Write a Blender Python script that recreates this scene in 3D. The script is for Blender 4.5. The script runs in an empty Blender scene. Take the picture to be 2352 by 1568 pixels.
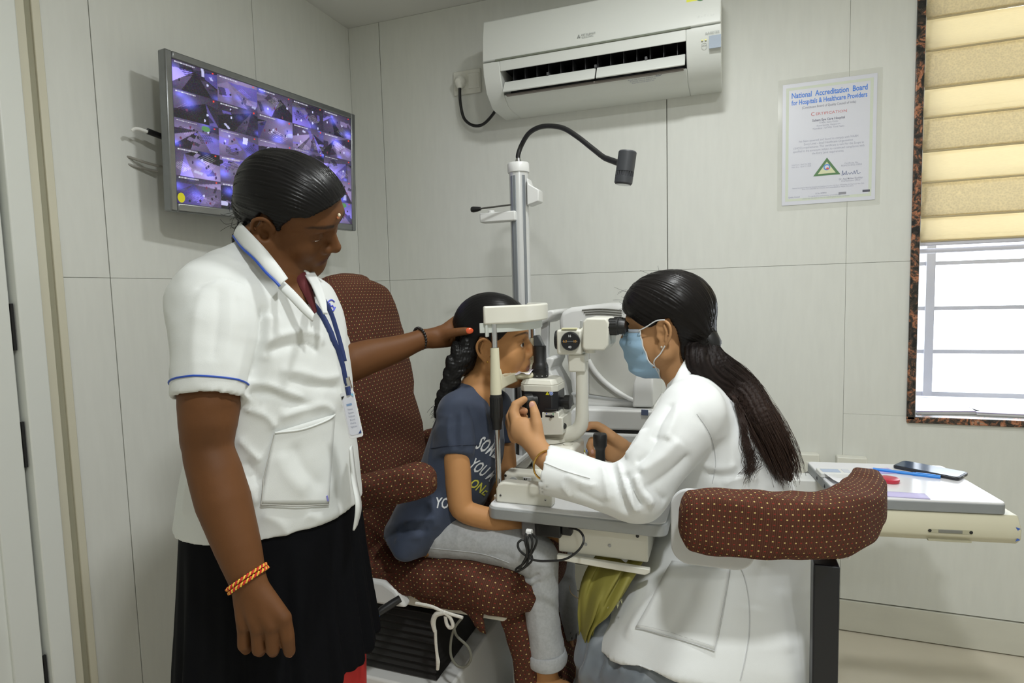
import bpy, bmesh, math, random
import numpy as np
from mathutils import Vector, Matrix
from mathutils.bvhtree import BVHTree

random.seed(7); RNG = np.random.default_rng(7)
SC = bpy.context.scene
COL = SC.collection
# ------------------------------------------------------------------ camera
YAW, PITCH, ROLL, FPX, ZC = math.radians(20.078), math.radians(4.64), math.radians(-1.5523), 1371.0, 1.258
def _basis():
    cy, sy = math.cos(YAW), math.sin(YAW)
    f = np.array([-sy*math.cos(PITCH), cy*math.cos(PITCH), -math.sin(PITCH)])
    r = np.array([cy, sy, 0.0]); u = np.cross(r, f); c, s = math.cos(ROLL), math.sin(ROLL)
    return c*r + s*u, -s*r + c*u, f
CR, CU, CF = _basis()
cam = bpy.data.cameras.new('camera'); cam.sensor_width = 36.0; cam.lens = FPX*36.0/2352.0
cam.clip_start = 0.05
co = bpy.data.objects.new('camera', cam); COL.objects.link(co)
M = Matrix.Identity(4)
for i in range(3):
    M[i][0], M[i][1], M[i][2] = CR[i], CU[i], -CF[i]
M[2][3] = ZC
co.matrix_world = M; SC.camera = co
# ------------------------------------------------------------------ view and world
SC.view_settings.view_transform = 'Standard'; SC.view_settings.look = 'None'
SC.view_settings.gamma = 1.0; SC.view_settings.use_curve_mapping = False
SC.view_settings.exposure = 0.10
SC.cycles.max_bounces = 8; SC.cycles.diffuse_bounces = 5; SC.cycles.use_denoising = True
W = bpy.data.worlds.new('sky'); SC.world = W; W.use_nodes = True
W.node_tree.nodes['Background'].inputs[0].default_value = (0.86, 0.93, 1.0, 1)
W.node_tree.nodes['Background'].inputs[1].default_value = 4.5
def area(name, loc, size, power, color, rot=(0, 0, 0), shape='DISK', sy=None, spread=None):
    l = bpy.data.lights.new(name, 'AREA'); l.shape = shape; l.size = size; l.energy = power; l.color = color
    if sy: l.size_y = sy
    if spread: l.spread = spread
    o = bpy.data.objects.new(name, l); o.location = loc; o.rotation_euler = rot; COL.objects.link(o); return o
LAMP = (0.965, 0.99, 0.985)
area('ceiling_or_fill_lamp', (-0.08, 1.28, 2.43), 0.15, 12.0, LAMP)
area('ceiling_or_fill_lamp', (0.24, 0.24, 2.43), 0.15, 18.5, LAMP)
area('ceiling_or_fill_lamp', (0.9, -1.1, 2.43), 0.20, 9.0, LAMP)  # unseen fill lamp added behind the camera to brighten the near side

# ------------------------------------------------------------------ frames: L has x = camera right, y = level forward, z up
CY, SY = math.cos(YAW), math.sin(YAW)
L2W = np.array([[CY, -SY, 0], [SY, CY, 0], [0, 0, 1.0]])
RZ = L2W.T                                   # columns: the room axes seen in L
def P(px, py, d):
    w = (CF + CR*(px-1176)/FPX - CU*(py-784)/FPX)*d
    return RZ @ w + np.array([0, 0, ZC])
def PW(px, py, d): return L2W @ P(px, py, d)
def wallY(px, py, Y):
    r = CF + CR*(px-1176)/FPX - CU*(py-784)/FPX
    return r*(Y/r[1]) + np.array([0, 0, ZC])
def wallX(px, py, X):
    r = CF + CR*(px-1176)/FPX - CU*(py-784)/FPX
    return r*(X/r[0]) + np.array([0, 0, ZC])
def atZ(px, py, z):
    r = CF + CR*(px-1176)/FPX - CU*(py-784)/FPX
    return RZ @ (r*((z-ZC)/r[2])) + np.array([0, 0, ZC])
def unit(v):
    v = np.asarray(v, float); return v/np.linalg.norm(v)
def proj(V):
    q = (np.asarray(V) @ L2W.T) - np.array([0, 0, ZC])
    z = q @ CF
    return 1176 + FPX*(q @ CR)/z, 784 - FPX*(q @ CU)/z
def rot(yaw, pitch, roll):
    y, p, r = map(math.radians, (yaw, pitch, roll))
    cy, sy, cp, sp, cr, sr = math.cos(y), math.sin(y), math.cos(p), math.sin(p), math.cos(r), math.sin(r)
    return np.array([[cy, -sy, 0], [sy, cy, 0], [0, 0, 1]]) @ np.array([[cp, 0, sp], [0, 1, 0], [-sp, 0, cp]]) @ np.array([[1, 0, 0], [0, cr, -sr], [0, sr, cr]])
def frame(w, hint=(0, 0, 1)):
    w = unit(w); u = np.cross(hint, w)
    if np.linalg.norm(u) < 1e-4: u = np.cross((0, 1, 0), w)
    u = unit(u); return u, np.cross(w, u), w
def spline(pts, n=8, closed=False):
    p = np.asarray(pts, float); m = len(p); out = []
    rng = range(m if closed else m-1)
    for i in rng:
        a, b, c, d = (p[(i-1) % m], p[i], p[(i+1) % m], p[(i+2) % m]) if closed else (p[max(i-1, 0)], p[i], p[i+1], p[min(i+2, m-1)])
        for k in range(n):
            t = k/n
            out.append(0.5*((2*b) + (-a+c)*t + (2*a-5*b+4*c-d)*t*t + (-a+3*b-3*c+d)*t**3))
    if not closed: out.append(p[-1])
    return np.array(out)
# ------------------------------------------------------------------ materials
class X:
    """tiny wrapper so node maths can be written as formulas"""
    def __init__(s, nt, sock): s.nt, s.s = nt, sock
    def op(s, kind, *a):
        n = s.nt.nodes.new('ShaderNodeMath'); n.operation = kind
        for i, v in enumerate((s,)+a):
            if isinstance(v, X): s.nt.links.new(v.s, n.inputs[i])
            else: n.inputs[i].default_value = v
        return X(s.nt, n.outputs[0])
    def __add__(s, o): return s.op('ADD', o)
    def __sub__(s, o): return s.op('SUBTRACT', o)
    def __mul__(s, o): return s.op('MULTIPLY', o)
    def __truediv__(s, o): return s.op('DIVIDE', o)
    def fr(s): return s.op('FRACT')
    def fl(s): return s.op('FLOOR')
    def sin(s): return s.op('SINE')
    def lt(s, o): return s.op('LESS_THAN', o)
    def gt(s, o): return s.op('GREATER_THAN', o)
def nd(nt, t, **kw):
    n = nt.nodes.new(t)
    for k, v in kw.items():
        if k.startswith('i_'):
            key = k[2:]; key = int(key) if key.isdigit() else key.replace('_', ' ')
            n.inputs[key].default_value = v
        else: setattr(n, k, v)
    return n
def mixc(nt, fac, a, b):
    n = nt.nodes.new('ShaderNodeMix'); n.data_type = 'RGBA'
    for key, v in ((0, fac), (6, a), (7, b)):
        if isinstance(v, X): nt.links.new(v.s, n.inputs[key])
        elif isinstance(v, bpy.types.NodeSocket): nt.links.new(v, n.inputs[key])
        else: n.inputs[key].default_value = v if key == 0 else (*v[:3], 1)
    return n.outputs[2]
MATS = {}
def mat(name, col=(.8, .8, .8), rough=.5, metal=0., nscale=0., namp=.06, bump=0., bscale=200., stretch=(1, 1, 1), emit=None, es=1., trans=0., alpha=1., spec=.5, coat=0., attr=False, sheen=0., sss=0., aniso=0.):
    if name in MATS: return MATS[name]
    m = bpy.data.materials.new(name); m.use_nodes = True; nt = m.node_tree; b = nt.nodes['Principled BSDF']
    b.inputs['Base Color'].default_value = (*col, 1); b.inputs['Roughness'].default_value = rough; b.inputs['Metallic'].default_value = metal
    b.inputs['Specular IOR Level'].default_value = spec; b.inputs['Coat Weight'].default_value = coat
    b.inputs['Transmission Weight'].default_value = trans; b.inputs['Alpha'].default_value = alpha
    b.inputs['Sheen Weight'].default_value = sheen
    if sss:
        b.inputs['Subsurface Weight'].default_value = sss; b.inputs['Subsurface Radius'].default_value = (.012, .005, .003); b.inputs['Subsurface Scale'].default_value = .6
    if aniso: b.inputs['Anisotropic'].default_value = aniso
    base = None
    tc = nd(nt, 'ShaderNodeTexCoord'); mp = nd(nt, 'ShaderNodeMapping'); mp.inputs['Scale'].default_value = stretch
    nt.links.new(tc.outputs['Object'], mp.inputs['Vector'])
    if attr:
        a = nd(nt, 'ShaderNodeAttribute', attribute_name='Col'); base = a.outputs['Color']
    if nscale:
        n = nd(nt, 'ShaderNodeTexNoise', i_Scale=nscale, i_Detail=4.0); nt.links.new(mp.outputs[0], n.inputs['Vector'])
        f = (X(nt, n.outputs['Fac'])-.5)*(2*namp)+1.0
        vm = nd(nt, 'ShaderNodeVectorMath', operation='SCALE')
        if base is not None: nt.links.new(base, vm.inputs[0])
        else: vm.inputs[0].default_value = col
        nt.links.new(f.s, vm.inputs['Scale']); base = vm.outputs[0]
    if base is not None: nt.links.new(base, b.inputs['Base Color'])
    if bump:
        n = nd(nt, 'ShaderNodeTexNoise', i_Scale=bscale, i_Detail=3.0); nt.links.new(mp.outputs[0], n.inputs['Vector'])
        bp = nd(nt, 'ShaderNodeBump', i_Strength=bump, i_Distance=.002); nt.links.new(n.outputs['Fac'], bp.inputs['Height']); nt.links.new(bp.outputs[0], b.inputs['Normal'])
    if emit:
        b.inputs['Emission Color'].default_value = (*emit, 1); b.inputs['Emission Strength'].default_value = es
    MATS[name] = m; return m
# ------------------------------------------------------------------ objects
ORG = {}
def setp(o, label=None, cat=None, group=None, kind=None):
    if label: o['label'] = label
    if cat: o['category'] = cat
    if group: o['group'] = group
    if kind: o['kind'] = kind
    return o
def thing(name, label, cat, at, group=None, kind=None, world=False):
    o = bpy.data.objects.new(name, None); o.empty_display_size = .02
    p = np.asarray(at, float); p = p if world else L2W @ p
    o.location = p; COL.objects.link(o); ORG[o.name] = p
    return setp(o, label, cat, group, kind)
def mk(name, V, F, m, parent=None, smooth=True, uv=None, col=None, world=False, label=None, cat=None, group=None, kind=None, bevel=0., bseg=2, sharp=35., solid=0., sub=0):
    V = np.asarray(V, float)
    Wv = V if world else V @ L2W.T
    if parent is not None: org = ORG[parent.name]
    else:
        org = (Wv.min(0)+Wv.max(0))/2; org = np.array([org[0], org[1], Wv[:, 2].min()])
    me = bpy.data.meshes.new(name)
    if isinstance(F, np.ndarray):
        me.vertices.add(len(Wv)); me.vertices.foreach_set('co', (Wv-org).astype(np.float32).ravel())
        nf, k = F.shape; me.loops.add(nf*k); me.loops.foreach_set('vertex_index', F.astype(np.int32).ravel())
        me.polygons.add(nf); me.polygons.foreach_set('loop_start', np.arange(0, nf*k, k, dtype=np.int32)); me.update(calc_edges=True)
    else:
        me.from_pydata((Wv-org).tolist(), [], [list(map(int, f)) for f in F]); me.update()
    if uv is not None:
        l = me.uv_layers.new(name='UVMap'); vi = np.zeros(len(me.loops), np.int32); me.loops.foreach_get('vertex_index', vi)
        u = np.asarray(uv, np.float32)
        u = u if len(u) == len(vi) and len(u) != len(V) else u[vi]
        l.data.foreach_set('uv', u.ravel())
    if col is not None:
        a = me.attributes.new('Col', 'FLOAT_COLOR', 'POINT'); c = np.ones((len(V), 4), np.float32); c[:, :3] = col
        a.data.foreach_set('color', c.ravel())
    o = bpy.data.objects.new(name, me); COL.objects.link(o)
    if m is not None: me.materials.append(m)
    if parent is not None: o.parent = parent
    else: o.location = org
    ORG[o.name] = org
    if smooth:
        me.polygons.foreach_set('use_smooth', np.ones(len(me.polygons), bool))
        if sharp: me.set_sharp_from_angle(angle=math.radians(sharp))
    if solid:
        md = o.modifiers.new('thickness', 'SOLIDIFY'); md.thickness = solid; md.offset = 0
    if bevel:
        md = o.modifiers.new('edge', 'BEVEL'); md.width = bevel; md.segments = bseg; md.limit_method = 'ANGLE'; md.angle_limit = math.radians(40)
        md.use_clamp_overlap = True
    if sub:
        md = o.modifiers.new('smooth', 'SUBSURF'); md.levels = sub; md.render_levels = sub
    return setp(o, label, cat, group, kind)
class MB:
    def __init__(s): s.v, s.f, s.uv, s.n = [], [], [], 0
    def add(s, v, f, uv=None):
        v = np.asarray(v, float); s.v.append(v); s.f += [[i+s.n for i in q] for q in f]; s.n += len(v)
        s.uv.append(np.zeros((len(v), 2)) if uv is None else np.asarray(uv, float)); return s
    def box(s, c, size, R=None):
        h = np.asarray(size)/2.; v = np.array([[x, y, z] for x in (-1, 1) for y in (-1, 1) for z in (-1, 1)], float)*h
        if R is not None: v = v @ np.asarray(R).T
        return s.add(v+np.asarray(c), [(0, 1, 3, 2), (4, 6, 7, 5), (0, 4, 5, 1), (2, 3, 7, 6), (0, 2, 6, 4), (1, 5, 7, 3)])
    def loft(s, rings, cap=True, closed=True, uv=None):
        n = len(rings[0]); v = np.concatenate(rings); f = []; m = n if closed else n-1
        for i in range(len(rings)-1):
            for j in range(m):
                k = (j+1) % n; f.append((i*n+j, i*n+k, (i+1)*n+k, (i+1)*n+j))
        if cap and closed:
            f.append(tuple(range(n))[::-1]); f.append(tuple(range((len(rings)-1)*n, len(rings)*n)))
        return s.add(v, f, uv)
    def tube(s, pts, r, seg=12, n=0, cap=True, flat=None, closed=False):
        p = np.asarray(pts, float); r = np.broadcast_to(np.asarray(r, float), (len(p),)).copy()
        if n:
            q = spline(p, n, closed); t = np.linspace(0, len(p)-1, len(q)) if not closed else np.arange(len(q))/n
            r = np.interp(t, range(len(p)), r); p = q
        T = np.gradient(p, axis=0)
        if closed: T = np.roll(p, -1, 0)-np.roll(p, 1, 0)
        T /= np.linalg.norm(T, axis=1)[:, None]+1e-12
        u = frame(T[0])[0]; rings = []
        a = np.linspace(0, 2*math.pi, seg, endpoint=False)
        for i in range(len(p)):
            u = unit(u-T[i]*(u @ T[i])); w = np.cross(T[i], u); k = flat or (1, 1)
            rings.append(p[i]+r[i]*(k[0]*np.cos(a)[:, None]*u+k[1]*np.sin(a)[:, None]*w))
        if closed: rings.append(rings[0])
        return s.loft(rings, cap and not closed)
    def cyl(s, a, b, r, r2=None, seg=24): return s.tube([a, b], [r, r if r2 is None else r2], seg)
    def lathe(s, prof, o, axis=(0, 0, 1), seg=28):
        u, w, ax = frame(axis); a = np.linspace(0, 2*math.pi, seg, endpoint=False)
        rings = [np.asarray(o)+ax*h+r*(np.cos(a)[:, None]*u+np.sin(a)[:, None]*w) for r, h in prof]
        return s.loft(rings)
    def prism(s, poly, o, ax, ay, az, depth):
        p = np.asarray(poly, float); ax, ay, az = map(np.asarray, (ax, ay, az)); n = len(p)
        b = np.asarray(o)+p[:, :1]*ax+p[:, 1:]*ay; v = np.concatenate([b, b+az*depth])
        f = [tuple(range(n))[::-1], tuple(range(n, 2*n))]+[(i, (i+1) % n, (i+1) % n+n, i+n) for i in range(n)]
        return s.add(v, f)
    def ball(s, c, r, R=None, nu=16, nv=10):
        r = np.broadcast_to(np.asarray(r, float), (3,)); rings = []
        a = np.linspace(0, 2*math.pi, nu, endpoint=False)
        for t in np.linspace(-math.pi/2+.02, math.pi/2-.02, nv):
            q = np.stack([np.cos(a)*math.cos(t), np.sin(a)*math.cos(t), np.full(nu, math.sin(t))], 1)*r
            rings.append((q if R is None else q @ np.asarray(R).T)+np.asarray(c))
        return s.loft(rings)
    def obj(s, name, m, parent=None, **k):
        if 'uv' in k and k['uv'] is True: k['uv'] = np.concatenate(s.uv)
        return mk(name, np.concatenate(s.v), s.f, m, parent, **k)
def rrect(w, h, r, n=4):
    out = []
    for cx, cy, a0 in ((w/2-r, h/2-r, 0), (-w/2+r, h/2-r, 90), (-w/2+r, -h/2+r, 180), (w/2-r, -h/2+r, 270)):
        for k in range(n+1):
            a = math.radians(a0+90*k/n); out.append((cx+r*math.cos(a), cy+r*math.sin(a)))
    return out
_tcache = {}
def text_mesh(s, size=1., shear=0., bold=0., align='CENTER', res=2):
    key = (s, shear, bold, align, res)
    if key not in _tcache:
        c = bpy.data.curves.new('t', 'FONT'); c.body = s; c.size = 1.; c.shear = shear; c.offset = bold; c.align_x = align; c.align_y = 'CENTER'; c.resolution_u = res
        o = bpy.data.objects.new('t', c); COL.objects.link(o)
        dg = bpy.context.evaluated_depsgraph_get(); me = bpy.data.meshes.new_from_object(o.evaluated_get(dg))
        v = np.zeros(len(me.vertices)*3, np.float32); me.vertices.foreach_get('co', v)
        _tcache[key] = (v.reshape(-1, 3)[:, :2].astype(float), [tuple(p.vertices) for p in me.polygons])
        bpy.data.objects.remove(o); bpy.data.curves.remove(c); bpy.data.meshes.remove(me)
    v, f = _tcache[key]; return v*size, f
def text(mb, s, size, o, ax, ay, width=None, **k):
    v, f = text_mesh(s, size, **k)
    if not len(v): return mb
    if width:
        v = v*np.array([width/(v[:, 0].max()-v[:, 0].min()), 1])
    return mb.add(np.asarray(o)+v[:, :1]*np.asarray(ax)+v[:, 1:]*np.asarray(ay), f)
# ------------------------------------------------------------------ smooth solids on a grid (bodies, clothes, hair)
def smin(a, b, k):
    if k <= 0: return np.minimum(a, b)
    h = np.maximum(k-np.abs(a-b), 0)/k
    return np.minimum(a, b)-h*h*k*.25
class Solid:
    def __init__(s): s.ops = []
    def op(s, f, lo, hi, k=.01, mode='u'):
        s.ops.append((f, np.asarray(lo, float), np.asarray(hi, float), k, mode)); return s
    def rc(s, a, b, r1, r2=None, k=.01, mode='u', T=None, flat=None):
        a, b = np.asarray(a, float), np.asarray(b, float); r2 = r1 if r2 is None else r2
        if T is not None: a, b, sc = T(a), T(b), T.s; r1, r2, k = r1*sc, r2*sc, k*sc
        ab = b-a; L = max(ab @ ab, 1e-12); m = max(r1, r2)
        def f(x, y, z):
            px, py, pz = x-a[0], y-a[1], z-a[2]
            t = np.clip((px*ab[0]+py*ab[1]+pz*ab[2])/L, 0, 1)
            return np.sqrt((px-t*ab[0])**2+(py-t*ab[1])**2+(pz-t*ab[2])**2)-(r1+(r2-r1)*t)
        return s.op(f, np.minimum(a, b)-m, np.maximum(a, b)+m, k, mode)
    def chain(s, pts, r, k=.01, n=0, mode='u', T=None):
        """a limb: round cones end to end, joined without swelling, then blended into the rest"""
        p = np.asarray(pts, float); r = np.broadcast_to(np.asarray(r, float), (len(p),))
        if n:
            q = spline(p, n); r = np.interp(np.linspace(0, len(p)-1, len(q)), range(len(p)), r); p = q
        t = Solid()
        for i in range(len(p)-1): t.rc(p[i], p[i+1], r[i], r[i+1], k, 'u', T)
        s.ops.append(([(o[0], o[1], o[2]) for o in t.ops], np.min([o[1] for o in t.ops], 0), np.max([o[2] for o in t.ops], 0), t.ops[0][3], mode)); return s
    def el(s, c, r, k=.01, R=None, mode='u', T=None):
        c = np.asarray(c, float); r = np.broadcast_to(np.asarray(r, float), (3,)).copy(); R = np.eye(3) if R is None else np.asarray(R)
        if T is not None: c = T(c); r = r*T.s; R = T.R @ R; k = k*T.s
        e = np.abs(R) @ r
        def f(x, y, z):
            px, py, pz = x-c[0], y-c[1], z-c[2]
            q = [(px*R[0, i]+py*R[1, i]+pz*R[2, i])/r[i] for i in range(3)]
            k0 = np.sqrt(q[0]**2+q[1]**2+q[2]**2); k1 = np.sqrt((q[0]/r[0])**2+(q[1]/r[1])**2+(q[2]/r[2])**2)+1e-9
            return k0*(k0-1)/k1
        return s.op(f, c-e, c+e, k, mode)
    def stack(s, st, u=(1, 0, 0), v=(0, 1, 0), k=.02, n=2., mode='u', smooth=6, end=True):
        """st: list of (centre, half-size along u, half-size along v); the sections follow w = u x v"""
        u, v = unit(u), unit(v); w = unit(np.cross(u, v))
        c = np.array([q[0] for q in st], float); ru = np.array([q[1] for q in st], float); rv = np.array([q[2] for q in st], float)
        h = c @ w; o = np.argsort(h); D = np.column_stack([h, c @ u, c @ v, ru, rv])[o]
        D = spline(D, smooth) if smooth else D
        H = D[:, 0]; mono = np.maximum.accumulate(H+np.arange(len(H))*1e-9)
        m = max(ru.max(), rv.max()); lo = c.min(0)-m; hi = c.max(0)+m
        def f(x, y, z):
            hw = x*w[0]+y*w[1]+z*w[2]; a = x*u[0]+y*u[1]+z*u[2]; b = x*v[0]+y*v[1]+z*v[2]
            cu, cv, fu, fv = (np.interp(hw, mono, D[:, i]) for i in (1, 2, 3, 4))
            q = (np.abs((a-cu)/fu)**n+np.abs((b-cv)/fv)**n)**(1./n)
            d = (q-1)*np.minimum(fu, fv)
            if end: d = np.maximum(d, np.maximum(hw-mono[-1], mono[0]-hw))
            return d
        return s.op(f, lo, hi, k, mode)
    def half(s, p, nrm, k=.005, lo=None, hi=None):
        """keep the side the normal points away from"""
        p = np.asarray(p, float); nrm = unit(nrm)
        f = lambda x, y, z: -((x-p[0])*nrm[0]+(y-p[1])*nrm[1]+(z-p[2])*nrm[2])
        return s.op(f, lo if lo is not None else (-9, -9, -9), hi if hi is not None else (9, 9, 9), k, 's')
    def mesh(s, res=.004, zones=((), (), ()), pad=.03, smooth=1, lo=None, hi=None, field=None):
        us = [o for o in s.ops if o[4] == 'u']
        lo = np.min([o[1] for o in us], 0)-pad if lo is None else np.asarray(lo, float)
        hi = np.max([o[2] for o in us], 0)+pad if hi is None else np.asarray(hi, float)
        ax = []
        for i in range(3):
            x, a = lo[i], []
            while x < hi[i]+res:
                a.append(x); r = res
                for z0, z1, zr in zones[i]:
                    if z0 <= x <= z1: r = min(r, zr)
                    elif z0-6*res < x < z0: r = min(r, max(zr, (z0-x)/3))
                x += r
            ax.append(np.array(a, np.float32))
        V = np.full([len(a) for a in ax], pad, np.float32)
        for f, l, h, k, mode in s.ops:
            mg = k+2*res+.004
            i0 = [int(np.searchsorted(ax[i], l[i]-mg)) for i in range(3)]; i1 = [int(np.searchsorted(ax[i], h[i]+mg)) for i in range(3)]
            sl = tuple(slice(a, b) for a, b in zip(i0, i1))
            if any(b <= a for a, b in zip(i0, i1)): continue
            if isinstance(f, list):
                d = np.full(V[sl].shape, pad+k, np.float32)
                for g, gl, gh in f:
                    j0 = [max(int(np.searchsorted(ax[i], gl[i]-mg))-i0[i], 0) for i in range(3)]; j1 = [int(np.searchsorted(ax[i], gh[i]+mg))-i0[i] for i in range(3)]
                    if any(q <= p for p, q in zip(j0, j1)): continue
                    ss = tuple(slice(p, q) for p, q in zip(j0, j1)); x, y, z = (ax[i][j0[i]+i0[i]:j1[i]+i0[i]].reshape([-1 if m == i else 1 for m in range(3)]) for i in range(3))
                    d[ss] = np.minimum(d[ss], g(x, y, z))
            else:
                x, y, z = ax[0][sl[0], None, None], ax[1][None, sl[1], None], ax[2][None, None, sl[2]]
                d = f(x, y, z).astype(np.float32)
            if mode == 'u': V[sl] = smin(V[sl], d, k)
            elif mode == 's': V[sl] = -smin(-V[sl], d, k)
            elif mode == 'i': V[sl] = -smin(-V[sl], -d, k)
        return nets(V, ax, smooth)
def nets(V, ax, smooth=1):
    ins = V < 0; nx, ny, nz = V.shape
    cnt = np.zeros((nx-1, ny-1, nz-1), np.int8)
    for a in (0, 1):
        for b in (0, 1):
            for c in (0, 1): cnt += ins[a:nx-1+a, b:ny-1+b, c:nz-1+c]
    act = (cnt > 0) & (cnt < 8); I = np.argwhere(act); ids = np.full(act.shape, -1, np.int32); ids[act] = np.arange(len(I), dtype=np.int32)
    cv = np.stack([V[I[:, 0]+a, I[:, 1]+b, I[:, 2]+c] for a in (0, 1) for b in (0, 1) for c in (0, 1)], 1)
    cc = np.array([[a, b, c] for a in (0, 1) for b in (0, 1) for c in (0, 1)], float)
    S = np.zeros((len(I), 3)); N = np.zeros(len(I))
    for i in range(8):
        for j in range(i+1, 8):
            if np.abs(cc[i]-cc[j]).sum() != 1: continue
            x = (cv[:, i] < 0) != (cv[:, j] < 0); t = cv[x, i]/(cv[x, i]-cv[x, j])
            S[x] += cc[i]+t[:, None]*(cc[j]-cc[i]); N[x] += 1
    Q = I+S/N[:, None]
    vert = np.stack([np.interp(Q[:, i], np.arange(len(ax[i])), ax[i]) for i in range(3)], 1)
    F = []
    for axis in range(3):
        a = np.moveaxis(ins, axis, 0); e = np.argwhere(a[:-1] != a[1:])
        flip = a[:-1][tuple(e.T)]
        j, k = e[:, 1], e[:, 2]; n1, n2 = a.shape[1], a.shape[2]
        ok = (j > 0) & (k > 0) & (j < n1-1) & (k < n2-1); e, flip = e[ok], flip[ok]
        m = np.moveaxis(ids, axis, 0)
        q = np.stack([m[e[:, 0], e[:, 1]-1, e[:, 2]-1], m[e[:, 0], e[:, 1], e[:, 2]-1], m[e[:, 0], e[:, 1], e[:, 2]], m[e[:, 0], e[:, 1]-1, e[:, 2]]], 1)
        if axis == 1: flip = ~flip
        q[~flip] = q[~flip][:, ::-1]; F.append(q)
    F = np.concatenate(F); F = F[(F >= 0).all(1)]
    for _ in range(smooth): vert = relax(vert, F, .5)
    return vert, F
def relax(v, F, t=.5):
    acc = np.zeros_like(v); n = np.zeros(len(v))
    for i in range(4):
        for j in (1, 3):
            a, b = F[:, i], F[:, (i+j) % 4]
            for c in range(3): acc[:, c] += np.bincount(a, v[b, c], len(v))
            n += np.bincount(a, minlength=len(v))
    n[n == 0] = 1
    return v*(1-t)+t*acc/n[:, None]
def vnormals(v, F):
    fn = np.cross(v[F[:, 2]]-v[F[:, 0]], v[F[:, 3]]-v[F[:, 1]]); out = np.zeros_like(v)
    for i in range(4):
        for c in range(3): out[:, c] += np.bincount(F[:, i], fn[:, c], len(v))
    return out/(np.linalg.norm(out, axis=1)[:, None]+1e-12)
def segdist(p, a, b):
    ab = b-a; t = np.clip(((p-a) @ ab)/(ab @ ab+1e-12), 0, 1); return np.linalg.norm(p-a-t[:, None]*ab, axis=1), t
def folds(v, F, lst, near=None):
    """press cloth folds into a surface: each fold is a curve of 3-D points, a width and a height"""
    n = vnormals(v, F); off = np.zeros(len(v))
    for pts, wid, amp in lst:
        c = spline(pts, 5) if len(pts) > 2 else np.asarray(pts, float)
        lo, hi = c.min(0)-3*wid-.02, c.max(0)+3*wid+.02
        m = np.where(((v > lo) & (v < hi)).all(1))[0]
        if not len(m): continue
        best = np.full(len(m), 9.); tt = np.zeros(len(m))
        for i in range(len(c)-1):
            d, t = segdist(v[m], c[i], c[i+1]); u = d < best; best[u] = d[u]; tt[u] = (i+t[u])/(len(c)-1)
        fade = np.clip(np.minimum(tt, 1-tt)*6+.15, 0, 1)
        off[m] += amp*np.exp(.35-np.sqrt((best/wid*1.35)**2+.12))*fade
    return v+n*off[:, None]
def vnoise(p, seed):
    rg = np.random.default_rng(seed); L = rg.uniform(-1, 1, (32, 32, 32)); i = np.floor(p).astype(int); f = p-i; f = f*f*(3-2*f); out = 0
    for a in (0, 1):
        for b in (0, 1):
            for c in (0, 1):
                w = (f[:, 0] if a else 1-f[:, 0])*(f[:, 1] if b else 1-f[:, 1])*(f[:, 2] if c else 1-f[:, 2]); out = out+w*L[(i[:, 0]+a) % 32, (i[:, 1]+b) % 32, (i[:, 2]+c) % 32]
    return out
def crumple(v, F, amp=.003, scale=.08, seed=1, stretch=(1, 1, 1), mask=None):
    """natural unevenness of worn cloth: soft swells with a few creases"""
    q = v/scale*np.asarray(stretch); w = np.stack([vnoise(q*.7+7*k, seed+k) for k in range(3)], 1)*.8
    h = (1-np.abs(vnoise(q+w, seed+5))*2.2)*.55+vnoise(q*2.1+w, seed+6)*.30+(1-np.abs(vnoise(q*1.9+w*1.3+3, seed+8))*2.4)*.25
    if mask is not None: h = h*mask
    return v+vnormals(v, F)*(h*amp)[:, None]
class TF:
    """local frame -> L"""
    def __init__(s, o, R, sc=1.): s.o, s.R, s.s = np.asarray(o, float), np.asarray(R, float), sc
    def __call__(s, p): return s.o+s.R @ (np.asarray(p, float)*s.s)
    def all(s, P_): return s.o+(np.asarray(P_, float)*s.s) @ s.R.T
    def inv(s, P_): return ((np.asarray(P_, float)-s.o) @ s.R)/s.s
def bvh(v, F): return BVHTree.FromPolygons([tuple(p) for p in v], [tuple(map(int, f)) for f in F])
def press(mb_v, tree, d, lift=.001, maxd=.3):
    """lay points on a surface along direction d"""
    d = Vector(unit(d)); out = []; last = None
    for p in mb_v:
        h = tree.ray_cast(Vector(p)-d*maxd, d, 2*maxd)
        if h[0] is None:
            q = tree.find_nearest(Vector(p)); out.append(np.array(q[0])+np.array(q[1])*lift)
        else: out.append(np.array(h[0])-np.array(d)*lift)
    return np.array(out)
# ------------------------------------------------------------------ the room (room axes: X along the back wall, Y into it, Z up)
XL, XR, YB, YF, ZT = -1.60, 1.95, 2.36, -2.1, 2.451
m_panel = mat('wall_panel', (.73, .74, .695), .55, nscale=9, namp=.05, stretch=(6, 6, 1), bump=.05, bscale=420)
m_joint = mat('panel_joint', (.13, .125, .10), .9)
m_paint = mat('wall_paint', (.72, .72, .68), .6, nscale=4, namp=.02)
m_ceil = mat('ceiling_paint', (.74, .74, .71), .7, nscale=3, namp=.02)
m_floor = mat('floor_tile', (.66, .61, .50), .28, nscale=6, namp=.07, bump=.03, bscale=60)
m_skirt = mat('skirting_tile', (.66, .65, .57), .35, nscale=5, namp=.10, stretch=(1, 1, 3))
m_frame = mat('door_frame_paint', (.74, .76, .72), .32, nscale=5, namp=.02)
m_cream = mat('cream_strip', (.66, .63, .50), .5, nscale=8, namp=.06, stretch=(1, 1, .3))
m_dark = mat('dark_gap', (.012, .012, .012), .8)
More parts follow.
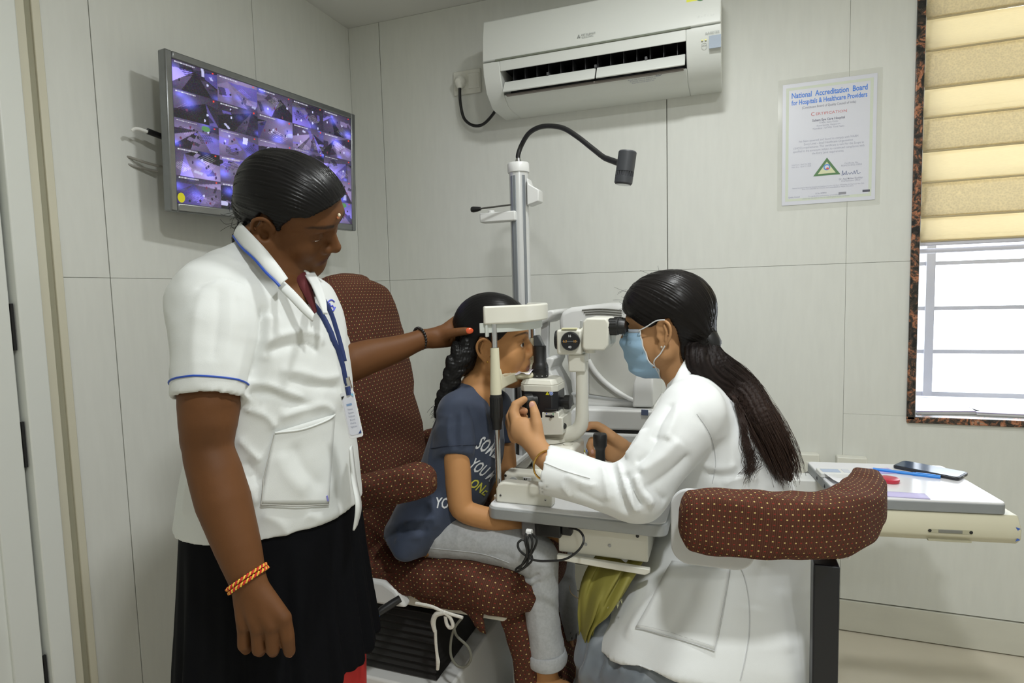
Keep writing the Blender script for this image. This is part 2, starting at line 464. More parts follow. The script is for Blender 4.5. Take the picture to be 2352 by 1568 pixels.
def panel(par, quad_axis, a0, a1, z0, z1, at, g0=.0, g1=.0, gz0=.0005, gz1=.0005, poly=None):
    """a wall board 12 mm thick; at = room-side face"""
    mb = MB()
    if quad_axis == 'x': mb.box(((a0+g0+a1-g1)/2, at+.006, (z0+gz0+z1-gz1)/2), (a1-g1-a0-g0, .012, z1-gz1-z0-gz0))
    else: mb.box((at-.006, (a0+g0+a1-g1)/2, (z0+gz0+z1-gz1)/2), (.012, a1-g1-a0-g0, z1-gz1-z0-gz0))
    return mb.obj('panel', m_panel, par, world=True, smooth=False, bevel=.0006, bseg=1)
# window opening
WX0, WX1, WZ0, WZ1, WD = .572, 1.72, .800, 2.36, .47
mb = MB()
t = .02
for x0, x1, z0, z1 in ((XL-.1, WX0, 0, ZT), (WX1, XR+.1, 0, ZT), (WX0, WX1, 0, WZ0), (WX0, WX1, WZ1, ZT)):
    mb.box(((x0+x1)/2, YB+.012+.05, (z0+z1)/2), (x1-x0, .10, z1-z0))
wb = mb.obj('wall_back', m_joint, world=True, smooth=False, kind='structure')
zj = 1.329
cols = [(XL, -1.443, 0, .0016), (-1.443, -.222, .0016, .0014), (-.222, .380, .0014, .0004), (.380, WX0, .0004, 0)]
for i, (a, b, g0, g1) in enumerate(cols):
    panel(wb, 'x', a, b, zj, ZT, YB, g0, g1); panel(wb, 'x', a, b, .12 if i < 3 else WZ0, zj, YB, g0, g1)
panel(wb, 'x', .380, XR, .12, WZ0, YB, .0004, 0, gz1=0); panel(wb, 'x', WX0, WX1, WZ1, ZT, YB); panel(wb, 'x', WX1, XR, WZ0, ZT, YB)
bs = thing('baseboard_back', None, None, (0, YB, 0), kind='structure', world=True)
for a, b in ((XL, -.822), (-.822, -.222), (-.222, .378), (.378, .978), (.978, XR)): MB().box(((a+b)/2, YB+.004, .06), (b-a-.0012, .016, .112)).obj('tile', m_skirt, bs, world=True, smooth=False, bevel=.0015)
mb = MB()
mb.box((XL-.062, (YF+YB)/2, ZT/2), (.10, YB-YF+.2, ZT))
wl = mb.obj('wall_left', m_joint, world=True, smooth=False, kind='structure')
yc = [(1.046, 1.175, 0, .0014), (1.175, 1.775, .0014, .0012), (1.775, YB, .0012, 0)]
for a, b, g0, g1 in yc:
    panel(wl, 'y', a, b, zj, ZT, XL, g0, g1); panel(wl, 'y', a, b, .0, zj, XL, g0, g1)
panel(wl, 'y', YF, .80, 0, ZT, XL)
MB().box((XR+.05, (YF+YB)/2, ZT/2), (.1, YB-YF+.2, ZT)).obj('wall_right', m_paint, world=True, smooth=False, kind='structure')
MB().box(((XL+XR)/2, YF-.05, ZT/2), (XR-XL+.2, .1, ZT)).obj('wall_front', m_paint, world=True, smooth=False, kind='structure')
MB().box(((XL+XR)/2, (YF+YB)/2, -.05), (XR-XL+.2, YB-YF+.2, .1)).obj('floor', m_floor, world=True, smooth=False, kind='structure')
MB().box(((XL+XR)/2, (YF+YB)/2, ZT+.05), (XR-XL+.2, YB-YF+.2, .1)).obj('ceiling', m_ceil, world=True, smooth=False, kind='structure')
# door frame on the left wall
tr = thing('trim_1', None, None, (XL, .97, 0), kind='structure', world=True)
MB().box((XL+.02, .945, ZT/2), (.04, .053, ZT)).obj('door_frame', m_frame, tr, world=True, bevel=.003)
MB().box((XL+.008, .9885, ZT/2), (.016, .034, ZT)).obj('cream_strip', m_cream, tr, world=True, bevel=.002)
MB().box((XL+.002, 1.015, ZT/2), (.004, .020, ZT)).obj('recess_strip', mat('recess_shade_olive', (.36, .345, .25), .7, nscale=6, namp=.1), tr, world=True)  # shade of the recess painted in as a darker olive strip
MB().box((XL+.005, 1.0355, ZT/2), (.010, .020, ZT)).obj('cover_strip', m_cream, tr, world=True, bevel=.002)
dr = thing('door_1', None, None, (XL, .55, 0), kind='structure', world=True)
MB().box((XL+.004, .55, 1.06), (.03, .725, 2.10)).obj('door_leaf', m_frame, dr, world=True, bevel=.002)
MB().box((XL+.022, .877, 1.06), (.008, .062, 2.10)).obj('edge_strip', m_frame, dr, world=True, bevel=.002)
MB().box((XL+.001, .9145, 1.2), (.004, .008, 2.4)).obj('gap', m_dark, dr, world=True)
for z in (.35, .93, 1.21, 1.85):
    MB().box((XL+.024, .9125, z), (.006, .006, .11)).obj('hinge', m_dark, dr, world=True)
# window
m_jamb = mat('window_white', (.80, .81, .83), .45)
wn = thing('window_1', None, None, (1.1, YB, WZ0), kind='structure', world=True)
mb = MB()
y0, y1 = YB+.03, YB+WD
mb.box((WX0+.01+.012, (y0+y1)/2, (WZ0+WZ1)/2), (.024, y1-y0, WZ1-WZ0)); mb.box((WX1-.01, (y0+y1)/2, (WZ0+WZ1)/2), (.02, y1-y0, WZ1-WZ0))
mb.obj('jamb', m_jamb, wn, world=True, smooth=False)
MB().box(((WX0+WX1)/2, (y0+y1)/2, WZ0-.012), (WX1-WX0, y1-y0, .02)).obj('sill', m_jamb, wn, world=True, smooth=False)
MB().box(((WX0+WX1)/2, (y0+y1)/2, WZ1+.012), (WX1-WX0, y1-y0, .02)).obj('head', m_jamb, wn, world=True, smooth=False)
m_gr = mat('granite', (.05, .04, .035), .25)
nt = m_gr.node_tree; b = nt.nodes['Principled BSDF']; tc = nd(nt, 'ShaderNodeTexCoord')
n1 = nd(nt, 'ShaderNodeTexNoise', i_Scale=26.0, i_Detail=6.0, i_Roughness=.7, i_Distortion=1.2); nt.links.new(tc.outputs['Object'], n1.inputs[0])
n2 = nd(nt, 'ShaderNodeTexNoise', i_Scale=110.0, i_Detail=4.0); nt.links.new(tc.outputs['Object'], n2.inputs[0])
rp = nd(nt, 'ShaderNodeValToRGB'); nt.links.new(n1.outputs['Fac'], rp.inputs[0])
e = rp.color_ramp.elements; e[0].position = .42; e[0].color = (.012, .011, .011, 1); e[1].position = .60; e[1].color = (.50, .19, .09, 1)
x = e.new(.5); x.color = (.06, .045, .035, 1); x = e.new(.68); x.color = (.36, .27, .20, 1)
nt.links.new(mixc(nt, X(nt, n2.outputs['Fac']).gt(.58)*.8, rp.outputs[0], (.03, .028, .025)), b.inputs['Base Color'])
t2 = thing('trim_2', None, None, (WX0, YB, WZ0), kind='structure', world=True)
MB().box((WX0+.011, YB+.012, (WZ0+WZ1)/2), (.024, .044, WZ1-WZ0+.02)).obj('granite_jamb', m_gr, t2, world=True, bevel=.002)
MB().box(((WX0+WX1)/2, YB+.012, WZ0-.010), (WX1-WX0, .044, .022)).obj('granite_sill', m_gr, t2, world=True, bevel=.002)
# window grille of flat bars
m_bar = mat('grille_paint', (.42, .42, .46), .5)
gr = thing('window_grille', 'white painted window grille of horizontal bars behind the blind', 'grille', (1.2, 2.78, WZ0), world=True)
MB().box((.741, 2.78, 1.55), (.030, .02, 1.49)).obj('upright', m_bar, gr, world=True)
MB().box((1.45, 2.78, 1.55), (.022, .02, 1.49)).obj('upright', m_bar, gr, world=True)
for i, z in enumerate((.812, .982, 1.153, 1.329, 1.50, 1.67, 1.84, 2.01, 2.18)):
    MB().box((1.16, 2.785, z), (1.0, .008, .015 if i else .018)).obj('bar', m_bar, gr, world=True)
mb = MB(); q = [(0.752+.004*math.sin(i*2.1), 2.86, 1.45-.034*i) for i in range(17)]
mb.tube(q, .0022, 6).obj('shutter_edge', mat('dark_seal', (.05, .05, .05), .8), gr, world=True)
MB().box((.757, 2.875, 1.55), (.012, .02, 1.49)).obj('shutter_frame', m_bar, gr, world=True)
# blind of alternating slats
def blind_mat(name, c, dense):
    m = bpy.data.materials.new(name); m.use_nodes = True; nt = m.node_tree; b = nt.nodes['Principled BSDF']; out = nt.nodes['Material Output']
    tc = nd(nt, 'ShaderNodeTexCoord'); mp = nd(nt, 'ShaderNodeMapping'); mp.inputs['Scale'].default_value = (1, 1, 12); nt.links.new(tc.outputs['Object'], mp.inputs[0])
    n = nd(nt, 'ShaderNodeTexNoise', i_Scale=60.0, i_Detail=2.0); nt.links.new(mp.outputs[0], n.inputs[0])
    v = nd(nt, 'ShaderNodeTexVoronoi', i_Scale=160.0); nt.links.new(tc.outputs['Object'], v.inputs[0])
    f = X(nt, n.outputs['Fac'])*.12+.92
    if dense: f = f*(X(nt, v.outputs['Distance'])*.22+.84)
    vm = nd(nt, 'ShaderNodeVectorMath', operation='SCALE'); vm.inputs[0].default_value = c; nt.links.new(f.s, vm.inputs['Scale'])
    b.inputs['Roughness'].default_value = .8; nt.links.new(vm.outputs[0], b.inputs['Base Color'])
    t = nd(nt, 'ShaderNodeBsdfTranslucent'); nt.links.new(vm.outputs[0], t.inputs[0])
    mx = nd(nt, 'ShaderNodeMixShader', i_0=.40 if dense else .52); nt.links.new(b.outputs[0], mx.inputs[1]); nt.links.new(t.outputs[0], mx.inputs[2]); nt.links.new(mx.outputs[0], out.inputs[0])
    return m
mb1, mb2 = blind_mat('blind_sheer', (.90, .82, .62), False), blind_mat('blind_patterned', (.86, .77, .56), True)
m_rail = mat('blind_rail', (.70, .70, .78), .45)
bl = thing('window_blind', 'cream fabric blind of alternating plain and patterned slats', 'blind', (1.1, 2.40, 1.36), world=True)
zs = [1.394, 1.474, 1.589, 1.691, 1.80, 1.895, 2.016, 2.118, 2.225, 2.34]
for i in range(len(zs)-1):
    rings = []
    for z, dy in ((0, .0), (.05, -.016), (.2, -.020), (.5, -.010), (.85, 0), (1.0, .004)):
        zz = zs[i]+(zs[i+1]-zs[i])*z+.001
        rings.append(np.array([(x_, YB+.045+dy+.002*math.sin(x_*9+i), zz+(x_-.6)*.004) for x_ in np.linspace(.6, 1.69, 14)]))
    MB().loft(rings, cap=False, closed=False).obj('slat', (mb1, mb2)[i % 2], bl, world=True, solid=.0012)
    MB().tube([(.6, YB+.036, zs[i]), (1.69, YB+.036, zs[i]+.004)], .0035, 8).obj('cord', mat('blind_cord', (.55, .47, .30), .8), bl, world=True)
MB().box((1.145, YB+.045, 1.387), (1.09, .016, .016)).obj('bottom_rail', m_rail, bl, world=True, bevel=.004)
MB().tube([(.6, YB+.05, 1.362), (1.69, YB+.05, 1.366)], .0085, 12).obj('bottom_tube', m_rail, bl, world=True)
# things on the sill
m_paper = mat('paper', (.80, .80, .82), .7)
def bottle(x, y):
    t = thing('plastic_bottle', 'white plastic bottle with a blue cap standing in the window corner', 'bottle', (x, y, WZ0), world=True)
    MB().lathe([(.0, .001), (.026, .001), (.028, .006), (.028, .062), (.024, .072), (.016, .078), (.016, .082)], (x, y, WZ0-.002)).obj('body', mat('milky_plastic', (.8, .8, .82), .3), t, world=True)
    MB().lathe([(.018, .078), (.0195, .08), (.0195, .098), (.017, .1), (0, .1)], (x, y, WZ0-.002)).obj('cap', mat('blue_plastic', (.03, .16, .62), .35), t, world=True)
    MB().lathe([(.0285, .058), (.0285, .064)], (x, y, WZ0)).obj('red_band', mat('red_plastic', (.6, .03, .04), .4), t, world=True)
bottle(.655, 2.70)
for i, (x, y, w, d, a, lab) in enumerate(((.70, 2.50, .20, .14, 12, 'white paper sheet lying near the blue capped bottle on the sill'), (.93, 2.47, .26, .10, -4, 'white booklet with a violet edge on the window sill'), (1.15, 2.52, .24, .16, 9, 'white paper bundle farther along the window sill'))):
    R = rot(a, 0, 0); o = MB().box((x, y, WZ0+.0045), (w, d, .011), R).obj('paper_bundle', m_paper, world=True, label=lab, cat='paper', group='papers on the window sill', smooth=False)
    MB().box((x, y-.001, WZ0+.0085), (w*1.01, d*1.01, .0015), R).obj('cover_edge', mat('violet_paper', (.45, .36, .62), .7), o, world=True)
# ------------------------------------------------------------------ television
def tv():
    yaw, tilt = math.radians(8.6), math.radians(2.9)
    n = np.array([math.cos(yaw), -math.sin(yaw), 0]); r = np.array([math.sin(yaw), math.cos(yaw), 0]); up = np.array([0, 0, 1.])
    az = unit(n*math.cos(tilt)-up*math.sin(tilt)); ay = np.cross(az, r)*1.; ax = r
    if ay[2] < 0: ay = -ay
    C = np.array([-1.419, 1.645, 1.735]); w, h = .74, .44
    R = np.stack([ax, ay, az], 1)
    t = thing('wall_television', 'silver framed flat television on the wall showing many camera views', 'television', C-ay*h/2, world=True)
    mf = mat('silver_frame', (.24, .25, .255), .28, .75, nscale=30, namp=.15)
    def q(x, y, z): return C+ax*x+ay*y+az*z
    b = .021
    for nm, (cx, cy, sx, sy) in (('frame_side', (-w/2+b/2, 0, b, h)), ('frame_side', (w/2-b/2, 0, b, h)), ('frame_top', (0, h/2-b/2, w-2*b, b)), ('frame_bottom', (0, -h/2+b*.6, w-2*b, b*1.2))):
        MB().box(q(cx, cy, -.012), (sx, sy, .034), R).obj(nm, mf, t, world=True, bevel=.004)
    MB().box(q(0, 0, -.020), (w-.02, h-.02, .022), R).obj('back_shell', mat('black_plastic', (.011, .011, .012), .4), t, world=True, bevel=.004)
    MB().box(q(0, 0, -.052), (w*.55, h*.6, .045), R).obj('rear_box', MATS['black_plastic'], t, world=True, bevel=.01)
    MB().box(q(.1, .0, -.006), (.0, .0, .0), R)
    MB().box(q(.02, 0, -.125), (.09, .16, .11), R).obj('wall_bracket', MATS['black_plastic'], t, world=True, bevel=.004)
    MB().prism([(.011*math.cos(a), .014*math.sin(a)) for a in np.linspace(0, 2*math.pi, 18, endpoint=False)], q(-w/2+.030, -h/2+.040, .0062), ax, ay, az, .001).obj('yellow_sticker', mat('yellow_sticker', (.85, .78, .02), .5), t, world=True)
    # camera mosaic: coloured points on a fine screen grid, lit from behind
    sw, sh = w-2*b, h-2.2*b; nx, ny = 420, 236
    rng = np.random.default_rng(11)
    img = np.zeros((ny, nx, 3)); yy, xx = np.mgrid[0:ny, 0:nx]
    U, V = (xx+.5)/nx*5, (1-(yy+.5)/ny)*5                       # V from the top
    purple, white, dark, grey = np.array([.19, .15, .62]), np.array([.62, .62, .95]), np.array([.018, .014, .03]), np.array([.14, .11, .22])
    for ci in range(5):
        for cj in range(5):
            m = (U >= ci) & (U < ci+1) & (V >= cj) & (V < cj+1)
            u, v = U[m]-ci, V[m]-cj
            dk = rng.uniform(.3, 1.25); c = np.tile(grey*dk, (len(u), 1))
            vx, vy = rng.uniform(.15, .85), rng.uniform(.05, .3); r_, th = np.hypot(u-vx, v-vy), np.arctan2(v-vy, u-vx)
            for k in range(rng.integers(3, 6)):                      # floors, walls and doors fan out from a vanishing point
                t0, tw = rng.uniform(-.3, 3.3), rng.uniform(.12, .55); z = np.abs(th-t0) < tw; pk = (grey*.35, purple*.75, grey*1.9, dark, purple*1.3+.04, dark)[rng.integers(0, 6)]
                c[z] = pk*rng.uniform(.6, 1.1)*(.55+.7*r_[z])[:, None]
            sx_, sy_ = rng.uniform(0, 1), rng.uniform(.1, .9); c *= (.45+1.1*np.exp(-((u-sx_)**2+(v-sy_)**2)*4))[:, None]
            for k in range(rng.integers(2, 6)):
                a = rng.uniform(-.7, .7); x0, y0 = rng.uniform(.05, .95), rng.uniform(.1, .95); wd, ht = rng.uniform(.05, .30), rng.uniform(.06, .35)
                uu = (u-x0)*math.cos(a)+(v-y0)*math.sin(a)+.5*(v-y0)**2; vv = -(u-x0)*math.sin(a)+(v-y0)*math.cos(a)
                z = (np.abs(uu) < wd/2) & (np.abs(vv) < ht/2); pk = (white, dark, dark, purple, grey*1.6)[rng.integers(0, 5)]; c[z] = c[z]*.2+pk*rng.uniform(.4, .9)
            for k in range(rng.integers(1, 4)):                      # seats, steps and railings
                x0, y0, a = rng.uniform(.1, .9), rng.uniform(.2, .9), rng.uniform(-1, 1); uu = (u-x0)*math.cos(a)+(v-y0)*math.sin(a); vv = -(u-x0)*math.sin(a)+(v-y0)*math.cos(a)
                z = (np.abs(uu) < .16) & (np.abs(vv) < .13) & (np.abs((vv*20) % 1-.5) < .22); c[z] = c[z]*rng.choice([.15, 1.8])+rng.choice([0., .10])
            for k in range(rng.integers(3, 12)):                     # people, a few dark and light specks
                x0, y0 = rng.uniform(.1, .9), rng.uniform(.2, .95); z = ((u-x0)/.022)**2+((v-y0)/.05)**2 < 1; c[z] = (dark, white*.8, np.array([.12, .03, .06]), dark)[rng.integers(0, 4)]
            for k in range(4):
                x0, y0 = rng.uniform(0, 1, 2); r2 = ((u-x0)*1.2)**2+(v-y0)**2; c += np.exp(-r2/rng.uniform(.002, .03))[:, None]*np.array([.12, .14, .85])*rng.uniform(0, 1.0)
            if rng.random() < .08:
                z = ((u-.7)**2+(v-.15)**2) < .01; c[z] = np.array([.08, .22, .08])
            z = (np.abs(u-.90) < .02) & (np.abs(v-.07) < .022); c[z] = np.array([.75, .05, .03])      # red recording mark
            z = (v > .045) & (v < .085) & (u > .06) & (u < .5) & (((u*46) % 1) < .6); c[z] = np.array([.6, .6, .7])   # time stamp
            c += rng.normal(0, .012, c.shape)
            img[m] = np.clip(c, .004, 1)
    g = lambda n_: np.linspace(-.5, .5, n_)
    gx, gy = np.meshgrid(g(nx), g(ny))
    pts = q(0, .002, .0012)+gx.reshape(-1, 1)*sw*ax+gy.reshape(-1, 1)*sh*ay
    i = (np.arange(ny-1)[:, None]*nx+np.arange(nx-1)[None]).ravel(); F = np.stack([i, i+1, i+1+nx, i+nx], 1)
    ms = bpy.data.materials.new('lit_screen'); ms.use_nodes = True; nt = ms.node_tree; bb = nt.nodes['Principled BSDF']
    a = nd(nt, 'ShaderNodeAttribute', attribute_name='Col'); nt.links.new(a.outputs['Color'], bb.inputs['Emission Color']); bb.inputs['Emission Strength'].default_value = 1.15
    bb.inputs['Base Color'].default_value = (.01, .01, .012, 1); bb.inputs['Roughness'].default_value = .25
    mk('screen', pts, F, ms, t, smooth=False, col=img.reshape(-1, 3), world=True)
    # cable with a white plug sticking out behind the left edge
    c = thing('video_cable', 'white cable end poking out behind the television edge', 'cable', q(-w/2, -.02, -.06), world=True)
    MB().tube([q(-.20, -.03, -.065), q(-w/2+.02, -.005, -.07), q(-w/2-.035, .004, -.075), q(-w/2-.05, -.004, -.08)], .005, 10, n=5).obj('wire', mat('white_cable', (.75, .75, .72), .4), c, world=True)
    MB().tube([q(-w/2+.03, -.004, -.07), q(-w/2-.012, .003, -.072)], .0085, 10).obj('plug', MATS['black_plastic'], c, world=True)
    k = MB().tube([q(-.15, -.10, -.07), q(-w/2+.02, -.085, -.09), q(-w/2-.045, -.070, -.12), q(-w/2-.045, -.09, -.12), q(-w/2+.03, -.10, -.10)], .004, 8, n=5)
    k.obj('power_cable', mat('grey_cable', (.28, .27, .24), .5), world=True, label='dark cable loop hanging behind the television by the wall', cat='cable')
tv()
# ------------------------------------------------------------------ air conditioner
def aircon():
    x0, x1 = -.862, -.027; yb = YB
    mw = mat('appliance_white', (.74, .76, .72), .32, spec=.4)
    t = thing('air_conditioner', 'white split air conditioner mounted high on the back wall', 'air conditioner', ((x0+x1)/2, yb, 1.965), world=True)
    prof_up = [(yb, 2.272), (2.165, 2.272), (2.140, 2.262), (2.126, 2.20), (2.120, 2.112), (2.15, 2.112), (yb, 2.112)]
    def side(pr, xa, xb, nm, m_, bev=.003):
        mb = MB(); mb.prism([(y, z) for y, z in pr], (xa, 0, 0), (0, 1, 0), (0, 0, 1), (1, 0, 0), xb-xa); return mb.obj(nm, m_, t, world=True, bevel=bev, smooth=True)
    side(prof_up, x0, x1, 'front_panel', mw, .004)
    # lower shell split around the outlet
    ox0, ox1 = -.795, -.137
    low = [(yb, 2.108), (2.122, 2.108), (2.126, 2.066), (2.150, 2.008), (2.205, 1.966), (2.24, 1.962), (yb, 1.962)]
    side(low, x0, ox0, 'end_cap', mw); side(low, ox1, x1, 'end_cap', mw)
    side([(yb, 2.108), (2.122, 2.108), (2.1255, 2.071), (2.133, 2.073), (2.142, 2.099), (yb, 2.100)], ox0, ox1, 'outlet_lintel', mw, .002)
    side([(2.16, 1.996), (2.205, 1.966), (2.24, 1.962), (yb, 1.962), (yb, 1.985), (2.2, 1.994)], ox0, ox1, 'outlet_lip', mw, .002)
    mdk = mat('outlet_dark', (.015, .015, .016), .6)
    MB().box(((ox0+ox1)/2, 2.27, 2.03), (ox1-ox0, .06, .09)).obj('outlet_back', mdk, t, world=True)
    MB().box(((ox0+ox1)/2, 2.22, 2.0955), (ox1-ox0, .15, .006)).obj('outlet_roof', mdk, t, world=True)
    MB().box(((ox0+ox1)/2, 2.1205, 2.110), (ox1-ox0+.03, .006, .005)).obj('panel_gap', mat('grey_gap', (.20, .22, .17), .7), t, world=True)
    R = rot(0, 0, 0); a = math.radians(-32)
    Rl = np.array([[1, 0, 0], [0, math.cos(a), -math.sin(a)], [0, math.sin(a), math.cos(a)]])
    xm = -.445
    for xa, xb in ((ox0+.006, xm), (xm+.004, ox1-.004)):
        MB().box(((xa+xb)/2, 2.143, 2.0185), (xb-xa, .006, .050), Rl).obj('louver', mw, t, world=True, bevel=.002)
    MB().box(((ox0+ox1)/2, 2.170, 1.994), (ox1-ox0-.02, .03, .006)).obj('lower_louver', mat('brown_grey', (.22, .19, .17), .5), t, world=True, bevel=.001)
    for i, x in enumerate(np.linspace(ox0+.04, ox1-.03, 14)):
        MB().box((x, 2.195, 2.062), (.0025, .07, .046)).obj('vane', mat('vane_grey', (.025, .025, .028), .6), t, world=True)
    for x in (-.62, -.445, -.27):
        MB().box((x, 2.165, 2.045), (.008, .035, .010)).obj('vane_link', mat('link_grey', (.08, .08, .085), .5), t, world=True)
    # lettering and marks on the shell
    fy = 2.1195; ax, ay = np.array([1., 0, 0]), unit((0, -.06, 1.)); mg = mat('grey_print', (.30, .32, .31), .5)
    c0 = np.array([-.492, fy+.0012, 2.142])
    mb = MB()
    for k in range(3):
        an = math.radians(90+120*k); d = np.array([math.cos(an), math.sin(an)])*.0075; e = np.array([-d[1], d[0]])*.62
        poly = [(0, 0), tuple(d*.5*1.0+e*.55), tuple(d), tuple(d*.5-e*.55)]; mb.prism(poly, c0+np.array([-.004, -.0018, 0]), ax, ay, (0, -1, 0), .0004)
    text(mb, 'MITSUBISHI', .0085, c0+np.array([.030, -.0022, .0038]), ax, ay, width=.048); text(mb, 'ELECTRIC', .0085, c0+np.array([.027, -.0016, -.0046]), ax, ay, width=.041)
    mb.obj('maker_mark', mg, t, world=True, smooth=False)
    mb = MB(); text(mb, 'INVERTER', .010, (-.055, 2.1195, 2.082), ax, ay, shear=.2, width=.044); mb.obj('lettering', mg, t, world=True, smooth=False)
    mb = MB(); text(mb, 'Re.5 Lits', .018, (-.075, 2.1215, 2.136), ax, ay, shear=.1, width=.05); mb.obj('faint_mark', mat('faint_print', (.60, .62, .58), .4), t, world=True, smooth=False)
    MB().box((-.046, 2.1235, 2.054), (.037, .003, .040)).obj('display_window', mat('pale_blue', (.36, .42, .50), .6), t, world=True)
    for x in (-.086, -.075): MB().box((x, 2.1228, 2.064), (.006, .002, .003)).obj('lamp_mark', mat('yellow_print', (.7, .65, .12), .4), t, world=True)
    mb = MB(); mb.tube([(-.080+.008*math.cos(q), 2.1245, 2.049+.0055*math.sin(q)) for q in np.linspace(0, 2*math.pi, 16)], .0006, 6); mb.obj('button_ring', mg, t, world=True)
    # small print on the lower shell
    ay2 = unit((0, .055, -.042)); ay2 = -ay2; mb = MB(); o = np.array([-.305, 2.176, 1.9865])+np.array([0, -.002, -.002])
    mb.tube([o+ax*.009*math.cos(q)*1.2+ay2*.007*math.sin(q)+ax*.075+ay2*.012 for q in np.linspace(0, 2*math.pi, 18)], .0007, 6)
    text(mb, 'S', .010, o+ax*.075+ay2*.012, ax, ay2)
    for k in range(3): text(mb, 'Read the manual before use', .006, o+ax*.02+ay2*(.004-.0065*k), ax, ay2, width=.10-.012*k)
    mb.obj('small_print', mat('violet_print', (.32, .33, .42), .5), t, world=True, smooth=False)
    # energy label at the top corner
    mb = MB().box((-.092, 2.1270, 2.211), (.086, .003, .054)); mb.obj('energy_label', mat('yellow_label', (.75, .76, .02), .45), t, world=True)
    MB().prism([(.016*math.cos(q), .016*math.sin(q)) for q in np.linspace(math.pi, 2*math.pi, 12)], (-.09, 2.1253, 2.205), (1, 0, 0), (0, 0, 1), (0, -1, 0), .0006).obj('label_mark', mat('dark_green', (.05, .2, .05), .5), t, world=True)
    # plug and cord
    s = thing('wall_socket', 'white wall socket plate beside the air conditioner', 'socket', (-1.03, yb, .828+ZC), world=True)
    ms = mat('socket_plastic', (.76, .755, .68), .35)
    MB().box((-1.027, yb-.006, 2.136), (.122, .012, .096)).obj('plate', ms, s, world=True, bevel=.003)
    MB().box((-1.055, yb-.013, 2.137), (.05, .004, .062)).obj('module', ms, s, world=True, bevel=.002)
    MB().box((-.995, yb-.013, 2.137), (.05, .004, .062)).obj('switch', ms, s, world=True, bevel=.002)
    k = thing('plug_and_cord', 'white plug with a black cord running to the air conditioner', 'plug', (-1.05, yb-.03, 2.06), world=True)
    MB().lathe([(0, 0), (.023, 0), (.025, .008), (.022, .024), (.012, .034), (0, .036)], (-1.051, yb-.016, 2.137), (0, -1, -.25)).obj('plug', ms, k, world=True)
    MB().tube([(-1.051, yb-.034, 2.125), (-1.049, yb-.036, 2.105)], [.018, .010], 14).obj('plug_neck', ms, k, world=True)
    MB().tube([(-1.049, yb-.035, 2.108), (-1.049, yb-.035, 2.05), (-1.035, yb-.035, 1.985), (-.995, yb-.04, 1.950), (-.945, yb-.05, 1.945), (-.890, yb-.07, 1.975), (-.85, yb-.10, 2.01)], .0062, 10, n=7).obj('cord', mat('black_rubber', (.010, .010, .010), .45), k, world=True)
aircon()
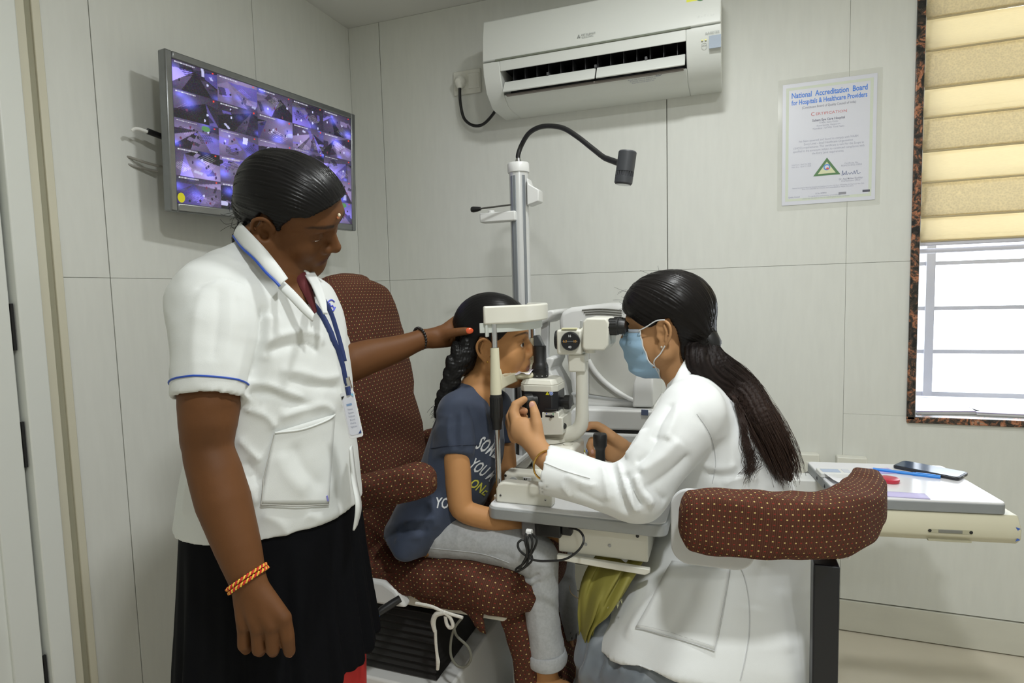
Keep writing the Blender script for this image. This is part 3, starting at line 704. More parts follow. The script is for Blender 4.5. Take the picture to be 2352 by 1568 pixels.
# ------------------------------------------------------------------ framed certificate sheet (laminated)
def poster():
    x0, x1, z0, z1 = .174, .463, .283+ZC, .699+ZC; y = YB-.0012; w, h = x1-x0, z1-z0; c = np.array([(x0+x1)/2, y, (z0+z1)/2])
    t = thing('certificate', 'laminated accreditation certificate taped to the back wall', 'certificate', (c[0], YB, z0), world=True)
    ax, ay, az = np.array([1., 0, 0]), np.array([0, 0, 1.]), np.array([0, -1., 0])
    MB().prism(rrect(w+.030, h+.036, .004), c, ax, ay, az, .0005).obj('laminate', mat('clear_laminate', (.72, .725, .66), .15, alpha=.12), t, world=True)
    MB().prism([(-w/2, -h/2), (w/2, -h/2), (w/2, h/2), (-w/2, h/2)], c+az*.0005, ax, ay, az, .0005).obj('sheet', mat('certificate_paper', (.71, .72, .79), .3), t, world=True, smooth=False)
    e = c+az*.0011
    def frm(wd, hh, b, m_, nm, dz=0., wav=0.):
        mb = MB(); o = [(-wd/2, -hh/2), (wd/2, -hh/2), (wd/2, hh/2), (-wd/2, hh/2)]; q = [(-wd/2+b, -hh/2+b), (wd/2-b, -hh/2+b), (wd/2-b, hh/2-b), (-wd/2+b, hh/2-b)]
        v = [e+az*dz+ax*p[0]+ay*p[1] for p in o+q]; mb.add(v, [(i, (i+1) % 4, 4+(i+1) % 4, 4+i) for i in range(4)]); mb.obj(nm, m_, t, world=True, smooth=False)
    frm(w-.022, h-.026, .009, mat('pale_green_print', (.66, .71, .60), .4), 'border')
    B, K, Rd = mat('blue_print', (.07, .24, .78), .4), mat('dark_print', (.20, .20, .27), .4), mat('red_print', (.62, .16, .16), .4)
    fK = mat('grey_ink', (.42, .43, .52), .4)
    e = c+az*.0014
    def ln(m_, nm, rows):
        for s, px, py, wd, sz, kw in rows: text(MB(), s, sz, e+ax*px+ay*py, ax, ay, width=wd, **kw).obj(nm, m_, t, world=True, smooth=False)
    Y = lambda f: h/2-h*f
    ln(B, 'heading_line', [('National  Accreditation  Board', 0, Y(.100), .232, .026, dict(bold=.022)), ('for Hospitals & Healthcare Providers', 0, Y(.158), .232, .023, dict(bold=.022))])
    ln(K, 'text_line', [('(Constituent Board of Quality Council of India)', 0, Y(.205), .165, .0115, {}), ('Subam Eye Care Hospital', 0, Y(.318), .100, .011, dict(bold=.02))])
    ln(Rd, 'title', [('C', -.049, Y(.266), .011, .017, {}), ('ERTIFICATION', .008, Y(.268), .094, .0125, {})])
    ln(fK, 'text_line', [('77/48A, Kattu Kottai', 0, Y(.342), .058, .0085, {}), ('Konerippatty, Rasipuram', 0, Y(.364), .072, .0085, {}), ('Namakkal - 637408, Tamil Nadu', 0, Y(.386), .096, .0085, {}),
        ('has been assessed and found to comply with NABH', 0, Y(.478), .182, .0105, {}), ('Entry Level - Small Healthcare Organisation', 0, Y(.505), .150, .0105, {}), ('(SHCO) requirements. This certificate is valid for the Scope as', 0, Y(.532), .216, .0105, {}), ('specified in the annexure subject to continued compliance with', 0, Y(.559), .220, .0105, {}), ('the Entry Level requirements.', 0, Y(.586), .098, .0105, {}),
        ('Valid from : April 22, 2022', -.083, Y(.668), .062, .007, {}), ('Valid thru : April 21, 2025', -.083, Y(.686), .062, .007, {}), ('Certificate No.', .072, Y(.690), .042, .008, {}), ('PESHCO-2022-10858', .072, Y(.708), .062, .008, {}),
        ('Dr. Atul Mohan Kochhar', .071, Y(.815), .072, .009, dict(bold=.02)), ('Chief Executive Officer', .071, Y(.832), .058, .008, {}),
        ('National Accreditation Board for Hospitals and Healthcare Providers, 5th Floor, ITPI Building, 4A, Ring Road, New Delhi', 0, Y(.862), .222, .006, {}), ('Phone: +91-11-4260 0600, Fax: 2332-3415  Email: helpdesk@nabh.co  Website: www.nabh.co', 0, Y(.876), .16, .006, {}),
        ('Sl. No. 0478914', -.020, Y(.918), .034, .0075, dict(bold=.02)), ('To verify the authenticity of certificate', -.01, Y(.938), .10, .006, {}), ('please scan the code or visit the website given on this certificate', -.005, Y(.953), .145, .006, {}), ('Quality Council', -.105, Y(.935), .036, .007, dict(bold=.02))])
    mb = MB(); sg = [(0, -.006), (.002, .012), (.004, -.004), (.007, .004), (.010, -.003), (.013, .010), (.015, -.004), (.020, .003), (.024, -.003), (.029, .004), (.033, -.003), (.037, .008), (.040, -.003), (.045, .010), (.048, -.003), (.056, .001)]
    mb.tube([e+ax*(.044+p[0])+ay*(Y(.775)+p[1]) for p in sg], .0006, 5, n=4); mb.obj('signature', mat('blue_ink', (.08, .12, .3), .4), t, world=True)
    def tri(s, m_, nm, dz, oy=0):
        o = e+az*dz+ay*(Y(.712)+oy)+ax*(-.003)
        MB().prism([(-.042*s, -.026*s), (.042*s, -.026*s), (0, .034*s)], o, ax, ay, az, .0003).obj(nm, m_, t, world=True, smooth=False)
    tri(1, mat('emblem_green', (.10, .22, .09), .4), 'emblem_border', 0); tri(.66, mat('emblem_cream', (.72, .74, .48), .4), 'emblem_field', .0004, -.0025)
    o = e+az*.0008+ay*(Y(.708))-ax*.003
    MB().prism([(.0105*math.cos(q), .0105*math.sin(q)) for q in np.linspace(0, 2*math.pi, 20, endpoint=False)], o, ax, ay, az, .0002).obj('emblem_disc', mat('emblem_blue', (.10, .30, .75), .4), t, world=True, smooth=False)
    MB().prism([(.007*math.cos(q), .006*math.sin(q)) for q in np.linspace(0, 2*math.pi, 16, endpoint=False)], o+az*.0003, ax, ay, az, .0002).obj('emblem_heart', mat('emblem_pale', (.72, .74, .82), .4), t, world=True, smooth=False)
    MB().prism([(-.004, -.008), (.007, -.008), (.006, -.003), (0, -.001)], o+az*.0005, ax, ay, az, .0002).obj('emblem_stroke', mat('emblem_red', (.75, .12, .10), .4), t, world=True, smooth=False)
    for px, f, wd, m_ in ((.118, .925, .022, mat('ink_block', (.10, .10, .13), .4)), (.046, .930, .023, mat('grey_block', (.30, .30, .34), .4))):
        MB().prism(rrect(wd, .0075, .0005, 1), e+ax*px+ay*Y(f), ax, ay, az, .0003).obj('printed_bar', m_, t, world=True, smooth=False)
poster()
def outlet(x, z, lab):
    t = thing('outlet_box', lab, 'outlet', (x, YB, z-.06), group='outlet boxes low on the back wall', world=True)
    MB().box((x, YB-.018, z-.05), (.095, .036, .115)).obj('box', MATS['socket_plastic'], t, world=True, bevel=.004)
    for k in (-.02, .022): MB().box((x+k, YB-.037, z-.045), (.035, .004, .05)).obj('module', MATS['socket_plastic'], t, world=True, bevel=.002)
outlet(.255, .648, 'white outlet box on the wall nearest the long ponytail, with a grey cable'); outlet(.405, .645, 'white outlet box on the wall behind the writing table, without any cable')
MB().tube([(.275, 2.31, .60), (.22, 2.24, .585), (.19, 2.15, .54), (.22, 2.05, .44)], .004, 8, n=6).obj('outlet_cable', mat('grey_cable2', (.16, .16, .15), .5), world=True, label='thin grey cable hanging from the outlet box beside the ponytail', cat='cable')
# ------------------------------------------------------------------ examination unit (room axes)
EX, EY, EZ = np.eye(3)
m_cream = mat('instrument_cream', (.73, .72, .64), .35, spec=.45)
m_ivory = mat('instrument_ivory', (.70, .67, .50), .4)
m_white = mat('instrument_white', (.74, .745, .73), .35)
m_grey = mat('instrument_grey', (.44, .45, .45), .45)
m_edge = mat('table_edge', (.36, .375, .38), .4, .2)
m_top = mat('table_top_laminate', (.70, .71, .72), .30)
m_black = mat('black_plastic', (.011, .011, .012), .4)
m_rubber = mat('black_rubber', (.010, .010, .010), .45)
m_steel = mat('steel', (.62, .63, .65), .18, 1.0)
m_lbl = mat('label_white', (.75, .76, .78), .4)
AXY = 1.36
def S(px, py, Y=AXY): q = wallY(px, py, Y); return q
def plate(nm, x0, x1, y0, y1, z0, z1, m_, par, r=.01, bev=.002, **k):
    mb = MB().prism(rrect(x1-x0, y1-y0, r), ((x0+x1)/2, (y0+y1)/2, z0), EX, EY, EZ, z1-z0); return mb.obj(nm, m_, par, world=True, bevel=bev, **k)
def bx(nm, x0, x1, y0, y1, z0, z1, m_, par, bev=.004, bseg=3, **k):
    return MB().box(((x0+x1)/2, (y0+y1)/2, (z0+z1)/2), (x1-x0, y1-y0, z1-z0)).obj(nm, m_, par, world=True, bevel=bev, bseg=bseg, **k)
def warn(par, o, s, ax=EX, ay=EZ, az=-EY):
    o = np.asarray(o, float)
    MB().prism([(-.5*s, -.43*s), (.5*s, -.43*s), (0, .5*s)], o, ax, ay, az, .0004).obj('warning_triangle', mat('warning_yellow', (.80, .74, .02), .4), par, world=True, smooth=False)
    text(MB(), '!', s*.7, o+az*.0006-ay*s*.08, ax, ay, bold=.03).obj('warning_mark', m_black, par, world=True, smooth=False)
    c = o+ax*1.12*s
    MB().prism([(.55*s*math.cos(a), .55*s*math.sin(a)) for a in np.linspace(0, 2*math.pi, 20, endpoint=False)], c, ax, ay, az, .0004).obj('notice_disc', m_lbl, par, world=True, smooth=False)
    MB().prism([(.44*s*math.cos(a), .44*s*math.sin(a)) for a in np.linspace(0, 2*math.pi, 20, endpoint=False)], c+az*.0004, ax, ay, az, .0003).obj('notice_blue', mat('notice_blue_print', (.06, .16, .62), .4), par, world=True, smooth=False)
    MB().prism([(-.12*s, -.26*s), (.18*s, -.2*s), (.05*s, .0), (.2*s, .24*s), (-.14*s, .28*s)], c+az*.0007, ax, ay, az, .0003).obj('notice_mark', m_lbl, par, world=True, smooth=False)
# stand with pole, projector arm and reading lamp
PX, PYY = -.638, 1.85
st = thing('refraction_stand', 'white instrument pole with a side arm and a black gooseneck lamp', 'stand', (PX, PYY, 0), world=True)
MB().lathe([(0, 0), (.06, 0), (.06, .03), (.05, .06), (.05, .5), (.034, .52)], (PX, PYY, 0)).obj('pole_base', m_white, st, world=True, bevel=.003)
MB().lathe([(.0305, .52), (.0305, 1.648)], (PX, PYY, 0), seg=40).obj('pole', mat('anodised_white', (.66, .67, .67), .25, .25), st, world=True)
for a in (-118, -100, -42):
    q = math.radians(a); MB().box((PX+.0305*math.cos(q), PYY+.0305*math.sin(q), 1.08), (.0035, .010, 1.10), rot(a, 0, 0)).obj('groove', mat('groove_grey', (.25, .27, .29), .4, .4), st, world=True, bevel=.001)
MB().lathe([(.0, 1.642), (.0345, 1.642), (.0355, 1.648), (.0355, 1.668), (.033, 1.672), (0, 1.673)], (PX, PYY, 0), seg=40).obj('pole_cap', m_white, st, world=True)
MB().lathe([(.013, 1.672), (.010, 1.680), (.0065, 1.690), (0, 1.691)], (PX, PYY, 0)).obj('lamp_collar', m_steel, st, world=True)
gp = [(PX, PYY, 1.686), (PX+.0005, PYY, 1.70)]+[S(x, y, PYY-.03*i) for i, (x, y) in enumerate(((1199, 331), (1217, 304), (1248, 290), (1290, 293), (1325, 313), (1362, 342), (1390, 363), (1420, 374)))]
g = MB().tube(gp, .0075, 12, n=6); g.obj('gooseneck', m_rubber, st, world=True)
MB().tube(gp[-2:], [.008, .0085], 12).obj('gooseneck_ferrule', m_black, st, world=True)
h0, h1 = S(1442, 347, 1.60), S(1431, 424, 1.60)
ax_ = unit(h0-h1); L_ = np.linalg.norm(h0-h1)
lm = mat('lamp_grey', (.045, .048, .055), .45)
hd = MB().lathe([(0, 0), (.020, 0), (.0235, .004), (.0235, L_*.24), (.0215, L_*.25), (.0215, L_*.38), (.0235, L_*.39), (.0235, L_-.003), (.021, L_), (0, L_)], h1, ax_).obj('lamp_head', lm, st, world=True)
u, w, _ = frame(ax_)
for k in range(22):
    a = 2*math.pi*k/22; d = math.cos(a)*u+math.sin(a)*w
    MB().box(h1+ax_*L_*.315+d*.0225, (.002, .002, L_*.13), np.stack([u, w, ax_], 1)).obj('cooling_fin', lm, hd, world=True)
MB().lathe([(0, -.0008), (.0185, -.0008), (.0185, .001)], h1, ax_).obj('lamp_glass', mat('lamp_glass', (.75, .78, .80), .2), st, world=True)
# side arm with lever
def armbar(pts, hh, dep, nm, m_): 
    MB().prism([(p[0], p[2]) for p in pts], (0, pts[0][1]-dep/2, 0), EX, EZ, EY, dep).obj(nm, m_, st, world=True, bevel=.005, bseg=3)
a0, a1 = S(1118, 472, PYY+.02), S(1175, 466, PYY+.02)
bx('projector_arm', a0[0], PX, PYY-.045, PYY-.005, 1.487, 1.518, m_white, st)
MB().lathe([(0, 0), (.0105, 0), (.0105, .012), (.009, .014), (0, .014)], (S(1129, 458, PYY-.02)[0], PYY-.025, 1.512)).obj('arm_button', m_white, st, world=True)
q = [S(x, y, PYY+.0) for x, y in ((1215, 410), (1220, 425), (1243, 438), (1242, 464), (1216, 474))]
armbar(q, 0, .05, 'slide_bracket', m_white)
MB().tube([S(1174, 470, PYY-.05), S(1103, 479, PYY-.07)], .0028, 8).obj('lever_rod', mat('dark_steel', (.12, .12, .11), .35, .6), st, world=True)
MB().tube([S(1104, 479, PYY-.07), S(1098, 480, PYY-.07), S(1087, 481, PYY-.07), S(1083, 481, PYY-.07)], [.0055, .0075, .0095, .008], 14).obj('lever_knob', m_black, st, world=True)
# instrument table
TX0, TX1, TY0, TY1, TZ = -.496, -.114, 1.163, 1.56, .80
tb = thing('instrument_table', 'white topped instrument table with a grey edge under the slit lamp', 'table', (-.3, 1.36, .70), world=True)
plate('tabletop', TX0+.003, TX1-.003, TY0+.003, TY1-.003, TZ-.006, TZ, m_top, tb, .02, .002)
plate('table_edge', TX0, TX1, TY0, TY1, TZ-.029, TZ-.0035, m_edge, tb, .022, .003)
bx('drawer_body', -.345, -.155, 1.20, 1.50, .700, .771, m_cream, tb)
MB().prism([(-.345, .688), (-.16, .680), (-.15, .686), (-.15, .694), (-.345, .700)], (0, 1.185, 0), EX, EZ, EY, .012).obj('drawer_lip', m_cream, tb, world=True, bevel=.002)
for px, py in ((1345, 1250), (1400, 1253), (1464, 1231)):
    q = S(px, py, 1.199); MB().lathe([(0, 0), (.0035, 0), (.003, .0012), (0, .0014)], q, (0, -1, 0), 12).obj('screw', m_grey if py > 1240 else m_black, tb, world=True)
bx('support_arm', -.64, -.2, 1.46, 1.56, .715, .771, m_white, tb); bx('support_arm', -.69, -.58, 1.50, 1.815, .715, .771, m_white, tb)
# power adapter and coiled cable
ad = thing('power_adapter', 'black power adapter fixed under the near table edge', 'adapter', (-.38, 1.20, .74), world=True)
bx('body', S(1232, 1215, 1.19)[0], S(1290, 1215, 1.19)[0], 1.18, 1.225, .738, .7705, m_black, ad, .003); bx('end_cap', S(1290, 1215, 1.19)[0], S(1314, 1215, 1.19)[0], 1.183, 1.222, .744, .7705, m_black, ad, .004)
bx('bracket', S(1200, 1215, 1.19)[0], S(1232, 1215, 1.19)[0], 1.183, 1.222, .735, .7705, mat('clip_grey', (.16, .16, .17), .5), ad, .003)
cc = [S(x, y, Y) for x, y, Y in ((1308, 1212, 1.18), (1330, 1218, 1.165), (1341, 1238, 1.15), (1330, 1262, 1.14), (1300, 1283, 1.13), (1260, 1288, 1.125), (1225, 1285, 1.12), (1195, 1265, 1.12), (1190, 1247, 1.125), (1203, 1240, 1.13), (1215, 1262, 1.125), (1222, 1285, 1.12), (1205, 1303, 1.12), (1188, 1312, 1.125), (1186, 1306, 1.13), (1206, 1290, 1.125), (1214, 1262, 1.12), (1211, 1240, 1.12), (1217, 1228, 1.13), (1223, 1246, 1.118), (1217, 1275, 1.118), (1207, 1300, 1.118), (1193, 1308, 1.118), (1200, 1295, 1.116), (1211, 1270, 1.116), (1206, 1240, 1.118), (1212, 1222, 1.14), (1232, 1236, 1.13), (1229, 1255, 1.125), (1218, 1275, 1.122))]
cb = thing('adapter_cable', 'black coiled cable hanging in loops below the table edge', 'cable', cc[13], world=True)
MB().tube(cc, .0024, 8, n=7).obj('cable', m_rubber, cb, world=True)
MB().tube([S(1210, 1222, 1.14), S(1222, 1223, 1.14)], .0075, 10).obj('white_tie', mat('tie_white', (.7, .7, .68), .5), cb, world=True)
# ------------------------------------------------------------------ slit lamp
sl = thing('slit_lamp', 'cream slit lamp microscope with black knobs on the instrument table', 'slit lamp', (-.34, AXY, TZ), world=True)
RX, NY, FY = -.488, 1.222, 1.498
for nm, Y in (('rail_cover', NY-.018), ('rail_cover', FY+.018)):
    x0, x1 = -.482, S(1268, 1150, NY-.03)[0]
    MB().prism([(x0, TZ), (x1, TZ), (x1, TZ+.022), (x1-.02, TZ+.046), (x0+.018, TZ+.046), (x0+.006, TZ+.041), (x0, TZ+.030)], (0, Y-.015, 0), EX, EZ, EY, .03).obj(nm, m_cream, sl, world=True, bevel=.004, bseg=3)
for px, py in ((1150, 1137), (1253, 1148)):
    q = S(px, py, NY-.0335); s_ = MB().lathe([(0, 0), (.0028, 0), (.0024, .0012), (0, .0014)], q, (0, -1, 0), 12).obj('screw', m_steel, sl, world=True)
    for a in (0, 90): MB().box(q+np.array([0, -.0016, 0]), (.0036, .0006, .0008), np.array([[math.cos(math.radians(a)), 0, -math.sin(math.radians(a))], [0, 1, 0], [math.sin(math.radians(a)), 0, math.cos(math.radians(a))]])).obj('slot', m_black, s_, world=True)
zg = lambda y: S(1140, y, NY)[2]
for Y in (NY, FY):
    MB().cyl((RX, Y, TZ-.01), (RX, Y, 1.20), .0065, seg=20).obj('headrest_rod', m_steel, sl, world=True)
    MB().lathe([(.0115, TZ-.012), (.0115, TZ+.004), (.0075, TZ+.006)], (RX, Y, 0)).obj('rod_foot', m_cream, sl, world=True)
    MB().lathe([(.0095, zg(798)), (.0115, zg(860)), (.0128, zg(890)), (.0128, zg(905)), (.0068, zg(905)), (.0068, zg(798)), (.0095, zg(798))], (RX, Y, 0), seg=24).obj('rod_sleeve', m_ivory, sl, world=True)
    g = MB().lathe([(.0105, zg(985)), (.0115, zg(970)), (.0125, zg(966)), (.0138, zg(958)), (.0138, zg(912)), (.013, zg(905)), (.0068, zg(905))], (RX, Y, 0), seg=24).obj('height_grip', m_rubber, sl, world=True)
    for k in range(14):
        a = 2*math.pi*k/14; MB().box((RX+.0138*math.cos(a), Y+.0138*math.sin(a), (zg(958)+zg(912))/2), (.0018, .0022, zg(912)-zg(958)), rot(math.degrees(a), 0, 0)).obj('rib', m_rubber, g, world=True)
# chin rest: a bar with a dished cup between the two sleeves
zc_, zt = zg(880), zg(868)
pf = [(NY+.006, zg(896)), (NY+.05, zg(893)), (AXY, zg(893)), (FY-.05, zg(893)), (FY-.006, zg(896)), (FY-.006, zg(855)), (FY-.03, zg(866)), (AXY+.055, zg(868)), (AXY, zg(871)), (AXY-.055, zg(869)), (NY+.03, zg(869)), (NY+.012, zg(858)), (NY+.006, zg(845))]
MB().prism(pf, (RX-.012, 0, 0), EY, EZ, EX, .024).obj('chin_bar', m_ivory, sl, world=True, bevel=.004, bseg=3)
sol = Solid(); sol.el((-.470, AXY, zc_+.002), (.034, .040, .012), .004); sol.el((-.470, AXY, zc_+.020), (.027, .032, .014), .003, mode='s')
v, f = sol.mesh(.002, pad=.01); mk('chin_cup', v, f, m_ivory, sl, world=True)
pp = []
for i in range(9):
    t_ = i/8; pp.append(np.array([(-.492+.052*t_, AXY+dy, zc_+.007+.004*math.sin(t_*9+dy*90)+.010*abs(t_-.5)) for dy in np.linspace(-.045, .03, 8)]))
MB().loft(pp, cap=False, closed=False).obj('chin_paper', mat('chin_tissue', (.74, .72, .80), .7), sl, world=True, solid=.0008)
# forehead band
bp = spline([(-.505, NY-.018), (-.470, NY+.006), (-.438, NY+.05), (-.424, AXY), (-.438, FY-.05), (-.470, FY-.006), (-.505, FY+.018)], 6)
def strip(pts, z0, z1, th, nm, m_, bev):
    rings = []
    T = np.gradient(pts, axis=0); N = np.stack([-T[:, 1], T[:, 0]], 1); N /= np.linalg.norm(N, axis=1)[:, None]
    for p, n_ in zip(pts, N):
        a, b = p+n_*th/2, p-n_*th/2; rings.append(np.array([(a[0], a[1], z0), (b[0], b[1], z0), (b[0], b[1], z1), (a[0], a[1], z1)]))
    return MB().loft(rings).obj(nm, m_, sl, world=True, bevel=bev, bseg=3)
strip(bp, 1.191, 1.231, .014, 'forehead_band', m_cream, .004)
ip = bp.copy(); ip[:, 0] -= .010
strip(ip, 1.172, 1.194, .004, 'band_liner', mat('milky_strip', (.62, .66, .62), .35), .001)
MB().box((RX-.012, NY-.012, 1.178), (.006, .012, .030)).obj('liner_clip', MATS['milky_strip'], sl, world=True, bevel=.002)
# illumination tower
zy = lambda y: S(1245, y)[2]
xx_ = lambda x: S(x, 900)[0]
cx = xx_(1242)
MB().prism([(xx_(1231), zy(794)), (xx_(1252), zy(794)), (xx_(1241), zy(769)), (xx_(1231), zy(770))], (0, AXY-.010, 0), EX, EZ, EY, .020).obj('mirror_wedge', mat('mirror_black', (.05, .055, .06), .2), sl, world=True, bevel=.0015)
MB().lathe([(0, zy(794)), (.0155, zy(794)), (.0155, zy(831)), (.0175, zy(834)), (.0195, zy(840)), (.0195, zy(850)), (.0185, zy(851)), (.0200, zy(853)), (.0200, zy(863)), (.018, zy(866)), (0, zy(866))][::-1], (cx, AXY, 0), seg=32).obj('lamp_tower', m_rubber, sl, world=True)
for k in range(10):
    a = 2*math.pi*k/10+.2; MB().lathe([(0, 0), (.0011, 0), (0, .0006)], (cx+.020*math.cos(a), AXY+.020*math.sin(a), zy(861)), (math.cos(a), math.sin(a), 0), 8).obj('scale_mark', m_lbl, sl, world=True)
for k in range(3): MB().lathe([(.0200, zy(846+3*k)), (.0203, zy(845+3*k)), (.0200, zy(844+3*k))], (cx, AXY, 0)).obj('ring_groove', m_black, sl, world=True)
x0, x1 = xx_(1206), xx_(1290); hy = .043
o8 = lambda c, s_=1.: [((x0+x1)/2+sx*((x1-x0)/2*s_-c*(i)), AXY+sy*(hy*s_-c*(1-i))) for sx, sy, i in ((1, -1, 0), (1, -1, 1), (-1, -1, 1), (-1, -1, 0), (-1, 1, 0), (-1, 1, 1), (1, 1, 1), (1, 1, 0))]
def octo(z0, z1, c, nm, m_, s0=1., s1=1.):
    a, b = o8(c, s0), o8(c, s1); MB().loft([np.array([(p[0], p[1], z0) for p in a]), np.array([(p[0], p[1], z1) for p in b])]).obj(nm, m_, sl, world=True, bevel=.002)
octo(zy(893), zy(878), .012, 'lamp_cap', m_cream); octo(zy(878), zy(866), .012, 'lamp_cap_top', m_cream, 1., .86)
octo(zy(962), zy(892), .012, 'lamp_body', mat('satin_black', (.014, .014, .017), .32), .985, .985)
fy_ = AXY-hy
fz = lambda y: S(1262, y, fy_)[2]; fx = lambda x: S(x, 940, fy_)[0]
MB().prism([(fx(1207), fz(1003)), (fx(1292), fz(996)), (fx(1292), fz(957)), (fx(1284), fz(957)), (fx(1284), fz(945)), (fx(1245), fz(947)), (fx(1245), fz(960)), (fx(1207), fz(962))], (0, fy_-.002, 0), EX, EZ, EY, 2*hy-.002).obj('lower_housing', m_cream, sl, world=True, bevel=.002)
bx('filter_slot', fx(1253), fx(1273), fy_-.0035, fy_, fz(957), fz(953), m_black, sl, .0005, 1)
MB().lathe([(0, 0), (.0035, 0), (.003, .006), (0, .006)], (fx(1267), fy_-.002, fz(955)), (0, -1, 0), 12).obj('filter_knob', m_black, sl, world=True)
for px, c_ in ((1256, (.03, .05, .6)), (1264, (.6, .6, .55)), (1271, (.05, .4, .15))):
    MB().lathe([(0, 0), (.0015, 0), (0, .0004)], (fx(px), fy_-.0022, fz(949.5)), (0, -1, 0), 10).obj('filter_mark', mat('dot_%d' % px, c_, .4), sl, world=True)
bx('slit_lever', fx(1252), fx(1279), fy_-.006, fy_, fz(943), fz(938), m_black, sl, .001)
warn(sl, (fx(1258), fy_-.0004, fz(903)), .0085)
def knob(o, axis, r, ln, nm, m_, ribs=18):
    k = MB().lathe([(0, 0), (r*.7, 0), (r*.72, ln*.35), (r, ln*.40), (r, ln*.94), (r*.93, ln), (0, ln)], o, axis, 28).obj(nm, m_, sl, world=True)
    u, w, a_ = frame(axis)
    for i in range(ribs):
        an = 2*math.pi*i/ribs; d = math.cos(an)*u+math.sin(an)*w
        MB().box(np.asarray(o)+a_*ln*.67+d*r, (.0012, .0016, ln*.5), np.stack([d, np.cross(a_, d), a_], 1)).obj('knurl', m_, k, world=True)
    return k
knob((x1-.001, AXY, zy(921)), (1, 0, 0), .0165, .022, 'width_knob', m_rubber)
knob((fx(1232), fy_+.004, fz(921)), unit((-.80, -.6, 0)), .0165, .030, 'rotation_knob', m_rubber, 24)
MB().lathe([(0, 0), (.008, 0), (.006, .004), (0, .004)], (fx(1291), AXY-.03, zy(969)), (1, -.3, 0), 16).obj('lock_screw', m_black, sl, world=True)
# microscope head
bx('head_block', xx_(1288), xx_(1345), AXY-.030, AXY+.03, S(1312, 815, 1.33)[2], S(1312, 757, 1.33)[2], m_cream, sl, .006)
dk = S(1311, 783, 1.326)
dd = MB().lathe([(0, 0), (.0218, 0), (.0218, .007), (.020, .010), (0, .010)], dk, (0, -1, 0), 32).obj('magnification_dial', MATS['satin_black'], sl, world=True)
MB().lathe([(0, 0), (.0225, 0), (.0225, .008), (0, .008)], (xx_(1288), AXY, dk[2]), (-1, 0, 0), 28).obj('dial_plate', m_rubber, sl, world=True)
for s_, dx, dz, m_ in (('16', 0, .012, m_lbl), ('6.3', -.011, 0, mat('orange_print', (.75, .36, .05), .4)), ('10', .012, 0, MATS.get('orange_print')), ('40', 0, -.013, m_lbl)):
    text(MB(), s_, .0075, dk+np.array([dx, -.0105, dz]), EX, EZ, bold=.02).obj('dial_number', m_ or MATS['orange_print'], dd, world=True, smooth=False)
MB().box(dk+np.array([0, -.0102, 0]), (.036, .0006, .0008)).obj('dial_line', MATS['groove_grey'], dd, world=True)
bx('sight_post', xx_(1339), xx_(1345), AXY-.02, AXY-.014, S(1342, 752)[2], S(1342, 735)[2], m_grey, sl, .001)
bx('head_strip', xx_(1300), xx_(1334), AXY-.031, AXY-.02, S(1312, 757, 1.33)[2], S(1312, 753, 1.33)[2], mat('dull_label', (.72, .70, .45), .5), sl, .001)
MB().tube([(xx_(1342), AXY, dk[2]+.002), (xx_(1352), AXY, dk[2]+.004)], [.031, .034], 32).obj('optic_ring', m_cream, sl, world=True)
zt_, zb_ = S(1380, 729, 1.33)[2], S(1380, 803, 1.33)[2]
MB().prism([(xx_(1350), zb_+.006), (xx_(1356), zb_), (xx_(1398), zb_), (xx_(1408), zb_+.012), (xx_(1410), zt_-.012), (xx_(1404), zt_-.001), (xx_(1360), zt_), (xx_(1352), zt_-.008)], (0, AXY-.048, 0), EX, EZ, EY, .096).obj('eyepiece_housing', m_cream, sl, world=True, bevel=.008, bseg=4)
MB().cyl((xx_(1362), AXY-.02, zb_-.008), (xx_(1362), AXY-.02, zb_+.01), .012).obj('prism_pin', m_cream, sl, world=True)
for dy in (-.028, .034):
    e0 = np.array([xx_(1405), AXY+dy, S(1420, 750, AXY-.028)[2]])
    ep = MB().lathe([(0, 0), (.0165, 0), (.0185, .002), (.0185, .022), (.0170, .024), (.0170, .030), (.0150, .038), (0, .038)], e0, (1, 0, 0), 28).obj('eyepiece', m_rubber, sl, world=True)
    for k in range(16):
        a = 2*math.pi*k/16; MB().box(e0+np.array([.011, .0185*math.cos(a), .0185*math.sin(a)]), (.016, .0016, .0016)).obj('knurl', m_rubber, ep, world=True)
# arm and base
bx('arm_neck', xx_(1311), xx_(1349), AXY-.02, AXY+.02, S(1330, 852)[2], S(1330, 812)[2], m_cream, sl, .004)
ap = [S(x, y) for x, y in ((1337, 830), (1337, 880), (1337, 930), (1337, 962), (1331, 982), (1316, 994), (1290, 1000), (1235, 1004))]
MB().tube(ap, [.0125, .0125, .013, .014, .015, .016, .016, .015], 18, n=6, flat=(1, 1.15)).obj('microscope_arm', m_cream, sl, world=True)
xb = lambda x: S(x, 1040)[0]
zb = lambda y: S(1280, y)[2]
MB().lathe([(.03, zb(1012)), (.045, zb(1010)), (.045, zb(1003)), (.02, zb(1000))], (xb(1262), AXY, 0), seg=36).obj('pivot_plate', m_cream, sl, world=True)
bx('moving_base', xb(1236), xb(1331), AXY-.055, AXY+.055, zb(1070), zb(1012), m_cream, sl, .010, 4)
MB().cyl((xb(1312), AXY-.03, zb(1013)), (xb(1312), AXY-.03, zb(1009)), .011).obj('base_cap', m_cream, sl, world=True)
bx('base_plate', xb(1195), xb(1400), AXY-.075, AXY+.085, TZ+.004, zb(1064), m_cream, sl, .008, 3)
bx('base_foot', xb(1190), xb(1262), AXY-.105, AXY-.06, TZ+.002, zb(1062), m_cream, sl, .008, 3)
q = np.array([xb(1212), AXY-.1055, TZ+.028]); MB().lathe([(.008, 0), (.0105, .0003), (.0105, .0015), (.008, .0015)], q, (0, -1, 0), 24).obj('spirit_level', m_grey, sl, world=True)
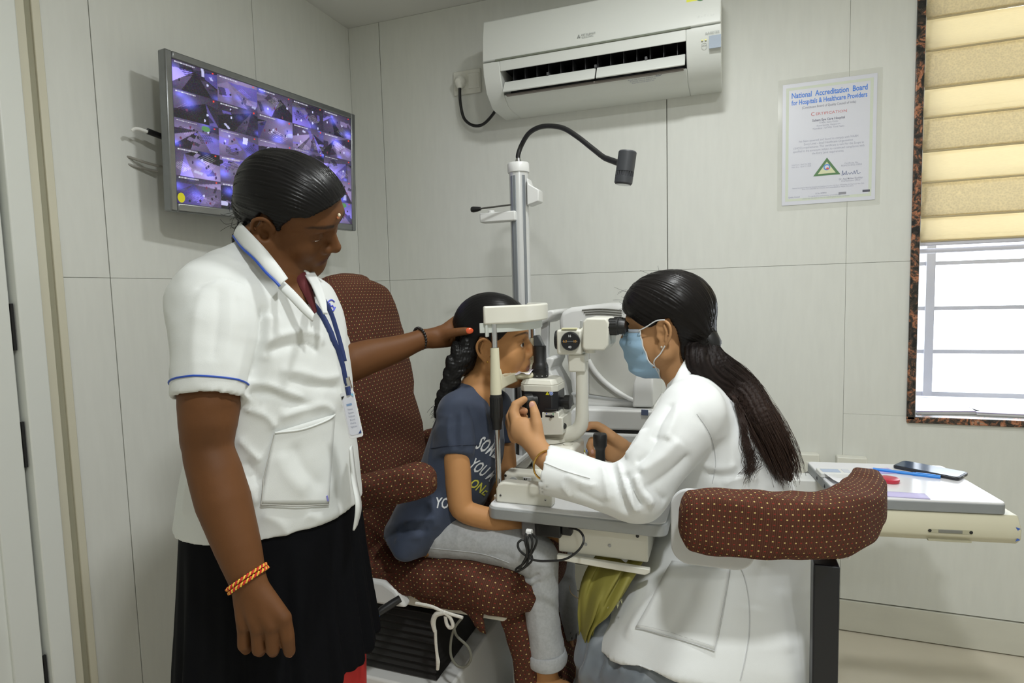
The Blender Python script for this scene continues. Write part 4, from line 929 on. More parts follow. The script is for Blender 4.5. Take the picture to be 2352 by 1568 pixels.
MB().lathe([(0, 0), (.003, 0), (0, .001)], (xb(1195), AXY-.1055, TZ+.040), (0, -1, 0), 10).obj('screw', m_black, sl, world=True)
bx('maker_label', xb(1233), xb(1250), AXY-.1068, AXY-.105, TZ+.018, TZ+.040, m_lbl, sl, .0003, 1)
text(MB(), 'N', .010, (xb(1237), AXY-.1072, TZ+.034), EX, EZ, shear=.3, bold=.04).obj('label_print', m_black, sl, world=True, smooth=False)
MB().prism([(0, 0), (.03, .0), (.055, .035), (.048, .04)], (xb(1200), AXY-.06, zb(1064)), EX, EZ, EY, .05).obj('dust_cover', mat('smoky_cover', (.42, .42, .40), .3), sl, world=True, bevel=.003)
jy = AXY-.035
jx = S(1379, 1060, jy)[0]; jz = lambda y: S(1379, y, jy)[2]
MB().lathe([(.013, TZ+.03), (.0115, jz(1058)), (.0105, jz(1035)), (.0125, jz(1028)), (.0155, jz(1023)), (.0160, jz(1000)), (.0145, jz(996)), (0, jz(993))], (jx, jy, 0), seg=28).obj('joystick', m_rubber, sl, world=True)
MB().tube([(x, y, z) for x, y, z in (S(1158, 900, 1.6), S(1172, 1000, 1.6), S(1176, 1050, 1.55), S(1166, 1095, 1.52))], .0025, 8, n=6).obj('rear_wire', m_rubber, sl, world=True)
# ------------------------------------------------------------------ second stand rail behind
rl = thing('rear_column', 'dark slotted metal column rising behind the chin rest', 'column', (-.62, 1.68, 0), world=True)
bx('column', S(1166, 950, 1.68)[0], S(1186, 950, 1.68)[0], 1.66, 1.71, 0, 1.06, m_grey, rl, .003); bx('slot', S(1189, 950, 1.68)[0], S(1195, 950, 1.68)[0], 1.665, 1.69, .3, 1.05, m_black, rl, .001)
bx('flange', S(1195, 950, 1.68)[0], S(1203, 950, 1.68)[0], 1.66, 1.70, 0, 1.05, m_steel, rl, .001)
# ------------------------------------------------------------------ auto refractor behind
AY = 1.78
ar = thing('auto_refractor', 'white auto refractor with a curved screen housing behind the slit lamp', 'refractor', (-.35, AY+.13, .80), world=True)
A = lambda x, y, Y=AY: S(x, y, Y)
def poly(nm, pts, y0, dep, m_, bev=.006, par=ar, bs=3): return MB().prism([(A(x, y, y0)[0], A(x, y, y0)[2]) for x, y in pts], (0, y0, 0), EX, EZ, EY, dep).obj(nm, m_, par, world=True, bevel=bev, bseg=bs)
poly('housing', [(1316, 935), (1310, 880), (1300, 820), (1285, 770), (1283, 735), (1290, 715), (1310, 706), (1370, 699), (1440, 698), (1480, 704), (1500, 720), (1500, 940)][::-1], AY, .26, m_white, .014)
poly('side_panel', [(1352, 905), (1352, 735), (1500, 735), (1500, 930)][::-1], AY-.004, .02, mat('panel_grey', (.54, .54, .50), .45), .003)
poly('dark_seam', [(1312, 907), (1312, 902), (1500, 925), (1500, 930)][::-1], AY-.006, .02, m_grey, .001)
cr = [A(x, y, AY-.012) for x, y in ((1351, 826), (1366, 852), (1388, 876), (1415, 897), (1440, 912), (1458, 919), (1480, 921))]
MB().tube(cr, [.008, .0085, .008, .0075, .0065, .006, .005], 12, n=5).obj('face_rim', m_white, ar, world=True)
poly('cheek_support', [(1452, 935), (1455, 880), (1463, 855), (1480, 850), (1500, 855), (1500, 935)][::-1], AY-.02, .03, m_white, .006)
for i in range(3):
    MB().tube([A(1337+4*i, 712+5*i, AY-.001), A(1380, 709.5+5.5*i, AY-.0015), A(1428, 713+5.5*i, AY-.001)], .0022, 6, n=4).obj('vent_slot', m_black if i == 9 else mat('vent_dark', (.16, .16, .14), .6), ar, world=True)
poly('base_top', [(1300, 985), (1300, 962), (1316, 938), (1500, 944), (1505, 990)][::-1], AY-.05, .32, m_white, .006)
poly('base_shadow_gap', [(1292, 989), (1292, 984), (1500, 991), (1500, 996)][::-1], AY-.045, .30, m_black, .001)
poly('base_lower', [(1290, 1075), (1290, 1005), (1310, 992), (1500, 998), (1500, 1085)][::-1], AY-.05, .32, m_white, .008)
bx('sensor', A(1473, 948, AY-.052)[0], A(1489, 948, AY-.052)[0], AY-.054, AY-.05, A(1480, 953, AY-.05)[2], A(1480, 940, AY-.05)[2], mat('sensor_blue', (.10, .13, .22), .2), ar, .001)
warn(ar, A(1341, 1034, AY-.0515), .0105)
bx('card_slot', A(1343, 1050, AY-.052)[0], A(1372, 1050, AY-.052)[0], AY-.053, AY-.05, A(1350, 1054, AY-.05)[2], A(1350, 1045, AY-.05)[2], mat('slot_blue', (.04, .05, .08), .4), ar, .001)
poly('card_label', [(1346, 1066), (1346, 1057), (1385, 1059), (1385, 1068)][::-1], AY-.053, .002, m_lbl, .0003, bs=1)
poly('forehead_rest', [(1222, 742), (1238, 722), (1262, 712), (1272, 713), (1273, 723), (1258, 736), (1240, 745)][::-1], AY-.03, .2, m_white, .006)
poly('rest_post', [(1240, 830), (1243, 735), (1260, 735), (1258, 830)][::-1], AY+.0, .02, mat('post_grey', (.55, .56, .56), .4), .003)
poly('chin_support', [(1250, 826), (1258, 820), (1272, 822), (1270, 832), (1262, 850), (1285, 890), (1300, 945), (1275, 945), (1255, 870)][::-1], AY-.02, .15, m_white, .006)
rt = thing('rear_table', 'white table with a steel column carrying the auto refractor', 'table', (-.35, AY+.12, 0), world=True)
zr = A(1400, 1080, AY-.05)[2]
plate('tabletop', -.55, -.08, AY-.08, AY+.36, zr-.03, zr, m_white, rt, .02); bx('column', -.36, -.28, AY+.10, AY+.18, 0, zr-.03, m_white, rt); plate('foot', -.55, -.10, AY-.05, AY+.33, 0, .03, m_white, rt, .03)
# ------------------------------------------------------------------ writing table on the right
dR = rot(8, 0, 0); dc = np.array([.412, 1.787, 0]); dz = .74; dw, dd_ = .352, .305
dk_ = thing('writing_table', 'small white writing table with a grey edge and a beige drawer', 'table', (dc[0], dc[1], 0), world=True)
DX, DY = dR[:, 0], dR[:, 1]
def dp(nm, x0, x1, y0, y1, z0, z1, m_, r=.012, bev=.002): return MB().prism(rrect(x1-x0, y1-y0, r), dc+DX*(x0+x1)/2+DY*(y0+y1)/2+EZ*z0, DX, DY, EZ, z1-z0).obj(nm, m_, dk_, world=True, bevel=bev)
dp('tabletop', -dw/2, dw/2, -dd_/2, dd_/2, dz-.006, dz, mat('bright_laminate', (.80, .80, .83), .14, spec=.7)); dp('table_edge', -dw/2-.001, dw/2+.001, -dd_/2-.001, dd_/2+.001, dz-.028, dz-.004, mat('table_edge_grey', (.27, .285, .295), .45))
m_beige = mat('drawer_beige', (.60, .57, .43), .4)
prof = [(-.125, -.068), (-.002, -.068), (.0135, -.052), (.0150, -.028), (-.002, 0), (-.125, 0)]
mb = MB(); o = dc-DY*(dd_/2)+EZ*(dz-.029)
mb.prism([(-p[0], p[1]) for p in prof][::-1], o-DX*(dw/2-.03), DY, EZ, DX, dw-.005); mb.obj('drawer', m_beige, dk_, world=True, bevel=.003)
fo = o+DX*.055-DY*.0140
MB().box(fo+EZ*-.040, (.092, .002, .011), dR).obj('pull_recess', mat('recess_beige', (.45, .43, .31), .5), dk_, world=True, bevel=.001)
MB().box(fo+EZ*-.040-DY*.001, (.050, .002, .008), dR).obj('pull_plate', mat('pull_grey', (.20, .20, .18), .5), dk_, world=True, bevel=.001)
for s_ in (-.043, .043): MB().lathe([(0, 0), (.004, 0), (0, .001)], fo+EZ*-.040+DX*s_-DY*.001, -DY, 12).obj('pull_hole', m_black, dk_, world=True)
MB().box(o+DX*.055-DY*.010-EZ*.0635, (.09, .008, .004), dR).obj('lower_slot', MATS['recess_beige'], dk_, world=True)
MB().prism([(0, 0), (.004, .008), (.010, .004)], o+DX*(dw/2+.012)-DY*.0147-EZ*.056, DX, EZ, -DY, .0004).obj('corner_tape', mat('tape_blue', (.05, .13, .5), .5), dk_, world=True, smooth=False)
MB().prism([(0, 0), (.004, -.008), (.010, -.003)], o+DX*(dw/2+.012)-DY*.0147-EZ*.022, DX, EZ, -DY, .0004).obj('corner_tape', MATS['tape_blue'], dk_, world=True, smooth=False)
MB().box(dc+DX*-.30+DY*.10+EZ*(dz-.029)/2, (.07, .07, dz-.03), dR).obj('leg_column', m_white, dk_, world=True, bevel=.004)
MB().box(dc+DX*-.20+DY*.10+EZ*(dz-.049), (.24, .07, .04), dR).obj('bracket_arm', m_white, dk_, world=True, bevel=.004)
MB().prism(rrect(.22, .26, .03), dc+DX*-.32+DY*.07, DX, DY, EZ, .03).obj('foot', m_white, dk_, world=True, bevel=.003)
for k in (-.02, .05): MB().lathe([(0, 0), (.006, 0), (0, .002)], dc-DX*(dw/2+.001)+DY*k+EZ*(dz-.018), -DX, 10).obj('side_screw', m_black, dk_, world=True)
def ondesk(px, py): q = wallY(px, py, 1.); r = CF+CR*(px-1176)/FPX-CU*(py-784)/FPX; return r*((dz-ZC)/r[2])+np.array([0, 0, ZC])
# phone
a_, b_, c_ = ondesk(2064, 1078), ondesk(2185, 1102), ondesk(2218, 1090)
ax = unit(b_-a_); ay = np.cross(EZ, ax); ln, wd = .155, .075
ph = thing('mobile_phone', 'dark blue mobile phone lying on the writing table', 'phone', (a_+b_)/2+ay*wd/2, world=True)
pc = (a_+b_)/2+ay*wd/2
MB().prism(rrect(ln, wd, .009), pc+EZ*.0005, ax, ay, EZ, .0085).obj('body', mat('phone_black', (.02, .022, .028), .35), ph, world=True, bevel=.002)
MB().prism(rrect(ln-.008, wd-.007, .008), pc+EZ*.0092, ax, ay, EZ, .0006).obj('screen', mat('phone_screen', (.05, .085, .14), .12), ph, world=True)
MB().box(pc+ax*(ln/2)+EZ*.005, (.001, .010, .0025), np.stack([ax, ay, EZ], 1)).obj('port', m_steel, ph, world=True)
p0, p1 = ondesk(2005, 1080)+EZ*.004, ondesk(2160, 1099)+EZ*.004
pn = thing('blue_pen', 'bright blue pen lying beside the mobile phone', 'pen', (p0+p1)/2, world=True)
m_bp = mat('pen_blue', (.03, .26, .80), .3)
MB().tube([p0, p0*.35+p1*.65], .0042, 12).obj('barrel', m_bp, pn, world=True); MB().tube([p0*.4+p1*.6, p1], [.0052, .005], 12).obj('cap', m_bp, pn, world=True)
MB().tube([p0*.35+p1*.65+EZ*.005, p1*.93+p0*.07+EZ*.005], .0012, 6).obj('clip', m_bp, pn, world=True)
q = ondesk(2042, 1106); rc = thing('red_round_case', 'red round plastic case in front of the blue pen', 'case', q, world=True)
m_rd = mat('red_glossy', (.55, .03, .06), .25)
MB().lathe([(0, 0), (.022, 0), (.024, .002), (.024, .006)], q, seg=32).obj('base', m_rd, rc, world=True); MB().lathe([(.0245, .006), (.0235, .010), (.018, .0115), (0, .012)], q, seg=32).obj('lid', m_rd, rc, world=True)
q = ondesk(1918, 1092); cl = thing('white_device', 'small white desk device with a pale blue window near the armrest', 'device', q, world=True)
MB().prism(rrect(.085, .05, .004), q+EZ*.0005, DX, DY, EZ, .013).obj('body', m_white, cl, world=True, bevel=.002)
MB().box(q+EZ*.0138-DX*.012, (.045, .028, .001), dR).obj('display', mat('display_blue', (.42, .50, .66), .3), cl, world=True); MB().box(q+EZ*.0138+DX*.028, (.018, .030, .001), dR).obj('keys', mat('keys_grey', (.6, .63, .70), .4), cl, world=True)
def sheet(px, py, w_, h_, an, m_, lab, z, curl=0., nm='paper_sheet'):
    q = ondesk(px, py); R = rot(an, 0, 0); rings = []
    for i in np.linspace(-.5, .5, 7): rings.append(np.array([q+R @ np.array([i*w_, j*h_, curl*(max(0, -i)*2)**2+z]) for j in np.linspace(-.5, .5, 5)]))
    MB().loft(rings, cap=False, closed=False).obj(nm, m_, world=True, solid=.0006, label=lab, cat='paper', group='papers on the writing table')
sheet(1935, 1103, .075, .07, 14, m_paper, 'white paper sheet curling up behind the armrest', .001, .012)
sheet(2060, 1136, .13, .04, 3, mat('lilac_paper', (.55, .50, .78), .6), 'lilac folded paper hanging at the front edge of the writing table', .001)
sheet(2015, 1082, .09, .05, 20, mat('lilac_card', (.50, .46, .80), .5), 'lilac card lying under the blue pen', .0007)
# ------------------------------------------------------------------ brown dotted seat covers
def cover_mat(name, base, du, dv, r, rib):
    m = bpy.data.materials.new(name); m.use_nodes = True; nt = m.node_tree; b = nt.nodes['Principled BSDF']
    uv = nd(nt, 'ShaderNodeUVMap'); sp = nd(nt, 'ShaderNodeSeparateXYZ'); nt.links.new(uv.outputs[0], sp.inputs[0])
    u, v = X(nt, sp.outputs[0]), X(nt, sp.outputs[1])
    tc = nd(nt, 'ShaderNodeTexCoord'); no = nd(nt, 'ShaderNodeTexNoise', i_Scale=7.0, i_Detail=3.0); nt.links.new(tc.outputs['Object'], no.inputs[0]); nf = X(nt, no.outputs['Fac'])
    u = u+(nf-.5)*.010
    row = (v/dv).fl(); st = (row*.5).fr()                      # 0 or .5
    def dots(off, ww, hh):
        fu = ((u/du)+st+off).fr()-.5; fv = (v/dv).fr()-.5
        a = fu*(du/ww); c = fv*(dv/hh); return (a*a+c*c).lt(1.0)
    yel, red = dots(0., r*1.25, r*.95), dots(.5, r*1.6, r*.85)
    ribs = (u*(2*math.pi/rib)).sin()
    col = nd(nt, 'ShaderNodeVectorMath', operation='SCALE'); col.inputs[0].default_value = base
    nt.links.new((ribs*.22+(nf-.5)*.35+.95).s, col.inputs['Scale'])
    c1 = mixc(nt, red*.8, col.outputs[0], (.30, .028, .022)); c2 = mixc(nt, yel*.95, c1, (.66, .53, .20)); nt.links.new(c2, b.inputs['Base Color'])
    b.inputs['Roughness'].default_value = .85; b.inputs['Specular IOR Level'].default_value = .2; b.inputs['Sheen Weight'].default_value = 0
    bp = nd(nt, 'ShaderNodeBump', i_Strength=.35, i_Distance=.0012); nt.links.new((ribs*.5+yel*.9+red*.5).s, bp.inputs['Height']); nt.links.new(bp.outputs[0], b.inputs['Normal'])
    return m
m_cov = cover_mat('dotted_cover', (.082, .030, .017), .0205, .0098, .00118, .0034)
m_cov2 = cover_mat('dotted_cover_near', (.088, .032, .018), .0182, .0092, .00115, .0031)
def padded(nm, spine, side, su, st, m_, par, n=3., seg=56, wob=.003, caps=True, seed=0, swap=False, ns=6, label=None):
    """a cushion: superellipse sections along a spine; side = direction(s) of the wide axis"""
    sp = np.asarray(spine, float); k = len(sp)
    sd = np.asarray(side, float); sd = np.broadcast_to(sd, (k, 3)); D = np.column_stack([sp, sd, np.broadcast_to(su, (k,)), np.broadcast_to(st, (k,))])
    D = spline(D, ns); p, sd, su, st = D[:, :3], D[:, 3:6], np.abs(D[:, 6]), np.abs(D[:, 7]); T = np.gradient(p, axis=0); T /= np.linalg.norm(T, axis=1)[:, None]
    a = np.linspace(0, 2*math.pi, seg+1); rg = np.random.default_rng(seed); ph = rg.uniform(0, 6, 6)
    ca, sa = np.cos(a), np.sin(a); cu, cv = np.sign(ca)*np.abs(ca)**(2/n), np.sign(sa)*np.abs(sa)**(2/n)
    rings, uvs = [], []; s = 0.
    frames = []
    for i in range(len(p)):
        x = unit(sd[i]-T[i]*(sd[i] @ T[i])); frames.append((p[i], x, np.cross(T[i], x), su[i], st[i]))
    if caps:
        def cap(fr, d, t):
            out = []
            for f_ in (.97, .88, .70, .40, .03):
                out.append((fr[0]+t*d*math.sqrt(max(0, 1-f_**2))*min(fr[3], fr[4])*.75, fr[1], fr[2], fr[3]*f_, fr[4]*f_))
            return out
        frames = cap(frames[0], -1, T[0])[::-1]+frames+cap(frames[-1], 1, T[-1])
    for i, (c, x, y, ru, rv) in enumerate(frames):
        if i: s += np.linalg.norm(c-frames[i-1][0])+.3*abs(ru-frames[i-1][3])
        w = 1+wob*(np.sin(3*a+ph[0]+s*31)+np.sin(5*a+ph[1]-s*47)+.7*np.sin(2*a+s*83+ph[2]))/max(.04, min(ru, rv))*.33
        w[-1] = w[0]
        r = c+(ru*cu*w)[:, None]*x+(rv*cv*w)[:, None]*y; rings.append(r)
        arc = np.concatenate([[0], np.cumsum(np.linalg.norm(np.diff(c+(frames[len(frames)//2][3]*cu)[:, None]*x+(frames[len(frames)//2][4]*cv)[:, None]*y, axis=0), axis=1))])
        uvs.append(np.stack([np.full(seg+1, s), arc], 1) if swap else np.stack([arc, np.full(seg+1, s)], 1))
    mb = MB(); mb.loft(rings, cap=False, closed=False, uv=np.concatenate(uvs)); 
    return mb.obj(nm, m_, par, world=True, uv=True, sharp=0, label=label)
ch = thing('patient_chair', 'high backed examination chair in a brown dotted fabric cover', 'chair', (-.72, 1.40, 0), world=True)
# backrest leaning back (the girl sits in front of it)
bc = [(-.86, 1.37, .56), (-.88, 1.37, .70), (-.915, 1.37, .90), (-.94, 1.37, 1.08), (-.955, 1.37, 1.20), (-.965, 1.37, 1.275), (-.97, 1.37, 1.30)]
padded('backrest', bc, (0, 1, 0), [.22, .225, .225, .22, .205, .16, .10], [.055, .062, .060, .055, .05, .045, .03], m_cov, ch, n=2.8, seed=1)
# seat cushion: rounded front that turns down
sc = [(-.86, 1.40, .60), (-.76, 1.40, .610), (-.62, 1.40, .614), (-.51, 1.395, .607), (-.44, 1.395, .590), (-.41, 1.395, .578)]
padded('seat', sc, (0, 1, 0), [.25, .265, .268, .262, .245, .225], [.040, .058, .066, .073, .066, .045], m_cov, ch, n=3.2, seed=2, swap=True)
# skirt of the cover hanging below the near edge of the seat
rings = []; uvs = []
for i, t_ in enumerate(np.linspace(0, 1, 26)):
    x = -.80+.30*t_; low = .592-.050*t_-.008*math.sin(t_*14)-.016*max(0, t_-.8)/.2; y = 1.139+.004*math.sin(t_*25)
    z = np.linspace(.628, low, 7); rings.append(np.array([(x+.002*math.sin(j*2+t_*9), y+.004*(j/6)*math.sin(t_*31)+.010*(j/6), zz) for j, zz in enumerate(z)])); uvs.append(np.stack([z, np.full(7, x)], 1))
mb = MB(); mb.loft(rings, cap=False, closed=False, uv=np.concatenate(uvs)); mb.obj('cover_skirt', m_cov, ch, world=True, uv=True, sharp=0, solid=.003)
padded('leg_rest', [(-.46, 1.335, .565), (-.44, 1.335, .48), (-.41, 1.335, .36), (-.385, 1.335, .25)], (0, 1, 0), [.15, .155, .155, .14], [.042, .046, .046, .04], m_cov, ch, n=3., seed=3)
# armrests
padded('armrest', [(-.845, 1.09, .80), (-.77, 1.09, .825), (-.69, 1.092, .848), (-.625, 1.095, .864), (-.605, 1.095, .866)], (0, 0, 1), [.036, .038, .038, .038, .034], [.032, .036, .037, .036, .032], m_cov, ch, n=2.6, seed=4, swap=True)
padded('armrest', [(-.90, 1.66, .80), (-.78, 1.66, .815), (-.68, 1.655, .828), (-.645, 1.655, .83)], (0, 0, 1), [.034, .037, .036, .034], [.034, .035, .035, .032], m_cov, ch, n=2.4, seed=5, swap=True)
bx('arm_support', -.86, -.80, 1.10, 1.14, .56, .80, m_white, ch, .008); bx('arm_support', -.86, -.80, 1.61, 1.65, .56, .80, m_white, ch, .008)
bx('seat_pan', -.84, -.46, 1.17, 1.63, .535, .575, mat('pan_cream', (.60, .58, .50), .5), ch, .01)
MB().prism([(-.86, .615), (-.74, .610), (-.71, .595), (-.69, .570), (-.683, .556), (-.86, .552)][::-1], (0, 1.125, 0), EX, EZ, EY, .03).obj('side_cover', m_white, ch, world=True, bevel=.008, bseg=3)
# draw-string in a bow under the seat
m_str = mat('cotton_string', (.62, .60, .54), .9, nscale=300, namp=.2)
T2 = lambda x, y: S(x, y, 1.118)
MB().tube([T2(955, 1385), T2(990, 1392), T2(1020, 1405), T2(1063, 1418)], .0035, 8, n=5).obj('draw_string', m_str, ch, world=True)
MB().tube([T2(1022, 1406), T2(1002, 1411), T2(995, 1428), T2(999, 1450)], [.005, .006, .006, .004], 10, n=6).obj('bow_loop', m_str, ch, world=True)
MB().tube([T2(1022, 1407), T2(1034, 1418), T2(1040, 1436), T2(1033, 1441), T2(1026, 1432), T2(1023, 1415)], .004, 10, n=6).obj('bow_loop', m_str, ch, world=True)
MB().tube([T2(1000, 1448), T2(1001, 1475), T2(1004, 1505), T2(1006, 1520), T2(1005, 1537)], [.0035, .0033, .0035, .0048, .0035], 8, n=6).obj('string_end', m_str, ch, world=True)
# bellows box under the seat with pleats
bb = thing('chair_lift', 'black pleated lift housing standing under the patient chair', 'chair base', (-.74, 1.36, .24), world=True)
bz0, bz1 = .362, .523
x0, x1, y0, y1 = -.89, -.648, 1.185, 1.56
nP = 9
rings = []
for i in range(nP*2+1):
    z = bz0+(bz1-bz0)*i/(nP*2); o = .0 if i % 2 else .008
    rings.append(np.array([(x0-o, y0-o, z), (x1+o, y0-o, z), (x1+o, y1+o, z), (x0-o, y1+o, z)]))
MB().loft(rings).obj('bellows', mat('bellows_black', (.009, .008, .0075), .55), bb, world=True, smooth=False)
bx('lift_foot', -.93, -.60, 1.145, 1.62, .02, .358, m_white, bb, .006)
pl = thing('floor_base', 'white base plate of the examination unit on the floor', 'base', (-.62, 1.42, 0), world=True)
plate('base_plate', -.98, -.45, 1.10, 1.66, 0, .02, m_white, pl, .01)
bx('rear_box', -.56, -.50, 1.45, 1.62, .02, .46, m_white, pl, .02)
fp = thing('foot_plate', 'grey foot plate below the leg rest of the patient chair', 'foot rest', (-.35, 1.39, 0), world=True)
bx('plate', -.42, -.28, 1.22, 1.56, .285, .310, m_grey, fp, .008); bx('stem', -.42, -.38, 1.34, 1.44, 0, .29, m_grey, fp, .004)
wv = thing('thin_hose', 'thin grey hose looping below the seat beside the string bow', 'hose', T2(1050, 1500)+np.array([0, .05, 0]), world=True)
T3 = lambda x, y: S(x, y, 1.15)
MB().tube([T3(1060, 1420), T3(1045, 1440), T3(1036, 1470), T3(1036, 1505), T3(1050, 1528), T3(1070, 1530), T3(1082, 1510), T3(1075, 1485), T3(1048, 1458), T3(1042, 1430)], .003, 8, n=7).obj('hose', mat('hose_grey', (.16, .16, .13), .5), wv, world=True)
lv = thing('release_lever', 'black lever with a bright blue end beside the dark skirt', 'lever', S(890, 1390, 1.10), world=True)
MB().tube([S(919, 1374, 1.11), S(902, 1385, 1.10), S(877, 1401, 1.08), S(864, 1411, 1.07)], [.008, .009, .0085, .006], 14).obj('handle', m_black, lv, world=True)
MB().tube([S(868, 1408, 1.0715), S(860, 1415, 1.066)], [.0075, .007], 14).obj('blue_end', mat('blue_cap', (.01, .22, .75), .3), lv, world=True)
# the doctor's chair: padded arm wrapping round behind her on a black post
dch = thing('examiner_chair', 'brown dotted armrest of the examiner chair on a black square post', 'chair', (.2, 1.15, 0), world=True)
ap = [S(1590, 1193, 1.03), S(1640, 1196, 1.04), S(1740, 1203, 1.06), S(1840, 1206, 1.10), S(1920, 1197, 1.16), S(1968, 1172, 1.24), S(1988, 1140, 1.34), S(1990, 1118, 1.42)]
ap = [np.array(q) for q in ap]
padded('armrest', ap, (0, 0, 1), [.050, .053, .053, .053, .053, .050, .046, .040], [.030, .036, .038, .040, .042, .042, .038, .03], m_cov2, dch, n=3.8, seed=6, ns=10, swap=True, wob=.0025)
px_ = S(1895, 1300, 1.13)
bx('post', px_[0]-.0205, px_[0]+.0205, 1.11, 1.15, .0, px_[2]+.01, mat('post_black', (.007, .008, .012), .35), dch, .003)
qq = S(1945, 1275, 1.2); bx('bracket', qq[0]-.05, qq[0]+.005, 1.19, 1.22, qq[2]-.006, qq[2]+.02, m_white, dch, .004)
q0, q1 = S(1541, 1292, 1.085), S(1735, 1136, 1.085); MB().prism(rrect(q1[0]-q0[0], q1[2]-q0[2], .034, 8), ((q0[0]+q1[0])/2, 1.085, (q0[2]+q1[2])/2), EX, EZ, EY, .009).obj('arm_plate', mat('plate_grey', (.62, .63, .64), .4), dch, world=True, bevel=.003)
plate('seat_base', -.16, .12, 1.22, 1.58, .38, .44, m_black, dch, .05, .012)
MB().cyl((-.02, 1.40, .06), (-.02, 1.40, .40), .03).obj('seat_column', m_black, dch, world=True)
for k in range(5):
    a = 2*math.pi*k/5+.3; MB().tube([(-.02, 1.40, .07), (-.02+.2*math.cos(a), 1.40+.2*math.sin(a), .045)], [.022, .014], 10).obj('foot', m_black, dch, world=True)
    MB().ball((-.02+.2*math.cos(a), 1.40+.2*math.sin(a), .025), .025).obj('caster', m_black, dch, world=True)
bx('post_foot', -.02, px_[0]+.0205, 1.11, 1.15, .0, .04, m_black, dch, .004)
# ------------------------------------------------------------------ people: shared builders (all in the L frame)
def polysdf(P_):
    P_ = np.asarray(P_, float); n = len(P_)
    def f(x, y, z):
        px, pz = np.broadcast_arrays(x+0*y*0, z+0*y*0) if False else (x, z)
        d = None; s = None
        for i in range(n):
            a, b = P_[i], P_[i-1]; e = b-a; wx, wz = px-a[0], pz-a[1]
            t = np.clip((wx*e[0]+wz*e[1])/(e @ e+1e-12), 0, 1); q = (wx-e[0]*t)**2+(wz-e[1]*t)**2
            d = q if d is None else np.minimum(d, q)
            c1, c2, c3 = pz >= a[1], pz < b[1], e[0]*wz > e[1]*wx
            flip = (c1 & c2 & c3) | (~c1 & ~c2 & ~c3); s = flip if s is None else s ^ flip
        return np.where(s, -1, 1)*np.sqrt(d)+y*0
    return f
def head_ops(S_, T, eye=.0052, lid=0., fat=0., ear=(.004, 0.), cran=(-.006, .045, .092, .075, .079)):
    sd = (-1, 1)
    S_.el((cran[0], 0, cran[1]), cran[2:], .01, T=T); S_.el((.030, 0, cran[1]+.004), (.062, .061, cran[4]-.022), .02, T=T)
    S_.el((.034, 0, -.022), (.057, .057+fat*.5, .076), .022, T=T)
    for s in sd:
        S_.rc((.002, s*(.050+fat), -.040), (.060, s*.020, -.082), .023+fat, .019+fat*.6, .018, T=T)
        S_.el((.056, s*.038, -.022), (.027, .026, .027), .022, T=T)
    S_.el((.076, 0, -.087), (.0165, .020, .016), .014, T=T)
    S_.rc((.050, 0, -.085), (.0, 0, -.075), .024+fat, .03+fat, .02, T=T)
    S_.rc((.0805, -.030, .031), (.0805, .030, .031), .0125, None, .012, T=T)
    for s in sd: S_.el((.099, s*.031, .011), (.0200, .0175, .0125), .010, mode='s', T=T)
    S_.chain([(.082, 0, .026), (.0895, 0, .012), (.0985, 0, -.004), (.1055, 0, -.0165)], [.0075, .0072, .0085, .0100], .009, T=T)
    S_.el((.1065, 0, -.0195), (.0098, .0105, .0090), .006, T=T)
    for s in sd:
        S_.el((.0945, s*.0135, -.0240), (.0115, .0075, .0085), .006, T=T)
        S_.el((.1010, s*.0070, -.0325), (.0052, .0034, .0042), .002, mode='s', T=T)
    S_.el((.080, 0, -.048), (.020, .030, .022), .012, T=T)
    S_.chain([(.077, -.0235, -.0535), (.0895, -.0115, -.0480), (.0925, 0, -.0490), (.0895, .0115, -.0480), (.077, .0235, -.0535)], [.0035, .0054, .0056, .0054, .0035], .003, T=T)
    S_.chain([(.078, -.0210, -.0555), (.0890, -.0095, -.0605), (.0905, 0, -.0612), (.0890, .0095, -.0605), (.078, .0210, -.0555)], [.0035, .0056, .0066, .0056, .0035], .003, T=T)
    S_.chain([(.080, -.0245, -.0545), (.0970, -.0100, -.0538), (.0990, 0, -.0545), (.0970, .0100, -.0538), (.080, .0245, -.0545)], [.0010, .0012, .0012, .0012, .0010], .0015, mode='s', T=T)
    for s in sd:
        S_.el((.0735, s*.031, .0085), (.0150, .0150, .0142), .003, T=T)
        S_.el((.0930, s*.0325, .0078+lid), (.0190, .0132, eye), .0015, mode='s', T=T)
        S_.chain([(.0815, s*.017, .0120+lid), (.0880, s*.031, .0148+lid*1.3), (.0800, s*.0465, .0115+lid)], [.0016, .0020, .0015], .002, T=T)
        # ear
        e = [(.004, .0715, .006), (.006, .0745, .018), (-.002, .0790, .0290), (-.013, .0835, .0320), (-.0235, .0875, .0245), (-.0265, .0875, .0100), (-.0225, .0850, -.006), (-.0140, .0800, -.0185), (-.0070, .0760, -.0280), (.0010, .0725, -.0275), (.003, .0705, -.018)]
        ex, ez = ear
        S_.chain([(x+ex, s*y, z+ez) for x, y, z in spline(e, 3)], .0036, .003, T=T)
        S_.el((-.0085+ex, s*.0760, .004+ez), (.0150, .0050, .0260), .004, T=T); S_.el((-.005+ex, s*.0745, -.0225+ez), (.0080, .0045, .0085), .004, T=T)
        S_.chain([(-.012+ex, s*.0830, .022+ez), (-.0175+ex, s*.0840, .008+ez), (-.0130+ex, s*.0815, -.009+ez)], .0030, .004, T=T)
        S_.el((-.0035+ex, s*.0825, ez), (.0075, .0065, .0090), .004, mode='s', T=T)
        S_.el((.0055+ex, s*.0735, -.003+ez), (.0040, .0040, .0060), .003, T=T)
